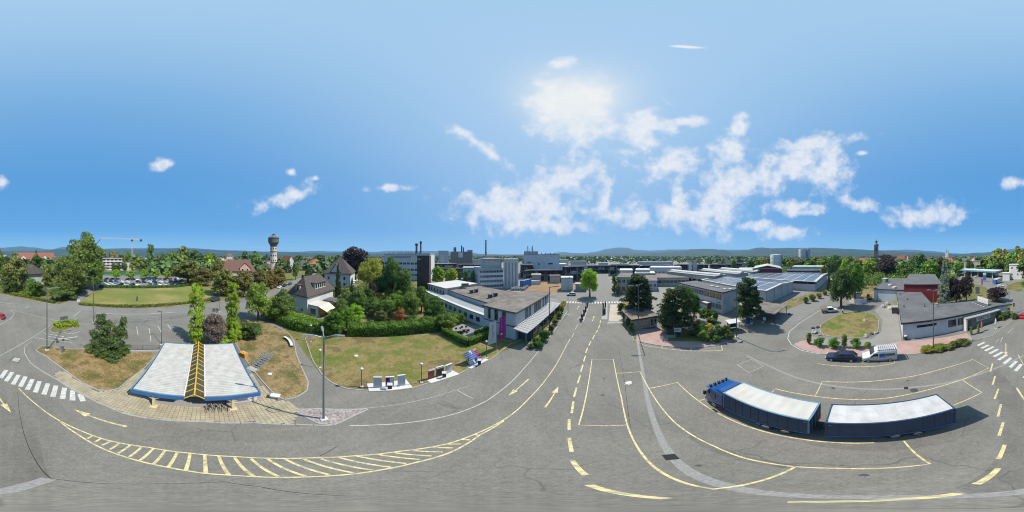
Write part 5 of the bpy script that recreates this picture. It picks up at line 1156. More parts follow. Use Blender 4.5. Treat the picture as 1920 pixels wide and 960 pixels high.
def glyph(m,x,z,s,k,y=-.12):
    # small upright strokes standing in a vertical column
    st={0:((-.5,0,.5,0),(-.5,-.5,-.5,.5),(.5,-.5,.5,.5)),1:((-.5,.5,.5,.5),(-.5,0,.5,0),(-.5,-.5,.5,-.5),(-.5,0,-.5,.5),(.5,-.5,.5,0)),2:((-.5,-.5,-.5,.5),(-.5,.5,.5,.5),(-.5,-.5,.5,-.5)),3:((-.5,-.5,0,.5),(0,.5,.5,-.5))}[k%4]
    for a,b,c,d in st: m.beam((x+a*s,y,z+b*s),(x+c*s,y,z+d*s),.05,.012)
def pf(m,i,f=.12):
    return None
for side in (-.19,.19):
    m=MB()
    for i in range(8): glyph(m,-.62-.05*math.sin(i),h-.75-i*fh*.085,.20,i,side)
    m.build('lettering','violet_print',t,kind='stuff')
    m=MB()
    for i in range(8): a=i*PI/4; m.beam((-.72+.28*math.cos(a),side,h-fh*.86+.22*math.sin(a)),(-.72+.28*math.cos(a+PI/4),side,h-fh*.86+.22*math.sin(a+PI/4)),.07,.012)
    m.build('emblem','pink_print',t)
t,h,fh,fw=flag(947,647,593,'magenta','magenta flag with a pale line of lettering and round emblem, right of the two',None)
M('pale_pink',(.75,.40,.62),.6)
for side in (-.2,.2):
    m=MB()
    for i in range(6): glyph(m,-.62,h-.6-i*fh*.09,.13,i+1,side)
    m.build('lettering','pale_pink',t,kind='stuff')
    m=MB(); m.poly([(-.62+.24*math.cos(a*PI/5),side,h-fh*.80+.24*math.sin(a*PI/5)) for a in range(10)]); m.build('emblem','pale_pink',t)
x,y=G(936,660,.08); x,y=G(912,671,.08)
# terrace furniture
struct('terrace', MB().prism(GP((842,624),(858,606),(905,612),(921,630),(880,644)),0,.10),'yard_concrete')
for u,v,lb in ((861,624,'left'),(872,621,'right')):
    x,y=G(u,v,.1); t=thing('terrace_table','grey terrace table inside the hedge corner, the %s one'%lb,'table',(x,y,.1),.5); MB().box(-.9,.9,-.45,.45,.70,.76).build('tabletop','galv',t)
    for sx in (-.8,.8):
        for sy in (-.38,.38): MB().box(sx-.04,sx+.04,sy-.04,sy+.04,0,.70).build('leg','dark_metal',t)
    for k,(cx_,cy_,r0) in enumerate(((-.5,-.8,0),(.5,-.8,0),(-.5,.8,PI),(.5,.8,PI))):
        c=thing('terrace_chair','dark terrace chair at the %s table, %s'%(lb,('front left','front right','back left','back right')[k]),'chair',(x+math.cos(.5)*cx_-math.sin(.5)*cy_,y+math.sin(.5)*cx_+math.cos(.5)*cy_,.1),.5+r0,'chairs on the office terrace')
        MB().box(-.24,.24,-.24,.24,.42,.47).build('seat','dark_metal',c); MB().box(-.24,.24,-.27,-.22,.47,.95).build('backrest','dark_metal',c)
        for sx in (-.2,.2):
            for sy in (-.2,.2): MB().box(sx-.02,sx+.02,sy-.02,sy+.02,0,.42).build('leg','dark_metal',c)
# boulders
for i,(u,v,r,m_) in enumerate(((1527,623,.75,'stone'),(1533,614,.5,'slate_dark'),(1524,615,.45,'slate_dark'),(1537,628,.3,'stone'),(1622,601,.65,'stone'),(1624,630,.7,'stone'),(1634,627,.55,'slate_dark'),(1642,624,.6,'stone'),(1600,585,.28,'slate_dark'),(1611,584,.35,'slate_dark'),(1624,586,.3,'stone'),(1636,589,.22,'stone'),(1341,601,.6,'slate_dark'),(1480,589,.5,'slate_dark'),(1388,646-6,.5,'stone'))):
    x,y=G(u,v,.1); mb=MB(); r_=random.Random(i); prof=[(0,-.1),(.9,-.1),(1.05,.25),(.8,.65),(.35,.9),(0,.92)]; mb.lathe(prof,9)
    mb.v=[(a*r*(1+.25*r_.uniform(-1,1)),b*r*(.8+.25*r_.uniform(-1,1)),c*r*(.8+.2*r_.uniform(-1,1))) for a,b,c in mb.v]
    mb.build('boulder',m_,loc=(x,y,.08),rz=r_.random()*6,label=('large pale boulder at the left tip of the round lawn','dark boulder behind the large pale one at the left tip','dark low boulder left of the pale one at the lawn tip','small stone under the left tip of the round lawn','lone pale boulder on the round lawn','pale boulder at the lower right kerb of the round lawn','dark boulder between two pale ones at the lower right kerb','pale rounded boulder at the right kerb of the round lawn','small dark stone at the top kerb of the round lawn','dark stone at the top kerb, second from the pickup','pale stone at the top kerb of the round lawn','last small stone of the top kerb row, near the drive','dark boulder at the clipped forecourt shrubs','dark boulder on the grass at the north lane','pale stone beside the lamp foot at the bin shelter')[i],cat='boulder')
# ================================================================ office with the glass arcade
def bld(name,label,cat,A,B,depth,h,wall,group=None,z0=0):
    o,a,w=frame(A,B); t=thing(name,label,cat,(o[0],o[1],z0),a,group); MB().box(0,w,0,depth,0,h).build('wall',wall,t); return t,w,depth
A=AT(907.5,36.8);B=AT(966.7,31.8); T,w,d=bld('office_building','two storey pale office with dark flat roof and arcade beside the gate road','building',A,B,19.2,6.35,'bluish_wall')
slab_roof(T,w,d,6.35,'felt_brown',.25,.25,'lamp_grey')
m=MB(); m.box(-.06,w+.06,-.06,0,3.05,3.3); m.box(w,w+.06,-.06,d,3.05,3.3); m.build('floor_band','lamp_grey',T)
for x in (1.55,3.5,5.55): window(T,w,d,'f',x,4.9,.85,2.6,'dark'); 
for x in (1.55,3.5): pass
window(T,w,d,'f',5.55,1.7,.85,2.6,'dark')
for x in (.75,2.5,4.5,6.9): MB().box(x-.55,x+.55,-.03,0,3.45,6.25).build('facade_panel','white_wall',T)
for x,ww in ((4.7,1.2),(6.2,.9),(9.2,1.3),(10.7,1.3),(12.2,1.3),(14.6,.8),(16.2,.8),(17.6,.7)): window(T,w,d,'r',x,4.9,ww,2.4,'dark')
for x,ww in ((1.9,3.6),(7.4,1.2),(13.5,.8)): MB().box(w,w+.03,x-ww/2,x+ww/2,3.5,6.25).build('facade_panel','white_wall',T)
MB().box(w+.02,w+.3,.3,d-.2,3.35,3.5).build('white_ledge','white_plastic',T)
# arcade: sloping tin roof on posts with glass behind
m=MB(); m.quad((w+.1,-1.2,3.35),(w+3.1,-1.2,2.95),(w+3.1,d+2,2.95),(w+.1,d+2,3.35)); m.quad((w+.1,-1.2,3.2),(w+.1,d+2,3.2),(w+3.1,d+2,2.8),(w+3.1,-1.2,2.8)); m.quad((w+3.1,-1.2,2.8),(w+3.1,d+2,2.8),(w+3.1,d+2,2.95),(w+3.1,-1.2,2.95)); m.quad((w+.1,-1.2,3.2),(w+3.1,-1.2,2.8),(w+3.1,-1.2,2.95),(w+.1,-1.2,3.35))
M('tin_grey',(.30,.31,.32),.55,.08,.6); ar=m.build('arcade_roof','tin_grey',T)
m=MB()
for i in range(24): y=-1.1+i*(d+3)/24; m.beam((w+.1,y,3.37),(w+3.1,y,2.97),.05,.04)
m.build('standing_seams','lamp_grey',ar,kind='stuff')
for i in range(9):
    y=-1.0+i*2.7; MB().box(w+2.75,w+3.0,y-.12,y+.12,0,2.82).build('arcade_post','lamp_grey',T)
    if i<8 and i>0: MB().box(w+2.85,w+2.9,y+.2,y+2.5,.2,2.7).build('arcade_glazing','glass',T)
MB().box(w+.1,w+3.0,.9,1.0,0,2.9).build('arcade_partition','glass_blue',T)
for k,yy in enumerate((.2,.75)):
    x,y=AT(973+6*k,32.3); 
for k,(u,v) in enumerate(((979,629),(985,628))):
    x,y=G(u,v); t=thing('waste_bin','%s standing under the front end of the office arcade'%('white litter bin','dark litter bin')[k],'bin',(x,y,0),0); MB().box(-.3,.3,-.3,.3,0,1.0).build('body',('white_plastic','dark_metal')[k],t); MB().box(-.33,.33,-.33,.33,1.0,1.08).build('lid','lamp_grey',t)
# railings beside office planting
fence('railing','dark metal railing beside the flower strip of the office arcade',[G(1036,615,.1),G(1047,596,.1),G(1056,574,.1)],1.6,1.2,'dark_metal',(1.0,.55),.3,.1)
# brown roofed middle wing
A=AT(840,63);B=AT(921,44.0); o_,a_,w_=frame(A,B)
T,w,d=bld('flat_wing','low pale wing with brown flat roof and four roof vents behind the office','building',A,B,15.5,4.6,'white_wall'); slab_roof(T,w,d,4.6,'felt_brown',.1,.15,'dark_metal')
for k,(u,z_) in enumerate(((884,5),(893,5),(919,5),(929,5))):
    dd=(57,58.5,50.5,52.5)[k]; x,y=AT(u,dd); v=thing('roof_vent',('dark roof vent','roof vent','squat dark roof vent','roof vent with slatted face')[k]+(' nearest the white roof',' second from the white roof',' nearest the office roof, left one',' nearest the office roof, right one')[k],'roof vent',(x,y,4.75),.7); MB().box(-.55,.55,-.45,.45,0,1.15).build('body','plant_steel',v); MB().box(-.6,.6,-.5,.5,1.15,1.25).build('cap','plant_steel',v); MB().box(-.5,.5,-.47,-.45,.2,1.0).build('louvre','dark_metal',v)
# white roofed wing
A=AT(802.5,72.7);B=AT(836.5,61.5)
T,w,d=bld('white_roofed_wing','low wing with bright white flat roof right of the brown tower','building',A,B,17,5.3,'white_wall'); slab_roof(T,w,d,5.3,'white_roof',.3,.35,'concrete')
for i in range(6): window(T,w,d,'f',1.2+i*w/6.4,3.9,1.1,1.6,'white')
x,y=AT(870,66); t=thing('air_handling_unit','small group of white air units on the bright white roof','air unit',(x,y,5.6),.5)
for i in range(3): MB().box(-1+i*.9,-.3+i*.9,-.5,.5,.1,.95).build('unit','galv',t)
MB().box(-1.2,1.8,-.6,-.5,0,1.3).build('frame','lamp_grey',t)
# long low wing with white parapet and windows
A=AT(793,69);B=AT(907,38.5)
T,w,d=bld('long_low_wing','long low wing with bright white parapet strip below the brown roof','building',A,B,5.2,3.15,'bluish_wall')
MB().box(-.1,w+.05,-.12,.9,3.15,3.45).build('parapet','white_roof',T); MB().box(0,w,.9,5.2,3.15,3.25).build('roof','tin_grey',T)
for i in range(8): window(T,w,d,'f',w-2.0-i*2.5,1.7,1.35,1.2,'dark')
# brown tower, factory block behind and chimneys
T,w,d=bld('brown_tower','dark brown windowless tower beside the gardens with a pale lettering plate','building',AT(782,75),AT(804.8,74),6,18.0,'brown_clad')
MB().box(.15,1.9,-.05,0,16.2,16.9).build('sign_plate','lamp_grey',T)
for i in range(7): MB().box(.25+i*.23,.38+i*.23,-.08,-.05,16.35,16.75).build('letter','white_plastic',T)
MB().box(-.1,w+.1,-.1,d+.1,18,18.2).build('roof','dark_metal',T); m=MB()
for i in range(9): m.box(w*i/9,w*i/9+.04,-.03,0,0,16.0)
m.build('cladding_joints','dark_metal',T,kind='stuff')
A,B=AT(720.5,128),AT(806,118)
T,w,d=bld('factory_block','long pale blue factory block with window bands behind the brown tower','building',A,B,30,19.4,'bluish_wall'); slab_roof(T,w,d,19.4,'felt_grey',.2,.4,'grey_wall')
for j,z in enumerate((4,7.8,12.4)):
    for i in range(11): window(T,w,d,'f',1.8+i*(w-3)/11,z,2.4,1.7,'blue')
MB().box(8,w*.6,-.04,0,16.9,17.6).build('long_sign_band','brown_clad',T)
for i,x in enumerate((3,6,10,13,16,18,21,24,27)): MB().tube((x,3+i%3,19.8),(x,3+i%3,20.9+.4*(i%2)),.22).build('roof_vent','dark_metal',T)
for i,(u,dd,tp,r) in enumerate(((781,150,457,1.1),(789,150,453,.9))):
    x,y=AT(u,dd); h=ZV(tp,dd); t=thing('chimney',('shorter dark steel chimney left of its taller twin','taller slim steel chimney right of its twin')[i]+' over the factory block','chimney',(x,y,0)); MB().tube((0,0,0),(0,0,h),r,r*.85,12).build('stack','plant_steel',t); MB().lathe([(r*1.25,h-1.6),(r*1.25,h),(r*.7,h+.2)],12).build('cap','dark_metal',t)

# ================================================================ gatehouse
A=G(1184,600.5,3.1);B=G(1235.6,592,3.1); o_,a_,w_=frame(A,B)
# eaves overhang .6: walls sit inside
ca_,sa_=math.cos(a_),math.sin(a_); A2=(A[0]+ca_*.6-sa_*.6,A[1]+sa_*.6+ca_*.6)
T=thing('gatehouse','small light brick gatehouse with flat rusty felt roof at the gate','building',(A2[0],A2[1],.08),a_); w=w_-1.2; d=6.3
MB().box(0,w,0,d,0,2.9).build('wall','brick_light',T); slab_roof(T,w,d,2.9,'felt_rust',.6,.22,'slate_dark')
m=MB(); r_=random.Random(4)
for j in range(7):
    for i in range(int(w*1.3)):
        x0=i/1.3+.38*(j%2); m.box(x0+.02,min(x0+.70,w),-.025-.02*r_.random(),0,.1+j*.38,.44+j*.38)
m.build('stone_course','brick_light',T,kind='stuff')
for x in (1.0,2.1,3.2): window(T,w,d,'f',x,1.75,.85,.95,'white')
for x in (4.7,5.7): 
    o=MB().box(x-.38,x+.38,-.08,0,.05,2.35).build('door','white_plastic',T); MB().box(x-.27,x+.27,-.1,-.08,.5,2.2).build('pane','glass',o)
for y in (1.5,3.5): window(T,w,d,'l',y,1.7,1.1,1.0,'white')
# gate barriers (dark) and weighbridge
for u,v,lb in ((1091,601,'front post of the left barrier row'),(1095,592,'second post of the left barrier row'),(1098,585,'third post of the left barrier row'),(1101,577,'rear post of the left barrier row'),(1131,590,'front post of the right barrier row'),(1134,589,'post beside the front one of the right barrier row'),(1131,578,'rear post of the right barrier row'),(1135,576,'farthest post of the right barrier row')):
    x,y=G(u,v); t=thing('gate_post','dark '+lb,'gate post',(x,y,0),.3,'dark gate posts on the road islands'); MB().box(-.16,.16,-.22,.22,0,1.9).build('housing','dark_metal',t); MB().tube((0,0,1.9),(0,0,2.5),.05).build('mast','dark_metal',t)
    MB().box(-.12,.12,-.24,-.22,1.2,1.6).build('reader','lamp_grey',t)
fence('island_barrier','dark barrier rails on the left road island at the gate',[G(1092,598),G(1102,573)],1.3,.9,'dark_metal',(1.0,.6,.3))
fence('island_barrier','dark barrier rails on the right road island at the gate',[G(1133,592),G(1134,572)],1.3,.9,'dark_metal',(1.0,.6,.3))
m=MB(); m.prism(GP((1085,603),(1095,604),(1104,575),(1098,572)),0,.14); struct('traffic_island',m,'kerb_stone'); m=MB(); m.prism(GP((1128,600),(1139,600),(1139,570),(1129,570)),0,.14); struct('traffic_island',m,'kerb_stone')
x,y=G(1090,601); t=thing('traffic_block','small red and white barrier foot at the head of the left barrier row','barrier',(x,y,.14),.3); MB().box(-.5,.5,-.25,.25,0,.4).build('base','red_panel',t); MB().box(-.3,.3,-.2,.2,.4,.7).build('top','white_plastic',t)
struct('weighbridge', MB().prism(GP((1141,603),(1167,602),(1158,571),(1144,571)),0,.05),'rust_concrete'); struct('weighbridge_ramp', MB().prism(GP((1138,607),(1169,606),(1167,602.5),(1141,603.5)),0,.035),'concrete')
fence('green_fence','dark green panel fence under the pine right of the gatehouse',[G(1241,624,.1),G(1252,630,.1),G(1310,634,.1)],1.8,2.3,'slate_dark',(1.0,.1),.12,.1)
A_,a,w=upx(1265,634,1277,634,.1); t=thing('gate_sign','white notice board with dark lettering on two posts at the green fence','sign',(A_[0],A_[1],.1),a); h=2.6
for x in (0,w): MB().box(x-.04,x+.04,-.04,.04,0,h).build('post','galv',t)
MB().box(-.05,w+.05,-.07,-.04,h-1.0,h).build('board','white_wall',t)
for i in range(5): MB().box(.12+i*w*.17,.22+i*w*.17,-.09,-.07,h-.62-.1*(i%2),h-.25).build('letter','black_print',t)
x,y=G(1259,632,.1); t=thing('stone_trough','grey stone trough left of the notice board','trough',(x,y,.1),a); MB().box(-1,1,-.3,.3,0,.6).build('body','concrete',t); MB().box(-.9,.9,-.22,.22,.6,.66).build('soil','bark',t)
# bin shelter, blue box, carport
A_,a,w=upx(1369,622,1386,619,.02); t=thing('bin_shelter','small glass walled shelter with white roof beside the dark pine','shelter',(A_[0],A_[1],.02),a)
MB().box(-.4,w+.4,-.4,2.2,2.2,2.35).build('roof','white_roof',t)
for x,y in ((0,0),(w,0),(0,1.8),(w,1.8)): MB().box(x-.05,x+.05,y-.05,y+.05,0,2.2).build('post','lamp_grey',t)
MB().box(.05,w-.05,1.77,1.8,.2,2.1).build('glass_wall','glass_blue',t); MB().box(-.02,.01,.1,1.7,.2,2.1).build('glass_wall','glass_blue',t)
A_,a,w=upx(1398,608,1411,609,.02); t=thing('blue_cabinet','blue and white vending cabinet under the edge of the carport','cabinet',(A_[0],A_[1],.02),a); MB().box(0,w,0,1.2,0,2.3).build('body','white_wall',t); MB().box(.1,w*.62,-.03,0,.2,2.1).build('door','blue_box',t); MB().box(-.1,w+.1,-.1,1.3,2.3,2.4).build('roof','galv',t)
A,B=G(1421,583.5,2.7),G(1452,589,2.7); T=thing('carport','flat roofed carport on posts behind the dark pine','carport',(A[0],A[1],.01),frame(A,B)[1]); w=frame(A,B)[2]; w0=w
MB().box(-4,w,0,9,2.6,2.8).build('roof','felt_brown',T); MB().box(-4.05,w+.05,-.06,0,2.55,2.85).build('edge_trim','cream_wall',T); MB().box(w,w+.06,-.06,9,2.55,2.85).build('edge_trim','cream_wall',T)
for x in (-3.8,w/3,w-.2):
    for y in (.3,8.7): MB().box(x-.06,x+.06,y-.06,y+.06,0,2.6).build('post','brown_clad',T)
x,y=G(1433,609,0); t=thing('traffic_sign','white board sign on a post in the shade before the carport','sign',(x,y,0),math.atan2(y,x)-PI/2); MB().tube((0,0,0),(0,0,2.2),.04).build('post','galv',t); MB().box(-.35,.35,-.04,.02,1.3,2.2).build('plate','white_wall',t)

# ================================================================ blue windowed office
A,B=AT(1274,66.6),AT(1354.8,48.4); T,w,d=bld('window_band_office','two storey pale blue office with window bands and orange blinds','building',A,B,8.4,6.85,'white_wall')
slab_roof(T,w,d,6.85,'felt_grey',.25,.2,'slate_dark'); nb=8
for j,z in enumerate((1.9,5.15)):
    for i in range(nb):
        x=w-1.6-i*(w-2)/nb; window(T,w,d,'f',x,z+.25,(w-2)/nb-.15,1.8,'blue')
        if j==1 and i in (0,1,2): MB().box(x-.95,x+.95,-.12,-.06,5.15,6.15).build('orange_blind','orange',T)
MB().box(w,w+.05,.0,d,0,6.8).build('end_panel','grey_wall',T)
MB().box(w*.70,w*.70+2.6,-2.2,0,2.9,3.05).build('entrance_roof','cream_wall',T)
for x in (w*.70+.1,w*.70+2.5): MB().box(x-.05,x+.05,-2.1,-2.0,0,2.9).build('entrance_post','lamp_grey',T)
MB().box(w*.70+.5,w*.70+2.1,-.06,0,.1,2.5).build('door','brown_clad',T)
for i in range(6): MB().box(w-2.4+i*.28,w-2.2+i*.28,-.03,0,3.35,3.65).build('letter','blue_box',T)
for i,(x,y) in enumerate(((w-2.2,3.4),(w-6.5,4.4),(w-9.5,4.8),(w-.9,4.6))):
    q=MB(); q.box(x-.55,x+.55,y-.55,y+.55,7.05,7.3); q.build('skylight','white_roof',T)
# ================================================================ solar halls
def solar_hall(name,label,A,B,depth,h,rise,wall,rows,cols,over=.5,clere=False):
    T,w,d=bld(name,label,'building',A,B,depth,h,wall)
    # low gable, ridge parallel to y (seen gable end on A-B)
    rf=MB(); o=over
    L1=[(-o,-o,h),(w/2,-o,h+rise),(w/2,d+o,h+rise),(-o,d+o,h)]; L2=[(w/2,-o,h+rise),(w+o,-o,h),(w+o,d+o,h),(w/2,d+o,h+rise)]
    for q in (L1,L2): rf.quad(*q); rf.quad(*[(x,y,z-.25) for x,y,z in q][::-1])
    rf.poly([(-o,-o,h-.25),(w+o,-o,h-.25),(w+o,-o,h),(w/2,-o,h+rise),(-o,-o,h)]); rf.quad((-o,d+o,h),(-o,d+o,h-.25),(-o,-o,h-.25),(-o,-o,h)); rf.quad((w+o,-o,h),(w+o,-o,h-.25),(w+o,d+o,h-.25),(w+o,d+o,h))
    r=rf.build('roof','grey_wall',T)
    for s in (0,1):
        x0,x1=(0.2,w/2-.4) if s==0 else (w/2+.4,w-.2); z=lambda x:h+rise*(1-abs(x-w/2)/(w/2+o))+.08
        for i in range(cols):
            for j in range(rows):
                xa,xb=x0+(x1-x0)*(i+.03)/cols,x0+(x1-x0)*(i+.97)/cols; ya,yb=.5+(d-1)*(j+.04)/rows,.5+(d-1)*(j+.93)/rows
                q=MB().quad((xa,ya,z(xa)),(xb,ya,z(xb)),(xb,yb,z(xb)),(xa,yb,z(xa))); q.build('solar_array','solar',T)
    return T,w,d
T,w,d=solar_hall('solar_warehouse','pale metal warehouse with solar panels behind the dark pine, nearer of two',AT(1436.7,59.3),AT(1486.7,80.8),40,5.3,.9,'white_wall',7,3)
for i in range(5): MB().box(w*i/4-.08,w*i/4+.08,-.06,0,0,5.2).build('downpipe','lamp_grey',T)
m=MB()
for i in range(70): m.box(w*i/70,w*i/70+.06,-.02,0,0,5.0)
for i in range(100): m.box(-.02,0,d*i/100,d*i/100+.06,0,5.0)
m.build('cladding_ribs','grey_wall',T,kind='stuff')
T,w,d=solar_hall('solar_warehouse','broad white hall with large solar roof and dark clerestory, farther of two',AT(1528,82),AT(1551,122),48,5.2,.9,'white_wall',8,4,1.0)
MB().box(-.05,w+.05,-.05,d+.05,3.6,5.0).build('clerestory','slate_dark',T)
for i in range(9): MB().box(w*(i+.1)/9,w*(i+.9)/9,-.1,-.05,3.8,4.8).build('clerestory_pane','glass',T)
for i in range(12): MB().box(-.1,-.05,d*(i+.1)/12,d*(i+.9)/12,3.8,4.8).build('clerestory_pane','glass',T)
# ================================================================ sports centre (right)
Pn=[(21.6,-23.5),(7.2,-43.4),(3.0,-46.3),(14.5,-47.5),(24.2,-38.3),(37.2,-50.8),(43.9,-44.4)]
T=thing('sports_centre','low white angled building with dark roof, red capped sign portal and roof billboard','building',(21.6,-23.5,0),frame(Pn[0],Pn[1])[1])
a=frame(Pn[0],Pn[1])[1]; LC=lambda p:((p[0]-21.6)*math.cos(-a)-(p[1]+23.5)*math.sin(-a),(p[0]-21.6)*math.sin(-a)+(p[1]+23.5)*math.cos(-a))
Q=[LC(p) for p in Pn]; w=Q[1][0]
wallp=[(0,0),(w,0),LC((4.5,-45.0)),LC((14.2,-46.6)),LC((24.0,-37.6)),LC((37.0,-49.9)),LC((43.5,-44.2))]
MB().prism(wallp,0,3.95).build('wall','bluish_wall',T)
def expand(pts,o):
    out=[]; n=len(pts); ar=sum(pts[i][0]*pts[(i+1)%n][1]-pts[(i+1)%n][0]*pts[i][1] for i in range(n)); s=1 if ar>0 else -1
    for i in range(n):
        a_,b_,c_=pts[i-1],pts[i],pts[(i+1)%n]
        def nn(p,q): l=math.hypot(q[0]-p[0],q[1]-p[1]); return ((q[1]-p[1])/l*s,-(q[0]-p[0])/l*s)
        n1,n2=nn(a_,b_),nn(b_,c_); k=o/(1+n1[0]*n2[0]+n1[1]*n2[1]); out.append((b_[0]+(n1[0]+n2[0])*k,b_[1]+(n1[1]+n2[1])*k))
    return out
m=MB(); m.prism(expand(wallp,.35),3.95,4.25,bottom=True); m.build('roof','felt_grey',T)
e=expand(wallp,.42); e2=expand(wallp,.30); m=MB()
for i in range(len(e)): j=(i+1)%len(e); m.prism([e[i],e[j],e2[j],e2[i]],3.9,4.30)
m.build('edge_trim','slate_dark',T)
sgn_=1 if Q[6][1]>0 else -1
def wf(x,z,ww,hh,style='dark',nm='window'): return window(T,w,10,'f',x,z,ww,hh,style) if sgn_>0 else None
print('SPORT',w,Q,sgn_)
def XU(u,off=0):
    dx,dy=math.sin((u-960)/960*PI),math.cos((u-960)/960*PI); n=(-math.sin(a),math.cos(a)); px_,py_=21.6-n[0]*off,-23.5-n[1]*off; k=(px_*n[0]+py_*n[1])/(dx*n[0]+dy*n[1]); return (dx*k-px_)*math.cos(a)+(dy*k-py_)*math.sin(a)
wf((XU(1719)+XU(1756))/2,2.9,XU(1756)-XU(1719),.55)
for p_,q_ in ((1778,1793),(1796,1810)): wf((XU(p_)+XU(q_))/2,2.35,XU(q_)-XU(p_),1.75)
print('XU',XU(1719),XU(1812),XU(1869))
MB().box(-.05,.12,-.03,.0,0,3.9).build('corner_trim','white_plastic',T)
# projecting portal with the sign
m=MB(); x0,x1=XU(1812,1.5),w-.2; m.box(x0,x0+.35,-1.5,-.02,0,3.1); m.build('portal_pillar','white_wall',T)
MB().box(x0+.0,x1,-1.5,-.02,3.1,3.4).build('portal_roof','kerb_stone',T); MB().box(x0+.35,x1,-.7,-.03,.0,3.1).build('portal_wall','portal_grey',T); MB().box(x1-.3,x1,-1.45,-.7,0,3.1).build('portal_pillar','lamp_grey',T)
MB().box(x0+.9,x0+1.8,-.75,-.7,.05,2.4).build('door','glass',T)
sx=XU(1831,.8); sw=XU(1857,.8)-sx
MB().box(sx,sx+sw,-.78,-.70,1.65,2.85).build('sign_plate','white_plastic',T)
cu=bpy.data.curves.new('sign_text','FONT'); cu.body='VIACTIV'; cu.size=1.02; cu.extrude=.02; cu.align_x='CENTER'
tmp=bpy.data.objects.new('tmp_text',cu); COL.objects.link(tmp); dg=bpy.context.evaluated_depsgraph_get(); me=bpy.data.meshes.new_from_object(tmp.evaluated_get(dg)); bpy.data.objects.remove(tmp)
me.materials.clear(); me.materials.append(MAT['black_print'])
o=link('sign_lettering',me,T); o.matrix_local=Matrix.Translation((sx+sw/2,-.80,1.88))@Matrix.Rotation(PI/2,4,'X')@Matrix.Diagonal((sw/4.6,1,1,1))
# roof details: billboard and vents
def onroof(u,v,z): p=G(u,v,z); return LC(p)
def TW(l,z=4.25): return (21.6+math.cos(a)*l[0]-math.sin(a)*l[1],-23.5+math.sin(a)*l[0]+math.cos(a)*l[1],z)
P1,P2=AT(1833,47.0),AT(1853,43.5); t=thing('roof_billboard','white billboard on a braced frame on the dark roof of the sports centre','billboard',(P1[0],P1[1],4.25),frame(P1,P2)[1]); bw=frame(P1,P2)[2]
for i in range(4): MB().box(bw*i/4+.02,bw*(i+1)/4-.02,-.05,.05,.35,1.95).build('panel','white_wall',t)
for i in range(5):
    x=bw*i/4; m=MB(); m.beam((x,0,0),(x,0,1.9),.07); m.beam((x,-1.6,.05),(x,-.06,1.3),.06); m.beam((x,-1.6,.05),(x,0,.05),.06); m.build('brace','galv',t)
    MB().box(x-.25,x+.25,-1.85,-1.35,0,.18).build('ballast','kerb_stone',t)
for i,(u,v) in enumerate(((1701,562),(1734,575),(1695,576),(1688,553))):
    x,y=G(u,v,4.3); t=thing('roof_pipe','small dark vent pipe on the sports centre wing, %s'%('upper middle','nearest the tall lamp','lower left','farthest left')[i],'vent pipe',(x,y,4.25)); MB().tube((0,0,0),(0,0,.6),.12).build('pipe','dark_metal',t); MB().lathe([(.2,.6),(.0,.72)],8).build('cowl','dark_metal',t)
x,y=G(1757,575,4.3); t=thing('satellite_dish','pale dish on the inner corner of the sports centre roof','dish',(x,y,4.25),.4); m=MB(); m.lathe([(0,0),(.3,.05),(.5,.18)],12); o=m.build('bowl','white_plastic',t); o.location=(0,0,.6); o.rotation_euler=(1.0,0,0); MB().tube((0,0,0),(0,0,.6),.05).build('mast','galv',t)
x,y=AT(1677,66); t=thing('roof_light','white roof light of the blue grey hall, nearest the wing','roof light',(x,y,4.9)); MB().box(-.8,.8,-.8,.8,0,.5).build('dome','white_roof',t)
x,y=AT(1669,72); t=thing('roof_light','white round roof light left of the square one on the blue grey hall','roof light',(x,y,4.9)); MB().lathe([(1.0,0),(.9,.5),(0,.7)],12).build('dome','white_roof',t)
x,y=AT(1660,82); t=thing('air_unit','boxy metal air unit on the far edge of the blue grey hall roof','air unit',(x,y,4.9)); MB().box(-1.2,1.2,-1,1,0,1.7).build('housing','galv',t); MB().box(-1.3,1.3,-1.1,1.1,1.7,1.85).build('cover','white_roof',t)
# blue grey hall & red hall
A,B=AT(1639,64.6),AT(1697,62.5); T,w,d=bld('side_hall','low blue grey hall with dark roof left of the red hall','building',A,B,33,4.6,'bluish_wall'); slab_roof(T,w,d,4.6,'felt_grey',.2,.25,'slate_dark')
MB().box(1.2,1.4,-.04,0,0,4.5).build('downpipe','teal',T)
for i in range(3): MB().box(2.6+i*.45,2.85+i*.45,-.04,0,3.4,3.8).build('letter','blue_box',T)
A,B=AT(1695,61.5),AT(1763,61.5); T,w,d=bld('red_hall','tall red sports hall with grey roof behind the white angled building','building',A,B,32,7.3,'red_wall'); slab_roof(T,w,d,7.3,'felt_grey',.25,.25,'kerb_stone')
# clutter at the sports centre back entrance
x,y=G(1679,588,0.03); t=thing('door_porch','small grey porch with glass door at the long wing','porch',(x,y,.03),.8); MB().box(-1.2,1.2,-1,1,2.3,2.45).build('roof','concrete',t); MB().box(-1.1,1.1,-.05,.05,0,2.3).build('glass_door','glass',t); MB().box(-1.2,-1.05,-1,1,0,2.3).build('side_wall','grey_wall',t)
for i,(u,v,c,lb) in enumerate(((1664,571,'stone','large grey boulder heap beside the porch'),(1656,576,'stone','pale stone statue base near the porch'),(1669,580,'cream_wall','cream cushion box beside the porch'))):
    x,y=G(u,v,.03); m=MB(); m.lathe([(0,0),(1.0,0),(.9,.6),(.4,1.1),(0,1.2)],7); m.build('stone_heap' if i<2 else 'cushion_box',c,loc=(x,y,.02),label=lb,cat='stone' if i<2 else 'box')
x,y=G(1698,637,.09); t=thing('litter_bin','black litter bin with white lid at the corner of the white wall','bin',(x,y,.09)); MB().lathe([(.25,0),(.3,.9),(0,.9)],10).build('body','dark_metal',t); MB().lathe([(.32,.9),(.3,1.05),(0,1.08)],10).build('lid','white_plastic',t)
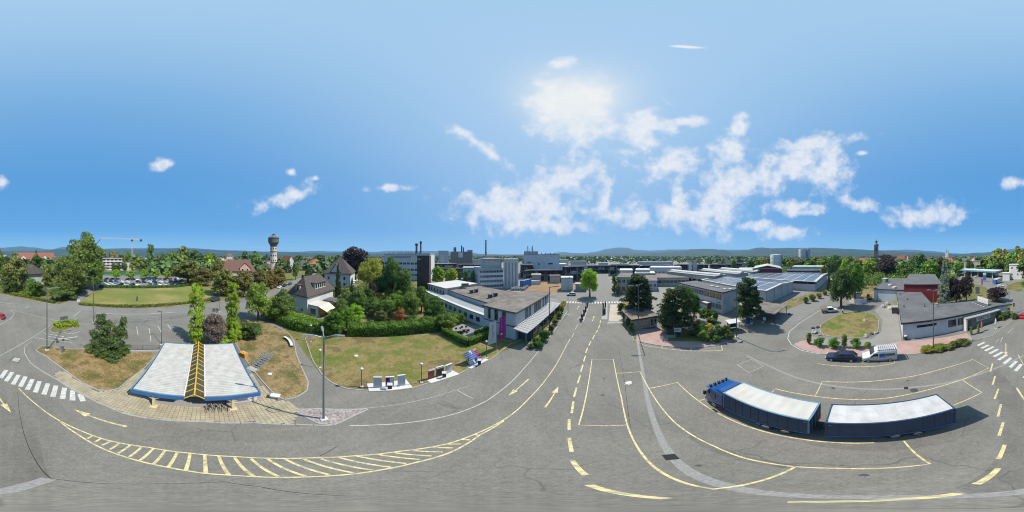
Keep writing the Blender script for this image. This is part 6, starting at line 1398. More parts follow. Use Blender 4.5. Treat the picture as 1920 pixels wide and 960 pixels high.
# parasols closed at the portal
for i,(u,v) in enumerate(((1841,622),(1867,616))):
    x,y=G(u,v,.1); t=thing('closed_parasol',('closed pinkish parasol in front of the sign','closed beige parasol at the right end of the portal')[i],'parasol',(x,y,.1)); MB().tube((0,0,0),(0,0,2.9),.03).build('pole','galv',t); MB().lathe([(.05,2.85),(.22,2.2),(.30,1.3),(.08,1.1)],10).build('canopy',('red_panel','tarp')[i],t); MB().box(-.35,.35,-.35,.35,0,.1).build('base','concrete',t)

# ================================================================ vehicles
def wheel_mb():
    m=MB(); m.lathe([(.0,-.11),(.22,-.11),(.32,-.10),(.335,-.05),(.335,.05),(.32,.10),(.22,.11),(0,.11)],18); return m
WHL=wheel_mb().mesh('tyre',['black_rubber']); m=MB(); m.lathe([(.0,.118),(.07,.125),(.20,.112),(.21,.12),(.215,.09)],10); m.lathe([(.0,-.118),(.07,-.125),(.20,-.112),(.21,-.12),(.215,-.09)],10); RIM=m.mesh('rim',['chrome'])
def wheel(T,x,y,r=.335,w=1.0,rim=True,name='wheel'):
    o=link(name,WHL,T,(x,y,r)); o.rotation_euler=(PI/2,0,0); o.scale=(r/.335,r/.335,w)
    if rim: link('rim',RIM,o)
    return o
def ring_body(x,w,z0,z1,top=.9): return [(x,-w*.92,z0),(x,-w,z0+.18),(x,-w,z0+(z1-z0)*.62),(x,-w*top,z1),(x,w*top,z1),(x,w,z0+(z1-z0)*.62),(x,w,z0+.18),(x,w*.92,z0)]
def ring_cab(x,wb,wt,zb,zt): return [(x,-wb,zb),(x,-wt,zt),(x,wt,zt),(x,wb,zb)]
CARM={}
def car_meshes(kind):
    if kind in CARM: return CARM[kind]
    m=MB(); g=MB(); r=MB()
    if kind in ('hatch','sedan','estate'):
        L_={'hatch':4.0,'sedan':4.5,'estate':4.75}[kind]; w=.88 if kind!='estate' else .93; zr=1.46 if kind!='estate' else 1.58
        k=L_/4.5
        m.loft([ring_body(0,w*.82,.38,.62),ring_body(.10*k,w*.92,.28,.74),ring_body(.55*k,w,.25,.83),ring_body(1.35*k,w,.25,.92),ring_body(2.4*k,w,.25,.94),ring_body(3.6*k,w,.25,.96),ring_body(4.25*k,w*.98,.28,.97 if kind!='sedan' else .92),ring_body(4.5*k,w*.88,.40,.88)])
        xr=(4.35 if kind!='sedan' else 4.0)*k; xt=(3.95 if kind!='sedan' else 3.3)*k
        g.loft([ring_cab(1.15*k,w*.80,w*.72,.88,.90),ring_cab(1.95*k,w*.88,w*.70,.90,zr-.05),ring_cab(xt,w*.88,w*.70,.92,zr-.07),ring_cab(xr,w*.82,w*.74,.92,.98)])
        r.loft([[(x,-y,z-.05),(x,-y*.9,z),(x,y*.9,z),(x,y,z-.05)] for x,y,z in ((1.85*k,w*.71,zr-.06),(2.2*k,w*.73,zr),(3.2*k if kind=='sedan' else 3.4*k,w*.73,zr-.01),(xt+.05,w*.71,zr-.07))])
        wb=(.85*k,3.62*k)
    CARM[kind]=(m.mesh('body',['car_paint'],False),g.mesh('windows',['glass'],False),r.mesh('roof_panel',['car_paint']),wb,w); return CARM[kind]
def car(x,y,rz_,col,kind,label,group=None,detail=False,name='parked_car',z=.02,sc=1.0):
    b,g,r,wb,w=car_meshes(kind); t=thing(name,label,'car',(x,y,z),rz_,group,(sc,sc,sc))
    link('body',b,t,color=col); link('windows',g,t); link('roof_panel',r,t,color=col)
    for wx in wb:
        for s in (-1,1): wheel(t,wx,s*(w-.10),.335,.9,detail)
    if detail:
        k=wb[0]/.85
        for s in (-1,1):
            MB().box(.02,.14*k,s*w*.72-.16,s*w*.72+.16,.60,.72).build('headlight','lamp_glass',t); MB().box(4.40*k,4.52*k,s*w*.72-.12,s*w*.72+.12,.66,.84).build('tail_light','tail_red',t)
            MB().box(1.45*k,1.6*k,s*(w+.08)-.07,s*(w+.08)+.07,.92,1.04).build('mirror','dark_metal',t)
            for q_ in (2.45,3.3): MB().box(q_*k,q_*k+.04,s*(w*.85)-.02,s*(w*.85)+.02,.93,1.45).build('pillar','dark_metal',t)
        MB().box(-.02,.05,-.45,.45,.40,.56).build('grille','dark_metal',t); MB().box(2.0*k,3.9*k,-.62,-.58,1.57,1.62).build('roof_rail','dark_metal',t); MB().box(2.0*k,3.9*k,.58,.62,1.57,1.62).build('roof_rail','dark_metal',t)
        MB().box(-.03,.0,-.26,.26,.38,.49).build('number_plate','white_plastic',t)
    return t
A_,a,w=upx(1548,677,1601,680,.02); c_=G(1546,675,.02)
# nose at the left end of the bay
nx_,ny_=math.cos(a),math.sin(a); car(A_[0]-nx_*.1-ny_*.95,A_[1]-ny_*.1+nx_*.95,a,(.012,.022,.055),'estate','dark blue estate car parked at the pink pavement in front of the clipped shrubs',None,True,sc=1.0)
print('SUV bay',w)
# white van with roof rack
A_,a,w=upx(1619,680,1675,677,.02); print('VAN',w); L_=5.1
T=thing('delivery_van','white panel van with slatted roof rack, parked behind the dark estate car','van',(A_[0]-math.sin(a)*1.0-math.cos(a)*.15,A_[1]+math.cos(a)*1.0-math.sin(a)*.15,.02),a)
def rv(x,w_,z0,z1,zt=None): return [(x,-w_*.96,z0),(x,-w_,z0+.25),(x,-w_,z1*.72+z0*.28),(x,-w_*.93,z1-.07),(x,-w_*.8,z1),(x,w_*.8,z1),(x,w_*.93,z1-.07),(x,w_,z1*.72+z0*.28),(x,w_,z0+.25),(x,w_*.96,z0)]
m=MB(); m.loft([rv(0,.80,.42,.80),rv(.12,.92,.32,.95),rv(.75,.98,.28,1.20),rv(1.15,.99,.28,1.45),rv(1.75,1.0,.28,2.08),rv(2.15,1.0,.28,2.25),rv(4.9,1.0,.28,2.27),rv(5.1,.97,.32,2.18)]); m.build('body','white_plastic',T)
m=MB(); m.quad((1.12,-.80,1.52),(1.12,.80,1.52),(1.78,.74,2.11),(1.78,-.74,2.11)); m.v=[(x-.03,y,z+.03) for x,y,z in m.v]; m.build('windscreen','glass',T)
for s in (-1,1):
    m=MB(); q=[(1.20,s*1.005,1.28),(1.65,s*1.005,1.80),(2.25,s*1.005,1.84),(2.25,s*1.005,1.28)]; m.poly(q if s>0 else q); m.poly(q[::-1]); m.build('side_window','glass',T)
    MB().box(-.01,.16,s*.72-.14,s*.72+.14,.72,.95).build('headlight','lamp_glass',T); MB().box(1.25,1.40,s*1.14-.09,s*1.14+.09,1.2,1.5).build('mirror','dark_metal',T)
    MB().box(5.08,5.12,s*.85-.08,s*.85+.08,.9,1.5).build('tail_light','tail_red',T); MB().box(.55,4.7,s*1.0-.02,s*1.0+.02,.42,.52).build('sill_strip','lamp_grey',T)
    for wx in (.85,4.05): wheel(T,wx,s*.90,.34,1.0)
MB().box(-.08,.25,-.85,.85,.30,.55).build('bumper','lamp_grey',T); MB().box(-.04,0,-.5,.5,.62,.80).build('grille','dark_metal',T)
for s in (-1,):
    MB().box(2.45,3.35,-1.015,-1.0,1.15,1.85).build('blue_picture','blue_box',T); MB().box(3.4,4.75,-1.015,-1.0,1.25,1.8).build('grey_picture','lamp_grey',T); MB().box(2.5,3.9,-1.015,-1.0,.98,1.05).build('blue_text','blue_box',T)
m=MB(); 
for s in (-.85,.85): m.beam((2.1,s,2.46),(5.05,s,2.46),.06)
m.build('rack_rail','dark_metal',T)
for i in range(10): x=2.2+i*.31; MB().box(x,x+.15,-.88,.88,2.52,2.56).build('rack_slat','white_plastic',T)
# pickup and person
A_,a,w=upx(1541,588,1567,586,.02); T=thing('pickup_truck','white double cab pickup with open dark bed, standing by the round lawn','pickup',(A_[0]-math.sin(a)*.9,A_[1]+math.cos(a)*.9,.02),a)
print('PICK',w); m=MB(); m.loft([ring_body(1.9,.9,.35,.98),ring_body(3.7,.9,.35,1.0),ring_body(4.3,.9,.35,.96),ring_body(4.9,.86,.40,.90)]); m.build('body','white_plastic',T)
m=MB(); m.loft([ring_cab(1.9,.86,.74,.98,1.62),ring_cab(3.4,.86,.74,.98,1.62),ring_cab(4.0,.84,.8,.98,1.0)]); m.build('windows','glass',T); MB().box(1.88,3.45,-.74,.74,1.62,1.70).build('roof_panel','white_plastic',T)
m=MB(); m.box(0,1.88,-.88,.88,.55,.62); m.box(0,1.88,-.9,-.84,.62,1.0); m.box(0,1.88,.84,.9,.62,1.0); m.box(0,.06,-.84,.84,.62,1.0); m.build('cargo_bed','lamp_grey',T)
MB().box(.2,1.7,-.7,.7,.63,.95).build('load','bark',T)
for wx in (.9,4.0):
    for s in (-1,1): wheel(T,wx,s*.80,.36)
for s in (-1,1): MB().box(4.84,4.93,s*.62-.14,s*.62+.14,.68,.84).build('headlight','lamp_glass',T)
def person(x,y,z,rz_,h,label,top,legs):
    t=thing('person',label,'person',(x,y,z),rz_,None,(h/1.75,)*3)
    me=bpy.data.meshes.new('body'); V=[(0,0,.93),(0,0,1.12),(0,0,1.32),(0,0,1.46),(0,.0,1.52),(0,.02,1.62),(0,.02,1.72),
      (.10,0,.88),(.12,.14,.50),(.12,.06,.08),(.12,.18,.04),(-.10,0,.88),(-.12,-.12,.50),(-.12,-.32,.12),(-.12,-.22,.04),
      (.19,0,1.42),(.26,-.08,1.16),(.25,.05,.93),(.25,.10,.85),(-.19,0,1.42),(-.26,.08,1.16),(-.25,.20,.95),(-.25,.25,.87)]
    E_=[(0,1),(1,2),(2,3),(3,4),(4,5),(5,6),(0,7),(7,8),(8,9),(9,10),(0,11),(11,12),(12,13),(13,14),(3,15),(15,16),(16,17),(17,18),(3,19),(19,20),(20,21),(21,22)]
    R_=[.15,.14,.17,.09,.055,.095,.07,.10,.065,.045,.035,.10,.065,.045,.035,.065,.05,.035,.04,.065,.05,.035,.04]
    me.from_pydata(V,E_,[]); me.materials.append(MAT['skin']); o=link('body',me,t); md=o.modifiers.new('skin','SKIN')
    for i,v in enumerate(me.skin_vertices[0].data): v.radius=(R_[i],R_[i]*(.8 if i<4 else 1)); v.use_root=(i==0)
    o.modifiers.new('sub','SUBSURF').levels=1
    m=MB(); m.lathe([(.20,.92),(.19,1.1),(.215,1.32),(.20,1.44),(.09,1.49)],12); m.tube((.19,0,1.42),(.27,-.06,1.18),.085,.07); m.tube((-.19,0,1.42),(-.27,.06,1.18),.085,.07); m.build('shirt',top,t)
    m=MB(); m.tube((.10,0,.95),(.125,.13,.50),.12,.085); m.tube((.125,.13,.50),(.12,.06,.10),.085,.065); m.tube((-.10,0,.95),(-.125,-.11,.50),.12,.085); m.tube((-.125,-.11,.50),(-.12,-.30,.14),.085,.065); m.lathe([(.17,.84),(.20,.98)],10); m.build('trousers',legs,t)
    m=MB(); m.lathe([(.085,1.66),(.10,1.72),(.07,1.79),(0,1.81)],10); m.build('hair','bark',t)
    for s,yy,zz in ((.12,.08,0),(-.12,-.28,.06)): MB().box(s-.05,s+.05,yy-.08,yy+.18,zz,zz+.09).build('shoe','black_rubber',t)
    return t
x,y=G(1580,588,.03); person(x,y,.03,a+1.3,1.78,'person in a white shirt and dark trousers walking right of the white pickup','cloth_white','cloth_dark')
# white vans and machines behind the dark tree
for i,(u,v,lb) in enumerate(((1606,572,'white panel van parked behind the curved white wall'),)):
    x,y=AT(u,71); T=thing('parked_van',lb,'van',(x,y,.03),2.75,None); m=MB(); m.loft([rv(0,.80,.42,.80),rv(.75,.98,.28,1.20),rv(1.15,.99,.28,1.45),rv(1.75,1.0,.28,2.3),rv(2.15,1.0,.28,2.45),rv(5.2,1.0,.28,2.45)]); m.build('body','white_plastic',T)
    m=MB(); m.quad((1.1,-.80,1.55),(1.1,.80,1.55),(1.74,.74,2.32),(1.74,-.74,2.32)); m.v=[(xx-.04,yy,z+.03) for xx,yy,z in m.v]; m.build('windscreen','glass',T)
    for wx in (.85,4.2):
        for s in (-1,1): wheel(T,wx,s*.9,.34,1,False)
t=thing('curved_wall','white curved screen wall beside the dark tree','wall',(*AT(1592,62),0)); c0=AT(1592,62); pts=[AT(1592,62),AT(1602,60),AT(1614,59.5),AT(1625,61)]
for p,q in zip(pts,pts[1:]): m=MB(); m.beam((p[0]-c0[0],p[1]-c0[1],.9),(q[0]-c0[0],q[1]-c0[1],.9),.15,1.8); m.build('panel','white_wall',t)
x,y=AT(1629,66); t=thing('yellow_loader','small yellow loader beside the blue grey hall','machine',(x,y,.02),.5); MB().box(-1,1,-.6,.6,.5,1.2).build('body','rafter_yellow',t); MB().box(-.3,.6,-.5,.5,1.2,2.2).build('cab','glass',t)
for wx in (-.7,.7):
    for s in (-.6,.6): wheel(t,wx,s,.38,1,False)
# moving cars
x,y=G(1912,597,.02); car(*G(1903,595,.02),frame(G(1903,595),G(1919,597))[1],(.45,.012,.02),'hatch','red hatchback turning into the street at the right edge by the sports centre',None,True,'moving_car')
x,y=G(1079,553,.02); A_,a,w=upx(1063,554,1077,554,.02); car(A_[0],A_[1],a,(.42,.55,.62),'hatch','pale blue small car at the far side of the works crossing',None,False,'moving_car')
A_,a,w=upx(1217,581,1230,583,.02); car(AT(1219,47)[0],AT(1219,47)[1],a,(.72,.74,.75),'hatch','white car half hidden behind the gatehouse roof and pine')
# parked cars at the side street
for i,(u,v,c,lb) in enumerate(((521,541,(.75,.75,.75),'white car, leftmost of three parked on the side street by the lawn'),(531,538,(.03,.04,.06),'dark car, middle of three parked on the side street'),(541,535,(.03,.06,.16),'blue car, farthest of three parked on the side street'),(327,524,(.70,.72,.74),'silver car alone under the large olive tree'),(397,566,(.03,.04,.06),'dark car at the crossing behind the right poplar'))):
    p=G(u,v,.03); a=math.atan2(-(G(590,511)[1]-G(505,549)[1])*-1,(G(590,511)[0]-G(505,549)[0])); car(p[0],p[1],a,c,'hatch',lb,z=.03)
# the car park on the left
CC=[('white',(.76,.77,.78)),('silver',(.45,.47,.49)),('black',(.015,.016,.018)),('dark blue',(.02,.035,.09)),('grey',(.12,.13,.14)),('red',(.42,.02,.02)),('blue',(.03,.09,.28))]
rowc=['wwsksnwkgbwsknkw','nkbwwgknwkwsbknr','knbsknwkbngkrnkw']
key={'w':0,'s':1,'k':2,'n':3,'g':4,'r':5,'b':6}; od=('leftmost','second','third','fourth','fifth','sixth','seventh','eighth','ninth','tenth','eleventh','twelfth','thirteenth','fourteenth','fifteenth','rightmost')
struct('car_park', MB().prism([AT(186,98),AT(352,98),AT(348,150),AT(192,150)],0,.03),'street')
r0=AT(192,102); 
for j,(dd,nm) in enumerate(((101.5,'front'),(112,'middle'),(124,'back'))):
    n=14; A=AT(191+j*2,dd); B=AT(338-j*2,dd); fa=frame(A,B)[1]; L_=frame(A,B)[2]
    for i in range(n):
        if (i*7+j*3)%11==5: continue
        c=rowc[j][i]; cn,cc=CC[key[c]]; x=A[0]+(B[0]-A[0])*(i+.5)/n; y=A[1]+(B[1]-A[1])*(i+.5)/n
        ang=fa+PI/2+(-.5 if j!=1 else .6)+RNG.uniform(-.04,.04); s=4.4; car(x-math.cos(ang)*s/2,y-math.sin(ang)*s/2,ang,cc,('hatch','sedan','hatch')[(i+j)%3],'%s car, %s row of the left car park, %s bay from the lane'%(cn,nm,od[i] if i else 'first'),'cars in the left car park',False,z=.05,sc=.98)
# ================================================================ road train
A=G(1521,813.4,1.0); B=G(1355,765,1.0)
Rn=G(1517.8,789,3.9); Fn=G(1355,736,3.9); Rf=G(1539.7,754,3.9); a=math.atan2(Fn[1]-Rn[1],Fn[0]-Rn[0]); BL=math.hypot(Fn[0]-Rn[0],Fn[1]-Rn[1]); BW=2.5; print('TRUCK',BL,math.hypot(Rf[0]-Rn[0],Rf[1]-Rn[1]))
side=1 if (math.cos(a)*(Rf[1]-Rn[1])-math.sin(a)*(Rf[0]-Rn[0]))>0 else -1
def swap_box(T,L_,W,z0,z1,s,frame_mat,roof_mat,side_mat,doors_at=0,rear=True):
    ys=lambda y:s*y
    def bx(m,x0,x1,y0,y1,za,zb): q=sorted((ys(y0),ys(y1))); m.box(x0,x1,q[0],q[1],za,zb); return m
    bx(MB(),.04,L_-.04,.04,W-.04,z0,z1-.02).build('box_body',side_mat,T)
    # roof sheet sagging slightly between bows
    m=MB(); n=16; k=[]
    for i in range(n+1):
        x=.12+(L_-.24)*i/n; z=z1+.012+(.022 if i%2==0 else 0); k.append([(x,ys(.14),z1+.0),(x,ys(W*.3),z+.02),(x,ys(W*.7),z+.02),(x,ys(W-.14),z1)])
    for i in range(n):
        for j in range(3): q=[k[i][j],k[i+1][j],k[i+1][j+1],k[i][j+1]]; m.quad(*(q if s>0 else q[::-1]))
    m.build('roof_sheet',roof_mat,T,smooth=True)
    for nm,x0,x1,y0,y1 in (('top_rail',0,L_,0,.13),('top_rail',0,L_,W-.13,W),('end_rail',0,.14,.13,W-.13),('end_rail',L_-.14,L_,.13,W-.13)): bx(MB(),x0,x1,y0,y1,z1-.10,z1+.02).build(nm,frame_mat,T)
    for nm,y0,y1 in (('bottom_rail',0,.06),('bottom_rail',W-.06,W)): bx(MB(),0,L_,y0,y1,z0-.10,z0+.06).build(nm,'blue_paint',T)
    for x in (0,L_-.12):
        for y in (0,W-.12): bx(MB(),x,x+.12,y,y+.12,z0-.05,z1-.1).build('corner_post',frame_mat,T)
    for x in (.18,L_-.34): bx(MB(),x,x+.16,-.01,.03,z1-.42,z1-.34).build('buckle','kerb_stone',T)
    m=MB()
    for i in range(1,10): x=L_*i/10; bx(m,x-.012,x+.012,.022,.04,z0+.08,z1-.12)
    m.build('curtain_folds','truck_navy',T,kind='stuff')
    # rear doors at x=0
    for y0,y1 in ((.1,W/2-.01),(W/2+.01,W-.1)):
        dd=bx(MB(),-.03,.04,y0,y1,z0+.02,z1-.12).build('rear_door',side_mat,T)
        for q in (y0+.25,y1-.25): bx(MB(),-.06,-.03,q-.02,q+.02,z0+.05,z1-.2).build('lock_rod','galv',dd)
def wheels_row(T,xs,W,s,r=.5):
    for x in xs:
        for y in (.16,W-.16): wheel(T,x,s*y,r,1.35)
T=thing('truck','blue cab truck with navy box body and white roof, pulling the trailer','truck',(Rn[0],Rn[1],.0165),a)
swap_box(T,BL,BW,1.05,3.88,side,'frame_blue','tarp','truck_navy')
m=MB(); m.box(-.4,BL+1.6,*sorted((side*.75,side*(BW-.75))),.62,.92); m.build('chassis','dark_metal',T)
wheels_row(T,(1.5,2.85,BL+1.15),BW,side)
def cy(y): return side*y
# cab: lofted shell
W_=2.45; x0=BL+.18; cb=MB()
def rc(x,z0,z1,ins=0,rnd=.12): return [(x,cy(.02+ins),z0),(x,cy(.02+ins),z1-rnd),(x,cy(.02+ins+rnd),z1),(x,cy(W_-ins-rnd),z1),(x,cy(W_-ins),z1-rnd),(x,cy(W_-ins),z0)]
cb.loft([rc(x0,.75,3.25,.05),rc(x0+1.2,.62,3.35,.0),rc(x0+1.55,.55,3.2,.0),rc(x0+2.0,.5,2.55,.03),rc(x0+2.2,.5,1.75,.08),rc(x0+2.22,.5,1.3,.08)]); cb.build('cab','truck_blue',T)
cb=MB(); cb.loft([rc(x0-.02,3.2,3.78,.12,.1),rc(x0+.5,3.2,3.72,.15,.1),rc(x0+1.35,3.2,3.32,.25,.05)]); cb.build('roof_deflector','truck_blue',T)
m=MB(); q=[(x0+1.62,cy(.2),3.08),(x0+2.04,cy(.2),2.45),(x0+2.22,cy(.24),1.75),(x0+2.22,cy(W_-.24),1.75),(x0+2.04,cy(W_-.2),2.45),(x0+1.62,cy(W_-.2),3.08)]
m.quad(q[0],q[1],q[4],q[5]); m.quad(q[1],q[2],q[3],q[4]); m.v=[(x+.04,y,z+.02) for x,y,z in m.v]; m.build('windscreen','glass',T)
m=MB(); m.quad((x0+1.3,cy(0.0),3.3),(x0+2.1,cy(-.02),3.05),(x0+2.1,cy(W_+.02),3.05),(x0+1.3,cy(W_),3.3)); m.build('sun_visor','truck_blue',T)
for y in (.001,W_-.02):
    m=MB(); m.box(x0+.75,x0+1.65,*sorted((cy(y),cy(y+.02))),1.85,2.65); m.build('side_window','glass',T)
    MB().box(x0+1.85,x0+2.05,*sorted((cy(-.32) if y<1 else cy(W_+.12),cy(-.10) if y<1 else cy(W_+.34))),1.9,2.6).build('mirror','dark_metal',T)
    MB().box(x0+.1,x0+1.9,*sorted((cy(y-.01),cy(y+.03))),.5,.62).build('side_skirt','truck_navy',T)
for i in range(5):
    y=.3+i*(W_-.6)/4; m=MB(); m.tube((x0+1.75,cy(y),3.2),(x0+1.75,cy(y),3.42),.035); m.tube((x0+1.68,cy(y),3.46),(x0+1.86,cy(y),3.46),.13); m.build('roof_lamp','dark_metal',T)
MB().box(x0+1.70,x0+1.80,*sorted((cy(.2),cy(W_-.2))),3.18,3.24).build('lamp_bar','dark_metal',T)
MB().box(x0+2.2,x0+2.32,*sorted((cy(.1),cy(W_-.1))),.38,.85).build('bumper','dark_metal',T); MB().box(x0+2.21,x0+2.27,*sorted((cy(.45),cy(W_-.45))),.95,1.6).build('grille','dark_metal',T)
for y in (.3,W_-.3): MB().box(x0+2.3,x0+2.34,*sorted((cy(y-.18),cy(y+.18))),.55,.78).build('headlight','lamp_glass',T)
MB().box(x0-.15,x0+.6,*sorted((cy(.0),cy(.5))),.45,.95).build('fuel_tank','red_wall',T)
MB().box(2.6,3.6,*sorted((cy(.02),cy(.12))),.55,.70).build('underrun_guard','galv',T)
# trailer
Ln=G(1546.4,793,3.9); Rn2=G(1792.5,765.6,3.9); a2=math.atan2(Ln[1]-Rn2[1],Ln[0]-Rn2[0]); L2=math.hypot(Ln[0]-Rn2[0],Ln[1]-Rn2[1]); print('TRAILER',L2)
T=thing('trailer','navy box trailer with bright white roof coupled behind the truck','trailer',(Rn2[0],Rn2[1],.0165),a2)
swap_box(T,L2,BW,1.0,3.86,side,'truck_navy','tarp_white','truck_navy')
MB().box(.2,L2-.1,*sorted((side*.75,side*(BW-.75))),.60,.88).build('chassis','dark_metal',T); wheels_row(T,(2.6,3.9),BW,side)
m=MB(); m.beam((L2-.3,cy(BW/2),.62),(L2+1.9,cy(BW/2),.62),.16); m.build('drawbar','dark_metal',T)
# ================================================================ villas near the junction
def villa_windows(T,w,d,face,xs,zs,ww=.95,hh=1.35,style='white'):
    for z in zs:
        for x in xs: window(T,w,d,face,x,z,ww,hh,style)
A=AT(542.7,52.6);B=AT(576,47.4); T,w,d=bld('grey_villa','grey white villa with steep dark hipped roof, chimney and dormers beside the footpath','house',A,B,14.2,6.0,'white_wall')
rf=hip(T,w,d,6.0,5.5,'tile_brown',.6,.25)
villa_windows(T,w,d,'f',(2.0,),(1.6,4.4)); villa_windows(T,w,d,'f',(5.4,),(1.3,),1.0,1.0)
villa_windows(T,w,d,'r',(1.6,2.9,4.3,7.2,9.0,11.5),(4.6,)); villa_windows(T,w,d,'r',(8.6,11.2),(1.6,))
MB().box(w,w+.04,0,d,0,5.8).build('sunlit_render','white_wall',T)
c=MB().box(1.3,2.3,4.3,5.1,8.0,11.6); c.build('chimney','slate_dark',rf)
def dormer(T,rf,x0,x1,y0,y1,z0,z1,face,n,wall='cream_wall'):
    D=MB().box(x0,x1,y0,y1,z0,z1).build('dormer',wall,rf); o=.3; MB().box(x0-o,x1+o,y0-o,y1+o,z1,z1+.18).build('dormer_roof','tile_brown',rf)
    for i in range(n):
        if face=='f': x=x0+(x1-x0)*(i+.5)/n; MB().box(x-.4,x+.4,y0-.05,y0,z0+.35,z1-.25).build('window','glass',rf)
        else: y=y0+(y1-y0)*(i+.5)/n; MB().box(x1,x1+.05,y-.38,y+.38,z0+.35,z1-.25).build('window','glass',rf)
dormer(T,rf,w/2-1.3,w/2+.5,.3,3.2,6.9,9.0,'f',1); dormer(T,rf,w-3.6,w-.5,4.4,10.4,7.4,9.3,'r',5)
A2=AT(579,46.8); 
E=MB().box(w+.02,w+3.6,.6,5.6,0,3.3).build('extension','white_wall',T); MB().box(w-.1,w+3.8,.4,5.8,3.3,3.5).build('roof','white_roof',T)
MB().box(w+.8,w+2.6,.54,.6,.6,2.3).build('window','glass_blue',T)
MB().box(w+.02,w+3.8,8.0,12.2,0,3.1).build('extension','cream_wall',T); MB().box(w-.05,w+4.0,7.8,12.4,3.1,3.3).build('roof','felt_grey',T)
m=MB(); m.quad((w+3.7,.4,3.45),(w+6.2,.9,2.2),(w+6.2,5.4,2.2),(w+3.7,5.9,3.45)); m.quad((w+3.7,5.9,3.4),(w+6.2,5.4,2.15),(w+6.2,.9,2.15),(w+3.7,.4,3.4)); M('awning',(.80,.76,.48),.7); m.build('awning','awning',T)
for y in (.45,5.8): m=MB(); m.poly([(w+3.7,y,3.3),(w+6.0,y,2.1),(w+3.7,y,.8)]); m.poly([(w+3.7,y,3.3),(w+6.0,y,2.1),(w+3.7,y,.8)][::-1]); m.build('side_cloth','orange',T)
m=MB(); m.quad((w+3.9,8.2,3.1),(w+6.0,8.4,2.3),(w+6.0,12,2.3),(w+3.9,12.2,3.1)); m.build('awning','cream_wall',T)
struct('villa_terrace',MB().prism([AT(578,44),AT(600,43),AT(612,47),AT(606,52)],0,.08),'yard_concrete')
x,y=AT(566,44.5); t=thing('flower_box','terracotta coloured box in front of the grey villa wall','planter',(x,y,.05),.9); MB().box(-1.2,1.2,-.4,.4,0,.5).build('body','red_panel',t)
A=AT(608.5,94);B=AT(657,90); T,w,d=bld('blue_villa','pale blue white villa with tall steep grey brown roof behind the grey villa','house',A,B,15,8.2,'bluish_wall'); rf=hip(T,w,d,8.2,8.6,'tile_brown',.8,.12)
villa_windows(T,w,d,'f',(2.5,w-3.4),(2.0,5.4),1.3,1.8); 
m=MB(); m.poly([(w*.22,-.05,8.2),(w*.66,-.05,8.2),(w*.44,-.05,13.2)]); m.build('gable_wall','bluish_wall',T); m=MB(); m.quad((w*.18,-.4,7.9),(w*.44,-.4,13.7),(w*.44,7,13.7),(w*.18,3,7.9)); m.quad((w*.44,-.4,13.7),(w*.70,-.4,7.9),(w*.70,3,7.9),(w*.44,7,13.7)); m.build('cross_gable_roof','tile_brown',T)
window(T,w,d,'f',w*.40,9.9,1.1,1.5); window(T,w,d,'f',w*.50,9.9,1.1,1.5)
MB().box(w,w+3.2,1,6,3.5,3.8).build('balcony','white_wall',T); MB().box(w+3.0,w+3.2,1,6,3.8,4.7).build('balcony_rail','white_wall',T)
# trampoline and garden things
x,y=AT(678,50); t=thing('trampoline','blue edged trampoline with poles on the garden terrace','trampoline',(x,y,.05),0); MB().lathe([(0,.9),(1.7,.9),(1.72,.92)],18).build('mat','black_rubber',t); MB().lathe([(1.7,.86),(2.1,.88),(2.1,.96),(1.7,.95)],18).build('pad','blue_box',t)
for i in range(6): a=i*PI/3; MB().tube((2.05*math.cos(a),2.05*math.sin(a),0),(2.05*math.cos(a),2.05*math.sin(a),2.7),.04).build('pole','dark_metal',t)
x,y=AT(652,50); t=thing('grill','small black grill on the garden terrace left of the trampoline','grill',(x,y,.05),0); MB().lathe([(0,.7),(.35,.75),(.38,.95),(.2,1.15),(0,1.2)],10).build('bowl','dark_metal',t)
for a in (0,2.1,4.2): MB().tube((.1*math.cos(a),.1*math.sin(a),.75),(.35*math.cos(a),.35*math.sin(a),0),.02).build('leg','dark_metal',t)
struct('garden_terrace',MB().prism([AT(645,47),AT(690,46),AT(690,55),AT(645,56)],0,.07),'asphalt_path')
struct('garden_lawn_dry',MB().prism([AT(700,45),AT(795,48),AT(790,56),AT(700,55)],0,.075),'dry_grass')
# ================================================================ houses seen between the trees
def house(name,label,u0,u1,d,ve,vr,wall,roof,depth=11,kind='gable',rot=0,win=((.2,.5,.8),(.35,.7)),axis='x',cat='house',group=None,tint=None,style='white'):
    he=ZV(ve,d); hr=ZV(vr,d)-he; A,B=AT(u0,d),AT(u1,d)
    if rot:
        mx,my=(A[0]+B[0])/2,(A[1]+B[1])/2; l=frame(A,B)[2]/2*(.9); an=frame(A,B)[1]+rot; A,B=(mx-l*math.cos(an),my-l*math.sin(an)),(mx+l*math.cos(an),my+l*math.sin(an))
    T,w,dd=bld(name,label,cat,A,B,depth,he,wall,group)
    if kind=='hip': hip(T,w,dd,he,hr,roof,.8,.5)
    elif kind=='gable': gable(T,w,dd,he,hr,roof,.5,axis,wall)
    else: slab_roof(T,w,dd,he,roof,.2,.3,'concrete')
    for fz in win[1]:
        for fx in win[0]: window(T,w,dd,'f',w*fx,he*fz,min(1.4,w*.12),1.5,style)
        for fx in (.25,.6): window(T,w,dd,'r',dd*fx,he*fz,1.2,1.5,style); window(T,w,dd,'l',dd*fx,he*fz,1.2,1.5,style)
    return T,w,dd
T,w,d=house('villa','wide villa with maroon hipped roof and pink gable behind the round street trees',414,478,122,508,487,'cream_wall','tile_maroon',16,'hip')
M('pink_wall',(.62,.42,.36),.85,.06,.5); he=ZV(508,122)
m=MB(); m.poly([(w*.56,-.3,he-.6),(w*.86,-.3,he-.6),(w*.86,-.3,he+2.2),(w*.71,-.3,he+5.6),(w*.56,-.3,he+2.2)]); m.build('front_gable','pink_wall',T)
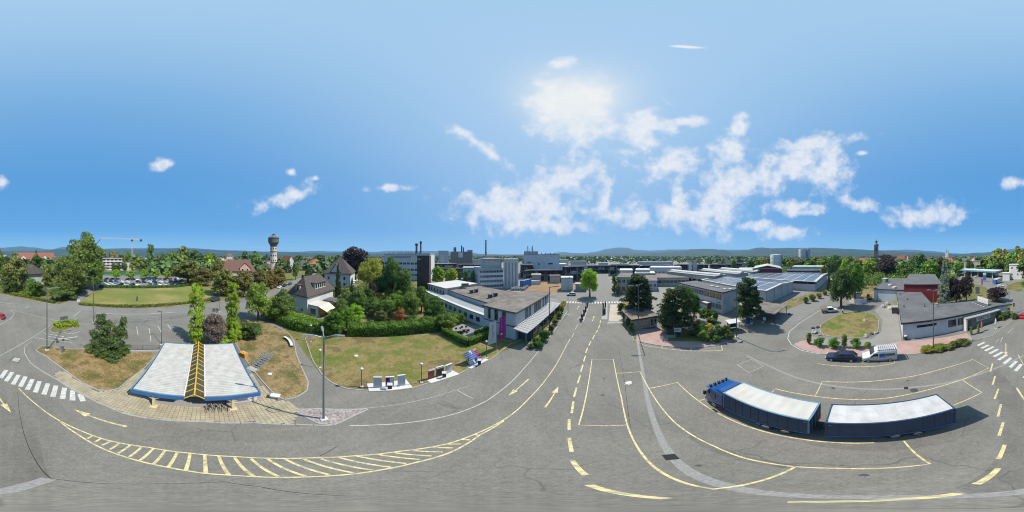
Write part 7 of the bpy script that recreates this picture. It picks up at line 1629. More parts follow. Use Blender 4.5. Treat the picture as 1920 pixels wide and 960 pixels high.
m=MB(); m.quad((w*.54,-.6,he+2.0),(w*.71,-.6,he+6.0),(w*.71,8,he+6.0),(w*.54,5,he+2.0)); m.quad((w*.71,-.6,he+6.0),(w*.88,-.6,he+2.0),(w*.88,5,he+2.0),(w*.71,8,he+6.0)); m.build('gable_roof','tile_maroon',T)
for x in (.64,.78): window(T,w,d,'f',w*x,he+1.0,1.2,1.5).location.y=-.33
for x,y in ((.2,.5),(.42,.5),(.76,.6)): MB().box(w*x,w*x+.9,d*y,d*y+.9,he+3,he+8.2).build('chimney','tile_maroon',T)
house('tower_house','small white house with orange roof left of the maroon roofed villa',425,436,240,479,476.5,'white_wall','tile_orange',10,'hip',win=((.3,.7),(.3,.7)))
house('white_house','white gabled house with bright red roof right of the water tower',537,556,205,494,480,'white_wall','tile_orange',24,'gable',.5,axis='y')
house('blue_grey_hall','blue grey roofed low hall right of the white gabled house',556,580,215,499,488,'grey_wall','tile_grey',20,'hip')
house('pink_house','pink house with orange red hipped roof behind the two villas',580,609,200,495,485,'pink_wall','tile_orange',18,'hip',.3,win=((.15,.35,.55,.75,.9),(.3,.72)))
house('brown_house','small house with dark hipped roof right of the pink house',613,628,210,492,485,'cream_wall','tile_grey',12,'hip')
house('low_shop','low white flat hall left of the water tower foot',489,507,200,490,489,'white_wall','white_roof',14,'flat')
house('dark_barn','dark low roof between the white hall and the water tower',490,508,175,503,496,'brown_clad','tile_maroon',12,'gable')
house('small_grey_house','small grey house with brown hipped roof among trees at the far left',47,88,92,513,497,'bluish_wall','tile_brown',14,'hip',.5,win=((.25,.6),(.35,)))
A=AT(50,300);
T,w,d=house('school','long school with red tiled roof, white gables and a ridge turret on the left',33,102,262,486,473.5,'cream_wall','tile_red',18,'gable',0,win=((.05,.15,.25,.35,.45,.55,.65,.75,.85,.95),(.3,.7)))
he=ZV(486,262)
for fx in (.16,.74): m=MB(); m.poly([(w*fx-4,-.4,he-2),(w*fx+4,-.4,he-2),(w*fx+4,-.4,he+2.5),(w*fx,-.4,he+6),(w*fx-4,-.4,he+2.5)]); m.build('front_gable','white_wall',T); m=MB(); m.quad((w*fx-4.5,-.8,he+2),(w*fx,-.8,he+6.5),(w*fx,9,he+6.5),(w*fx-4.5,5,he+2)); m.quad((w*fx,-.8,he+6.5),(w*fx+4.5,-.8,he+2),(w*fx+4.5,5,he+2),(w*fx,9,he+6.5)); m.build('gable_roof','tile_red',T)
MB().lathe([(1.6,he+9),(1.6,he+12),(2.2,he+12.3),(1.4,he+14),(.3,he+16.5),(0,he+18)],8,c=(w*.5,9)).build('ridge_turret','slate_dark',T)
house('side_barn','grey brown roofed barn between the school and the tallest tree',101,122,230,492,482,'grey_wall','tile_brown',14,'gable',.4)
T,w,d=house('construction_block','white apartment block under construction with brown roof garden behind the young trees',192,229,205,484.5,483,'white_wall','concrete',22,'flat',win=((),()))
for z in (2.5,6,9.6,13.2):
    for i in range(5): MB().box(w*(i+.12)/5,w*(i+.80)/5,-.1,.0,z-1.0,z+.9).build('loggia','slate_dark',T)
    MB().box(-.6,w+.6,-1.2,0,z+1.3,z+1.6).build('balcony_slab','white_wall',T)
house('sand_coloured_block','sand coloured low block right of the construction site',229,247,200,492,490,'cream_wall','tile_brown',16,'flat')
for i,(u0,u1,d_,ve,vr,wl,rf_) in enumerate(((283,300,190,502,497,'grey_wall','tile_grey'),(300,316,175,509,503,'cream_wall','tile_brown'),(0,12,300,478,475,'white_wall','white_roof'),(0,14,110,512,505,'bluish_wall','tin_grey'))):
    house(('club_house','club_house','white_block','market_hall')[i],('grey roofed clubhouse behind the tennis courts','brown roofed clubhouse right of the tennis courts','white flat block far behind at the left edge','pale blue hall at the left edge behind the trees')[i],u0,u1,d_,ve,vr,wl,rf_,12,'hip' if i<2 else 'flat')
fence('court_fence','green screen fence of the tennis courts',[AT(193,160),AT(264,160)],3.0,6,'green_net' if False else 'dark_metal',(1.0,),None)
M('green_screen',(.02,.16,.09),.8); m=MB(); a_,b_=AT(193,159.5),AT(264,159.5); m.beam((*a_,1.5),(*b_,1.5),.06,2.6); m.build('court_screen','green_screen',label='green wind screen along the tennis courts',cat='screen')
# ================================================================ crane
x,y=AT(248,250); dj=AT(187,235); ja=math.atan2(dj[1]-y,dj[0]-x); t=thing('tower_crane','pale yellow tower crane with long lattice jib over the suburb at the left','crane',(x,y,0),ja)
M('crane_yellow',(.60,.54,.38),.6); hh=ZV(449,250)
m=MB()
for i in range(16):
    z0,z1=hh*i/16,hh*(i+1)/16
    for a,b in (((-.9,-.9),(.9,-.9)),((.9,-.9),(.9,.9)),((.9,.9),(-.9,.9)),((-.9,.9),(-.9,-.9))): m.beam((*a,z0),(*b,z1),.10)
for a in ((-.9,-.9),(.9,-.9),(.9,.9),(-.9,.9)): m.beam((*a,0),(*a,hh),.17)
m.build('mast','crane_yellow',t); jl=math.hypot(dj[0]-x,dj[1]-y)
for nm,x0,x1 in (('jib',0,jl),('counter_jib',0,-17)):
    m=MB(); n=18 if x1>0 else 5
    for s in (-.7,.7): m.beam((x0,s,hh),(x1,s,hh),.18)
    m.beam((x0,0,hh+1.6),(x1*.97,0,hh+1.3),.20)
    for i in range(n):
        xa,xb=x1*i/n,x1*(i+.5)/n
        for s in (-.7,.7): m.beam((xa,s,hh),(xb,0,hh+1.5),.12); m.beam((xb,0,hh+1.5),(x1*(i+1)/n,s,hh),.12)
    m.build(nm,'crane_yellow',t)
MB().box(-16.5,-13,-1,1,hh-2.5,hh+.8).build('counterweight','slate_dark',t); MB().box(-1.3,1.6,-1.2,1.2,hh-2.6,hh-.2).build('cab','dark_metal',t); m=MB(); m.beam((0,0,hh),(0,0,hh+3.5),.4); m.build('mast_head','crane_yellow',t)
# ================================================================ water tower
x,y=AT(513,215); t=thing('water_tower','round pale stone water tower with dark slate head and conical cap','water tower',(x,y,0)); D=215; r=WPX(13.6,D)/2; R2=WPX(19.5,D)/2
z=lambda v:ZV(v,D)
M('slate_green',(.12,.145,.13),.75,.15,.5); M('tower_stone',(.66,.61,.54),.9,.12,.3,dirt=(.40,.36,.31),dscale=.15,damt=.6)
MB().lathe([(r*1.12,-1),(r*1.03,z(494)),(r,z(492)),(r*.92,z(472)),(r*.90,z(461))],28).build('shaft','tower_stone',t,smooth=True)
for v in (492,472,461.5): k=1.06 if v>480 else .97; MB().lathe([(r*k*.95,z(v)-.4),(r*k*1.04,z(v)-.4),(r*k*1.04,z(v)+.5),(r*k*.95,z(v)+.5)],28).build('cornice','tile_brown',t)
MB().lathe([(r*.9,z(461)),(R2*.86,z(457)),(R2*1.02,z(455)),(R2,z(454.5)),(R2,z(447)),(R2*1.0,z(446))],28).build('tank','slate_green',t)
MB().lathe([(R2*1.12,z(446.6)),(R2*1.10,z(446)),(R2*.55,z(442.3)),(R2*.28,z(441)),(R2*.28,z(440)),(R2*.36,z(439.8)),(0,z(438.6))],28).build('cap','slate_green',t); MB().tube((0,0,z(439)),(0,0,z(436.8)),.12).build('spire','dark_metal',t)
ta_=math.atan2(-y,-x)
for j,v in enumerate((466.5,479,488)):
    for k in range(5):
        a=ta_+(k-2)*.55; rr=r*(.93 if v<470 else .97 if v<482 else 1.0); w_=MB().box(-.05,.12,-.45,.45,-1.0,1.0).build('window','glass',t); w_.location=(rr*math.cos(a),rr*math.sin(a),z(v)); w_.rotation_euler=(0,0,a)
m=MB()
for k in range(20): a=k*PI/10; m.beam((R2*1.01*math.cos(a),R2*1.01*math.sin(a),z(454.5)),(R2*1.01*math.cos(a),R2*1.01*math.sin(a),z(446.2)),.35)
m.build('tank_ribs','slate_green',t,kind='stuff')
# ================================================================ the chemical works
def block(name,label,u0,u1,d,vt,depth,wall,roof='felt_grey',win=None,style='blue',cat='building',rot=0,extra=None,group=None):
    h=ZV(vt,d); A,B=AT(u0,d),AT(u1,d)
    if rot: an=frame(A,B)[1]+rot; l=frame(A,B)[2]; B=(A[0]+l*math.cos(an),A[1]+l*math.sin(an))
    T,w,dd=bld(name,label,cat,A,B,depth,h,wall,group); slab_roof(T,w,dd,h,roof,.2,.3,'concrete')
    if win:
        nx,nz,ww,hh=win
        for j in range(nz):
            for i in range(nx): window(T,w,dd,'f',w*(i+.5)/nx,h*(j+.55)/nz,ww,hh,style)
    return T,w,dd
T,w,d=block('laboratory_block','pale office block with four window bands and white roof edge left of the gate road',900,945,88,505.5,22,'bluish_wall','white_roof',(7,4,2.2,1.4),rot=.25)
MB().box(w*.28,w*1.0,2.5,18,ZV(505.5,88),ZV(486,88)).build('upper_storey','grey_wall',T); MB().box(w*.22,w*1.05,1.5,19,ZV(486,88),ZV(486,88)+.4).build('roof','white_roof',T)
T,w,d=block('stair_tower_block','tall white block with vertical stripes right of the laboratory block',944,972,92,487,20,'white_wall','white_roof'); 
for i in range(4): MB().box(w*(.12+.22*i),w*(.20+.22*i),-.1,0,.5,ZV(487,92)-1.5).build('vertical_strip','tin_grey',T)
block('annex_block','pale annex with few windows between the column trees and the laboratory block',868,900,110,503,18,'bluish_wall','tin_grey',(4,2,1.6,1.6))
T,w,d=block('process_hall','large grey blue windowless hall with stepped top in the middle of the works',982,1049,150,477.5,34,'bluish_wall','felt_grey'); h=ZV(477.5,150)
MB().box(0,w*.40,2,26,h,ZV(471,150)).build('stair_head','grey_wall',T); MB().box(w,w*1.22,0,20,0,ZV(495,150)).build('side_annex','bluish_wall',T)
for x,z_,ww in ((.15,12,3),(.2,7,6),(.45,3,8),(.75,11,4),(.75,3.5,5),(.42,10.5,1.5)): window(T,w,d,'f',w*x,z_,ww,1.5,'dark')
for i in range(7): MB().tube((w*(.1+.13*i),6,h),(w*(.1+.13*i),6,h+(8.5 if i<2 else 1.8)),.35).build('roof_vent','dark_metal',T)
m=MB()
for i in range(5): m.beam((w*(.06+.05*i),3,ZV(471,150)),(w*(.06+.05*i),3,ZV(465-1.5*(i%2),150)),.18)
m.build('antenna','dark_metal',T)
T,w,d=block('power_house','grey power house with three stubby chimneys left of the tall slim stack',845,886,260,472,34,'plant_steel','felt_grey'); h=ZV(472,260)
for x,r in ((.15,1.1),(.22,1.1),(.50,1.0),(.58,1.1)): MB().tube((w*x,8,h),(w*x,8,h+7.5+3*(x==.5)),r,r*.9,10).build('chimney','dark_metal',T)
MB().box(w*.78,w,0,20,h,h+3).build('stair_head','concrete',T); MB().box(w*.36,w*.55,-.2,0,h-9,h-1).build('light_panel','white_wall',T)
T,w,d=block('silo_block','grey white tower block left of the power house',822,841,240,470.5,20,'grey_wall','concrete'); MB().box(w*.2,w*.55,-.2,0,2,20).build('light_panel','white_wall',T)
x,y=AT(911,230); t=thing('tall_chimney','tall slim dark stack with platform rings in the middle of the works','chimney',(x,y,0)); h=ZV(450.5,230); MB().tube((0,0,0),(0,0,h*.55),1.9,1.5,12).build('base','concrete',t); MB().tube((0,0,h*.55),(0,0,h),1.0,.8,12).build('stack','dark_metal',t)
for k in (.56,.72,.86,.985): MB().lathe([(.9,h*k),(1.7,h*k),(1.7,h*k+.5),(.9,h*k+.5)],12).build('platform','plant_steel',t)
def rack(label,u0,u1,d0,d1,vt,depth,cat='pipe rack',group=None,seed=1,solid=.5,name='pipe_rack'):
    A,B=AT(u0,d0),AT(u1,d1); o,a,w=frame(A,B); h=ZV(vt,(d0+d1)/2); T=thing(name,label,cat,(o[0],o[1],0),a,group); r=random.Random(seed); n=max(2,int(w/6)); nl=max(2,int(h/3.6))
    m=MB()
    for i in range(n+1):
        for y in (0,depth): m.beam((w*i/n,y,0),(w*i/n,y,h),.32)
    m.build('column','plant_steel',T,kind='stuff')
    for j in range(1,nl+1):
        z=h*j/nl; m=MB(); m.beam((0,0,z),(w,0,z),.3); m.beam((0,depth,z),(w,depth,z),.3)
        for i in range(n+1): m.beam((w*i/n,0,z),(w*i/n,depth,z),.25)
        m.box(0,w,.3,depth-.3,z-.12,z-.04); m.build('deck','plant_steel',T)
        m=MB()
        for k in range(5): y=.5+k*depth/6; rr=r.uniform(.10,.32); m.tube((r.uniform(0,w*.3),y,z+rr),(r.uniform(w*.6,w),y,z+rr),rr,n=6)
        m.build('pipes','pipe_silver' if j%2 else 'concrete',T,kind='stuff')
        m=MB(); m.beam((0,-.05,z+1.0),(w,-.05,z+1.0),.08)
        m.build('handrail','galv',T)
    MB().box(.2,w-.2,depth*.45,depth*.6,.2,h-.4).build('inner_plant','plant_dark',T)  # added dark sheet, stands in for the shaded inside of the frame
    m=MB()
    for i in range(int(w/1.6)): x=r.uniform(.3,w-.3); j=r.randrange(nl); m.beam((x,r.uniform(.2,depth*.4),h*j/nl),(x,r.uniform(.2,depth*.4),h*(j+r.choice((1,1,2)))/nl if j+2<=nl else h),r.uniform(.10,.28))
    m.build('riser_pipes','pipe_silver' if seed%2 else 'plant_steel',T,kind='stuff'); m=MB()
    for i in range(int(w/2.5)): x=r.uniform(.3,w-3); z=r.uniform(.6,h-1); m.beam((x,.25,z),(x+r.uniform(1,5),.25,z+r.choice((0,0,0,1.2,-1.0))),r.uniform(.08,.2))
    m.build('cross_pipes','concrete',T,kind='stuff')
    for i in range(int(w/7*solid*nl)):
        x=r.uniform(1,w-4); j=r.randrange(nl); z=h*j/nl+.1; q=r.random()
        if q<.5: MB().lathe([(0,z),(1.1,z),(1.2,z+2.2),(.6,z+2.9),(0,z+3)],10,c=(x,depth*r.uniform(.2,.6)+.8)).build('vessel',r.choice(('pipe_silver','plant_steel','tin_grey','white_wall')),T)
        else: MB().box(x,x+r.uniform(1.5,4.5),.4,depth*.7,z,z+r.uniform(1.5,3)).build('cabin',r.choice(('plant_steel','grey_wall','concrete','bluish_wall')),T)
    return T
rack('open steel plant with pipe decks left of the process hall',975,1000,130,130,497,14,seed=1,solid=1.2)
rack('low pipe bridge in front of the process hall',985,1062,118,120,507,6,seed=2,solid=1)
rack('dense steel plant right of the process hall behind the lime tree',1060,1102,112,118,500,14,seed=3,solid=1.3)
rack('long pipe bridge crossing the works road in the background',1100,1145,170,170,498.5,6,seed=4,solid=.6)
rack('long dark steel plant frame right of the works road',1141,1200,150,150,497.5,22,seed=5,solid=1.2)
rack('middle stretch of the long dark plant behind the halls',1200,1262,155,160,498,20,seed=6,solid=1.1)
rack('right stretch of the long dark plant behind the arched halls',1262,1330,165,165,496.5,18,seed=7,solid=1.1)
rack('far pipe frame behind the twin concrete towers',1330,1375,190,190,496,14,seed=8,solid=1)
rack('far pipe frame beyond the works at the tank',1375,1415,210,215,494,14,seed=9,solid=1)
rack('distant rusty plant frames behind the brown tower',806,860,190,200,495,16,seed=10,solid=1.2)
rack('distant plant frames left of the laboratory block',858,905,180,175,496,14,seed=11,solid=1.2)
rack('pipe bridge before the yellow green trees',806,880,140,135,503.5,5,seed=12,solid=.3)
for i,(u0,u1,d_,vt,dp,wl,rf_,wn,lb) in enumerate(((997,1014,105,516,8,'concrete','tin_grey',None,'low grey shed with wavy roof in front of the pipe bridge'),(1031,1050,108,518,9,'cream_wall','tile_maroon',None,'low shed with dark red roof behind the brown gravel plot'),
 (1052,1074,84,521.5,7,'white_wall','white_roof',None,'white two storey site cabin at the brown gravel plot'),(1079,1100,82,533.5,5,'concrete','tin_grey',None,'low grey hut left of the lime green tree'),
 (1128,1142,175,507,10,'grey_wall','white_roof',None,'small white roofed shed at the end of the works road'),(1162,1186,120,507.5,18,'white_wall','white_roof',None,'white roofed shed behind the beige corner block'),
 (1192,1218,118,506.5,14,'white_wall','white_roof',None,'long thin white roofed shed behind the pine'),(1218,1278,135,502,20,'bluish_wall','white_roof',(8,1,2.0,1.4),'white roofed pale blue building behind the brown roofs'),
 (1195,1262,180,492,18,'bluish_wall','tin_grey',None,'pale lilac hall behind the dark plant, right of the road'),(1122,1140,220,493,14,'grey_wall','tin_grey',None,'distant grey block over the works road end'),
 (1070,1100,230,490,14,'grey_wall','tin_grey',(6,2,1.6,1.4),'distant pale block behind the lime tree'),(1050,1066,190,487,12,'grey_wall','white_roof',None,'distant grey block right of the process hall'),
 (886,905,210,487,16,'grey_wall','tin_grey',None,'distant grey hall behind the laboratory block'),(905,926,240,484,12,'cream_wall','white_roof',None,'distant pale block by the tall slim stack'),
 (1360,1382,230,490,14,'cream_wall','red_panel',None,'distant building with rusty roof behind the arched halls'),(1250,1262,220,488,10,'grey_wall','concrete',None,'distant grey block behind the lilac hall'))):
    block('works_shed' if vt>500 else 'works_block',lb,u0,u1,d_,vt,dp,wl,rf_,wn)
# big brown roofed sheds right of the road
T,w,d=block('corner_block','beige corner block with flat brown roof on the right of the works road',1157,1182,79,520.5,20,'cream_wall','felt_brown',(3,2,1.5,1.8),'white',rot=-.1)
for i in range(3): MB().box(w*(.25+.25*i)-.5,w*(.25+.25*i)+.5,8,9,ZV(520.5,79)+.3,ZV(520.5,79)+.7).build('skylight','white_roof',T)
T,w,d=block('brown_roof_hall','wide low hall with mottled brown flat roof behind the gatehouse pine',1205,1292,98,521,22,'cream_wall','felt_brown',(12,1,2.0,1.6),'dark')
block('small_brown_hall','small low hall with brown roof in front of the wide brown roofed hall',1200,1232,84,527,12,'grey_wall','felt_brown',(4,1,1.4,1.6),'white')
block('cream_roof_hall','hall with cream white roof between the pine and the wide brown roof',1190,1228,112,513,16,'cream_wall','white_roof')
x,y=AT(1217,72); t=thing('container_stack','white gridded containers standing in the yard right of the pine','container',(x,y,0),.4); 
for i in range(2):
    for j in range(2): MB().box(-2.6+i*2.65,i*2.65-.1,0,2.2,j*1.9,j*1.9+1.8).build('unit','white_wall',t)
A,B=AT(971+7,94),AT(995,97); 
t=thing('blue_container','blue shipping container beside the stacked drums left of the gravel plot','container',(*AT(982,89),0),frame(AT(982,89),AT(995,96))[1]); MB().box(0,9,0,2.5,0,4.2).build('body','blue_box',t); MB().box(0,9,.05,2.45,4.2,4.3).build('roof','frame_blue',t)
for i in range(5): MB().box(-.03,0,.1+.48*i,.4+.48*i,.2,4.0).build('door_rib','frame_blue',t)
t=thing('white_trailer','white container end right behind the blue container','container',(*AT(996,100),0),.2); MB().box(0,6,0,2.5,0,2.4).build('body','white_wall',t); MB().box(0,6,.05,2.45,2.4,2.5).build('roof','white_roof',t)
for i in range(9):
    u=960+3.1*i; x,y=AT(u,84+(i%3)*3); t=thing('drum_stack',['drum cluster, %s in the row of grey drums beyond the brown office roof'%w_ for w_ in ('first','second','third','fourth','fifth','sixth','seventh','eighth','last')][i],'drum',(x,y,0),0,'grey drums in the yard')
    for k in range(4): MB().lathe([(.55,0),(.6,.6),(.55,1.2),(0,1.22)],8,c=((k%2)*1.2,(k//2)*1.2)).build('drum','galv' if i%2 else 'tin_grey',t)
# arched halls with white skylights
def arched(label,uA,dA,uB,dB,depth,ve):
    A,B=AT(uA,dA),AT(uB,dB); T,w,d=bld('arched_hall',label,'building',A,B,depth,ZV(ve,dB),'cream_wall','arched factory halls'); h=ZV(ve,dB)
    MB().box(-.4,w+.4,-.4,d+.4,h,h+.35).build('roof','tin_grey',T); m=MB(); n=8; y0,y1=d*.30,d*.62
    for i in range(n):
        a,b=PI*i/n,PI*(i+1)/n; c=(y0+y1)/2; r=(y1-y0)/2
        m.quad((-.5,c-r*math.cos(a),h+.35+r*.55*math.sin(a)),(w+.5,c-r*math.cos(a),h+.35+r*.55*math.sin(a)),(w+.5,c-r*math.cos(b),h+.35+r*.55*math.sin(b)),(-.5,c-r*math.cos(b),h+.35+r*.55*math.sin(b)))
    m.poly([(w+.5,(y0+y1)/2-(y1-y0)/2*math.cos(PI*i/n),h+.35+(y1-y0)/2*.55*math.sin(PI*i/n)) for i in range(n+1)]); m.build('skylight_vault','white_roof',T)
    for i in range(10): window(T,w,d,'f',w*(i+.5)/10,h*.5,w/10-.8,2.0,'dark')
    for i in range(3): window(T,w,d,'r',d*(i+.5)/3,h*.5,2.2,2.2,'dark')
    return T
arched('long hall with white vaulted skylight behind the blue windowed office, nearest of three',1250,118,1340,88,12,519)
arched('hall with white vaulted skylight in the middle of the three arched halls',1310,125,1380,97,12,514.5)
arched('hall with white vaulted skylight beside the red hall, farthest of three',1346,138,1413,112,12,510.5)
block('twin_tower','left concrete tower of the pale pair behind the arched halls',1291,1297,120,490,4,'white_wall','concrete',cat='tower'); block('twin_tower','right concrete tower of the pale pair behind the arched halls',1299,1307,120,489.5,4,'cream_wall','concrete',cat='tower')
T,w,d=block('red_works_hall','low hall with pale green roof and dark red gable behind the solar roofs',1412,1466,118,504,30,'red_wall','green_tin'); gable(T,w,d,ZV(504,118)+.3,2.2,'green_tin',.6,'y','red_wall')
block('small_red_hall','small hall with pale roof and red side left of the red gabled hall',1385,1425,128,505,16,'red_wall','green_tin')
block('green_roof_hall','long hall with pale green roof right of the storage tank',1485,1566,150,500.5,22,'grey_wall','green_tin')
block('dark_roof_hall','narrow dark roofed hall in front of the green roof hall',1476,1540,128,507.5,8,'slate_dark','felt_grey')
for nm,lb,u,dd,vt,px in (('storage_tank','round white storage tank behind the red gabled hall',1455.5,200,477.5,22),('silo','tall pale round silo of the pair on the right, the larger',1505,300,467,15),('silo','narrow pale silo attached right of the larger one',1515.5,305,466.5,7)):
    x,y=AT(u,dd); h=ZV(vt,dd); r=WPX(px,dd)/2; t=thing(nm,lb,'tank',(x,y,0)); MB().lathe([(r,0),(r,h*.98),(r*.97,h)],28).build('shell','white_wall' if px>20 else 'grey_wall',t,smooth=True); MB().lathe([(r*.97,h),(0,h+r*.12)],28).build('lid','white_roof' if px>20 else 'concrete',t)
    for k in (.25,.5,.75): MB().lathe([(r*1.005,h*k),(r*1.012,h*k),(r*1.012,h*k+.25),(r*1.005,h*k+.25)],28).build('hoop','tin_grey',t)
    a=math.atan2(-y,-x)+1.1; m=MB(); m.beam((r*1.03*math.cos(a),r*1.03*math.sin(a),0),(r*1.03*math.cos(a),r*1.03*math.sin(a),h),.5); m.build('ladder','plant_steel',t)
block('silo_shed','pale shed at the foot of the silos',1476,1498,290,482,20,'cream_wall','concrete')
# white fence along the north lane and lawn
fence('lane_fence','thin metal fence along the grass strip of the north lane',[AT(1455,48),AT(1478,57),AT(1500,66),AT(1528,84)],1.9,3.0,'galv',(1.0,.5),None,.06)
# ================================================================ church, spires, petrol station, right hand houses
x,y=AT(1643,360); t=thing('church','brown stone church with dark onion domed tower and long grey nave','church',(x,y,0),math.atan2(*reversed(AT(1643,1)))-PI/2); D=360
z=lambda v:ZV(v,D); wt=WPX(7.6,D); M('church_stone',(.30,.235,.205),.9,.1,.2)
MB().box(-wt/2,wt/2,-wt/2,wt/2,0,z(462)).build('tower','church_stone',t); MB().box(-wt*.56,wt*.56,-wt*.56,wt*.56,z(473),z(472.3)).build('cornice','kerb_stone',t); MB().box(-wt*.56,wt*.56,-wt*.56,wt*.56,z(462.2),z(461.4)).build('cornice','kerb_stone',t)
for a in range(4):
    o=MB().box(-wt*.14,wt*.14,-.3,.3,z(471),z(464)).build('belfry_opening','black_print',t); o.location=(math.sin(a*PI/2)*wt/2,-math.cos(a*PI/2)*wt/2,0); o.rotation_euler=(0,0,a*PI/2)
M('copper_dark',(.10,.15,.135),.6,.1,.3); MB().lathe([(wt*.52,z(461.4)),(wt*.62,z(459.8)),(wt*.52,z(457.8)),(wt*.26,z(456.8)),(wt*.25,z(454)),(wt*.36,z(453)),(wt*.22,z(451.3)),(wt*.07,z(450.5)),(0,z(447))],14).build('onion_dome','copper_dark',t,smooth=True)
MB().box(-WPX(12,D),WPX(48,D),2,22,0,z(481)).build('nave','church_stone',t); m=MB(); a,b=-WPX(12,D)-.5,WPX(48,D)+.5
m.quad((a,1.4,z(481)),(b,1.4,z(481)),(b,12,z(476)),(a,12,z(476))); m.quad((a,12,z(476)),(b,12,z(476)),(b,22.6,z(481)),(a,22.6,z(481))); m.poly([(a,1.4,z(481)),(a,12,z(476)),(a,22.6,z(481))]); m.poly([(b,22.6,z(481)),(b,12,z(476)),(b,1.4,z(481))]); m.build('nave_roof','tile_brown',t)
for i,(u,vt) in enumerate(((1774.5,466),(1777.5,468))):
    x,y=AT(u,620); t=thing('church_spire',('left and taller of two thin pale church spires on the skyline','right and shorter of two thin pale church spires on the skyline')[i],'church spire',(x,y,0)); MB().box(-2.6,2.6,-2.6,2.6,0,ZV(474,620)).build('tower','white_wall',t); MB().lathe([(3,ZV(474,620)),(.2,ZV(vt,620))],8).build('spire','tin_grey',t)
# petrol station
A,B=AT(1790,150),AT(1866,128); o,a,w=frame(A,B); t=thing('petrol_station','petrol station with long pale canopy and blue edge at the street on the right','petrol station',(o[0],o[1],0),a)
MB().box(0,w,0,16,5.0,5.9).build('canopy','white_roof',t); MB().box(-.1,w+.1,-.15,0,4.8,6.0).build('blue_fascia','teal',t)
for i in range(6):
    for y_ in (2,13): MB().box(w*(i+.5)/6-.25,w*(i+.5)/6+.25,y_-.25,y_+.25,0,5).build('post','white_wall',t)
for i in range(4): MB().box(w*(i+.8)/5-.5,w*(i+.8)/5+.5,6.5,8,0.1,1.8).build('fuel_pump','blue_box',t)
MB().box(0,w*.8,16.2,24,0,4.5).build('shop','bluish_wall',t); MB().box(-4,.0,0,12,1,4.6).build('green_wall','green_tin',t)
x,y=AT(1846,112); t=thing('price_pylon','blue petrol price pylon beside the station canopy','sign',(x,y,0),math.atan2(y,x)-PI/2); MB().box(-1.1,1.1,-.2,.2,0,6.2).build('body','teal',t); MB().box(-.95,.95,-.25,-.2,1.5,4.6).build('price_panel','blue_box',t); MB().box(-1.1,1.1,-.25,.2,5.2,6.3).build('head_panel','white_plastic',t)
x,y=AT(1840,92); t=thing('banner_post','slim magenta banner on a post by the street','banner',(x,y,0),math.atan2(y,x)-PI/2); MB().tube((0,0,0),(0,0,5.5),.06).build('post','galv',t); MB().box(.05,.8,-.03,.03,1.6,5.2).build('cloth','magenta',t)
t=thing('signboard','grey signboard behind the roof billboard','sign',(*AT(1833,72),0),math.atan2(*reversed(AT(1833,72)))-PI/2); MB().box(-.9,.9,-.1,.1,1.0,4.2).build('panel','lamp_grey',t); MB().box(-.1,.1,-.08,.08,0,1.0).build('post','galv',t)
house('white_modern_house','white modern house with blue windows at the right edge above the street',1892,1919,125,497,496,'white_wall','white_roof',14,'flat',win=((.2,.6,.85),(.35,.8)),style='blue')
house('white_garage','low white flat building and garages beside the white modern house',1880,1893,118,513,512,'white_wall','white_roof',8,'flat',win=((),()))
T,w,d=block('apartment_tower','cream and blue apartment block behind the station trees',1807,1838,190,490,16,'cream_wall','concrete',(4,3,1.4,1.4))
t=thing('white_lorry','white lorry parked right of the petrol station','lorry',(*AT(1873,110),0),1.2); MB().box(0,6,0,2.4,.8,3.4).build('box_body','white_plastic',t); MB().box(6.2,8.2,0,2.4,.5,2.8).build('cab','blue_box',t)
for i,(u,dd,c,lb) in enumerate(((1882,95,(.75,.75,.75),'white car on the street near the petrol station'),(1800,145,(.03,.05,.15),'dark blue car under the petrol station canopy'),(1826,140,(.4,.4,.42),'silver car at the petrol station pumps'))): car(*AT(u,dd),.6+i,c,'hatch',lb)
for i,(u0,u1,dd,ve,vr,rf_) in enumerate(((1611,1622,260,492,484,'tile_orange'),(1682,1696,300,486,479,'tile_red'),(1702,1716,330,484,478,'tile_maroon'),(1740,1758,280,490,483,'tile_brown'),(1757,1768,250,492,485,'tile_red'),(1775,1788,260,491,484,'tile_orange'),(1842,1856,330,484,479,'tile_maroon'))):
    house('town_house',('house with orange roof left of the yellow green tree and the purple beech','house with red roof right of the church nave','house with maroon roof behind the red hall trees','brown roofed house left of the blue spruce tip','red roofed house right of the blue spruce tip','orange roofed house left of the petrol station','maroon roofed house before the woodland on the right')[i],u0,u1,dd,ve,vr,('cream_wall','white_wall')[i%2],rf_,11,'gable',.3*(i%3-1))
# ================================================================ the far town: houses one by one, then the mass beyond
HM={}
def simple_house(w,d,h,r):
    k=(w,d,h,r)
    if k not in HM:
        b=MB().box(-w/2,w/2,-d/2,d/2,0,h); b.poly([(-w/2,-d/2,h),(-w/2,d/2,h),(-w/2,0,h+r-.15)]); b.poly([(w/2,-d/2,h),(w/2,0,h+r-.15),(w/2,d/2,h)])
        g=MB(); 
        for q in (-1,1):
            for i in range(3):
                for j in range(2): x=-w/2+w*(i+.5)/3; z=h*(j+.45)/2; y=q*(d/2+.03); g.quad(*[(x-.55,y,z-.6),(x+.55,y,z-.6),(x+.55,y,z+.7),(x-.55,y,z+.7)])
        o=.5; f=MB(); f.quad((-w/2-o,-d/2-o,h-.3),(w/2+o,-d/2-o,h-.3),(w/2+o,0,h+r),(-w/2-o,0,h+r)); f.quad((-w/2-o,0,h+r),(w/2+o,0,h+r),(w/2+o,d/2+o,h-.3),(-w/2-o,d/2+o,h-.3))
        HM[k]=(b.mesh('wall',['tinted']),f.mesh('roof',['tinted']),g.mesh('windows',['glass']))
    return HM[k]
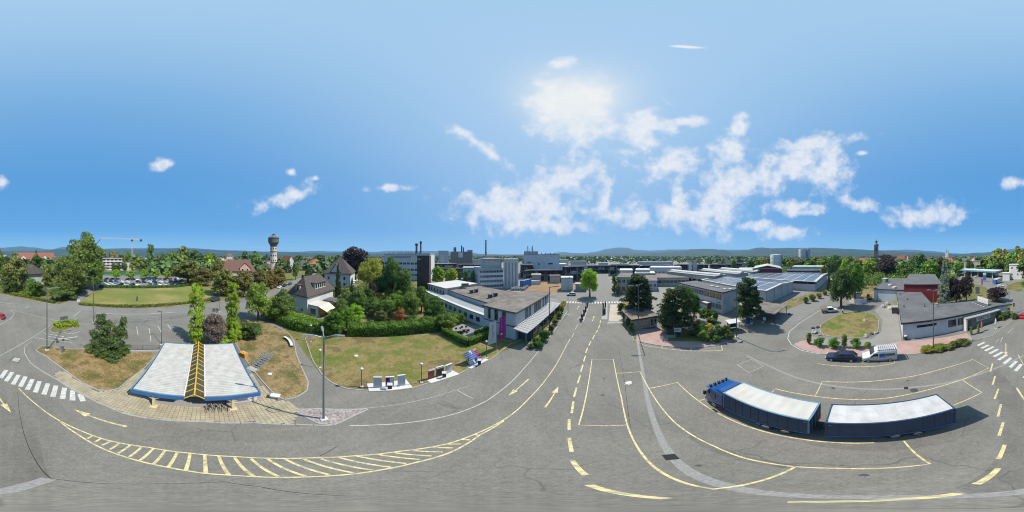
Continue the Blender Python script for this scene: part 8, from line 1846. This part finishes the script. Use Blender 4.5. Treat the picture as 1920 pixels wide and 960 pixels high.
RC=[(.26,.11,.07),(.17,.08,.06),(.11,.085,.08),(.32,.14,.08),(.10,.10,.11),(.21,.10,.07)]; WC=[(.68,.66,.60),(.60,.54,.44),(.55,.50,.46),(.66,.67,.69)]
sizes=[(12,10,6,4.5),(15,11,6.5,5),(10,9,5.5,4),(22,11,8.5,4.5)]
r_=random.Random(31); placed=0
zones=[(0,790,250,520,150),(1560,1919,260,560,130)]
SIDE=[('the school and the tallest tree',0,180),('the crane and the car park trees',180,420),('the maroon roofed villa and the water tower',420,540),('the pink house and the copper beech',540,790),('the silos and the church',1560,1700),('the church and the thin spires',1700,1790),('the spires and the woodland on the right',1790,1920)]
for u0,u1,d0,d1,n in zones:
    for i in range(n):
        u=r_.uniform(u0,u1); d_=d0+(d1-d0)*r_.random()**.8; s=r_.choice(sizes); q=simple_house(*s); x,y=AT(u,d_); zn=[k for k in SIDE if k[1]<=u<k[2]][0][0]; ci=r_.randrange(6)
        t=thing('town_house','small %s roofed far house between %s'%(('red','maroon','brown','orange','grey','russet')[ci],zn),'house',(x,y,0),r_.random()*PI,'far suburb houses with %s roofs between %s'%(('red','maroon','brown','orange','grey','russet')[ci],zn))
        link('wall',q[0],t,color=r_.choice(WC)); link('roof',q[1],t,color=RC[ci]); link('windows',q[2],t,kind='stuff')
# far tree canopy and far roofs: too many to count
def far_mass():
    r=np.random.default_rng(3); P=[];N_=[];S=[]
    def clump(x,y,hh,w,k):
        d=r.normal(size=(k,3)); d/=np.linalg.norm(d,axis=1)[:,None]; d[:,2]=np.abs(d[:,2])
        P.append(np.stack([x+d[:,0]*w*.5,y+d[:,1]*w*.5,hh*.25+d[:,2]*hh*.75],1)); N_.append(d+np.array([0,0,.3])); S.append(np.full((k,1),w*.22))
    for i in range(5200):
        u=r.uniform(0,1920); d=130+1500*r.random()**1.25
        if 800<u<1565 and d<(330 if u<1330 else 260): continue
        if (1780<u<1880 and d<190) or (180<u<270 and d<225): continue
        if d<170 and (u>1560 or 380<u<700): d+=90
        clump(*AT(u,d),r.uniform(7,15)*(1 if d<700 else 1.2),r.uniform(8,16)*(1 if d<500 else 1.7),34 if d<320 else 16)
    c=np.concatenate(P);n=np.concatenate(N_);s=np.concatenate(S); n/=np.linalg.norm(n,axis=1)[:,None]
    t=r.normal(size=(len(c),3)); nn=n+r.normal(scale=.45,size=n.shape); nn/=np.linalg.norm(nn,axis=1)[:,None]; a=np.cross(nn,t); a/=np.linalg.norm(a,axis=1)[:,None]; b=np.cross(nn,a); s=s*(.7+.7*r.random((len(c),1)))
    v=np.stack([c-a*s,c-b*s*.8,c+a*s,c+b*s*.8],1).reshape(-1,3); v[:,2]=np.maximum(v[:,2],.1); return v
MAT_FAR=foliage('far_foliage',.1)
link('far_woodland',np_mesh('far_woodland',far_mass(),['far_foliage']),kind='stuff',color=(.040,.078,.034),label='dense far trees filling the plain to the hills',cat='woodland')
wb=MB(); rb=MB()
for i in range(1500):
    u=r_.uniform(0,1920); d_=(480+1700*r_.random()**1.0)
    if 800<u<1565: d_=max(d_,700)
    x,y=AT(u,d_); w,d,h,rr=r_.choice(sizes); a=r_.random()*PI; ca,sa=math.cos(a),math.sin(a); k=1.0+.2*(d_>900); tf=lambda p:(x+(ca*p[0]-sa*p[1])*k,y+(sa*p[0]+ca*p[1])*k,p[2]*k+ (d_>700)*1.0)
    m=MB().box(-w/2,w/2,-d/2,d/2,0,h); kk=len(wb.v); mi=r_.randrange(3); wb.v+=[tf(p) for p in m.v]; wb.f+=[tuple(kk+q for q in f) for f in m.f]; wb.m+=[mi]*len(m.f)
    f=MB(); f.quad((-w/2-.5,-d/2-.5,h-.3),(w/2+.5,-d/2-.5,h-.3),(w/2+.5,0,h+rr),(-w/2-.5,0,h+rr)); f.quad((-w/2-.5,0,h+rr),(w/2+.5,0,h+rr),(w/2+.5,d/2+.5,h-.3),(-w/2-.5,d/2+.5,h-.3)); f.poly([(-w/2,-d/2,h),(-w/2,d/2,h),(-w/2,0,h+rr)]); f.poly([(w/2,-d/2,h),(w/2,0,h+rr),(w/2,d/2,h)])
    kk=len(rb.v); mi=r_.randrange(4); rb.v+=[tf(p) for p in f.v]; rb.f+=[tuple(kk+q for q in ff) for ff in f.f]; rb.m+=[mi]*len(f.f)
ft=link('far_town',None,kind='stuff',label='far town of small houses spreading to the foot of the hills',cat='town')
wb.build('walls',['white_wall','cream_wall','grey_wall'],ft,kind='stuff'); rb.build('roofs',['tile_red','tile_brown','tile_grey','tile_maroon'],ft,kind='stuff')
# ================================================================ hills
def interp(P,u):
    u%=1920
    for (a,x),(b,y) in zip(P,P[1:]):
        if a<=u<=b: t=(u-a)/(b-a); t=t*t*(3-2*t); return x+(y-x)*t
    return P[-1][1]
PF=[(0,463),(20,461.5),(38,459.5),(60,462),(95,466),(118,461.5),(135,461),(190,464.5),(240,463.5),(320,463.5),(345,462.5),(420,467.5),(500,470.5),(560,471),(600,469),(625,470.5),(700,471.5),(725,469.5),(760,469),(820,470),(880,473),(915,476.5),(1000,477),(1035,474.5),(1055,471.5),(1075,473.5),(1095,474.5),(1115,471),(1140,465),(1158,462.3),(1175,462.3),(1190,467),(1215,468.5),(1260,466.5),(1290,466),(1340,467),(1380,467),(1450,465),(1560,466),(1600,467),(1640,469),(1700,466.5),(1740,469),(1790,474.5),(1840,475),(1870,470),(1900,465),(1920,463)]
PN=[(0,469),(60,470),(130,465),(190,466.5),(300,465),(340,464),(370,466),(440,469.5),(520,472),(620,474),(800,476),(950,478),(1060,478),(1150,475.5),(1230,473),(1270,470),(1300,466),(1330,465.2),(1355,467),(1372,471),(1395,468),(1425,462.8),(1450,464),(1490,463.5),(1520,463),(1560,464),(1600,466),(1650,468.5),(1720,472),(1800,476),(1840,473),(1880,470),(1920,469)]
def ridge(name,P,d0,d1,amp,seed,mat):
    nu,nr=480,9; V=[];F=[]
    for i in range(nu):
        u=1920*i/nu; top=ZV(interp(P,u),d1)+amp*(math.sin(u*.11+seed)*.35+math.sin(u*.27+seed*2)*.25+math.sin(u*.73)*.15)
        for j in range(nr):
            t=j/(nr-1); d=d0+(d1*1.25-d0)*t; k=min(1,t/.78); z=top*(k*k*(3-2*k))*(1 if t<=.8 else 1-(t-.8)*1.5)+(0 if j in(0,) else amp*.5*math.sin(u*.19*(1+j*.3)+j*2))*(k*(1-k)*3); V.append((*AT(u,d),max(z,-2)))
    for i in range(nu):
        for j in range(nr-1): a,b=i*nr+j,((i+1)%nu)*nr+j; F.append((a,b,b+1,a+1))
    m=MB(); m.v=V; m.f=F; m.m=[0]*len(F); return m.build(name,mat,kind='structure',smooth=True)
ridge('hills',PF,3600,5200,10,1.0,'hill_forest'); ridge('foothills',PN,1700,2900,6,2.3,'hill_forest')
# ================================================================ haze: one closed box of even air
hm=bpy.data.materials.new('air_haze'); hm.use_nodes=True; t=hm.node_tree; t.nodes.remove(t.nodes['Principled BSDF']); v=t.nodes.new('ShaderNodeVolumePrincipled'); v.inputs['Color'].default_value=(.36,.62,1,1); v.inputs['Density'].default_value=0.0001; v.inputs['Anisotropy'].default_value=0.0
t.links.new(v.outputs[0],t.nodes['Material Output'].inputs['Volume']); MAT['air_haze']=hm
MB().box(-7600,7600,-7600,7600,-5,360).build('haze','air_haze',kind='stuff',label='thin blue summer haze over the plain',cat='haze')
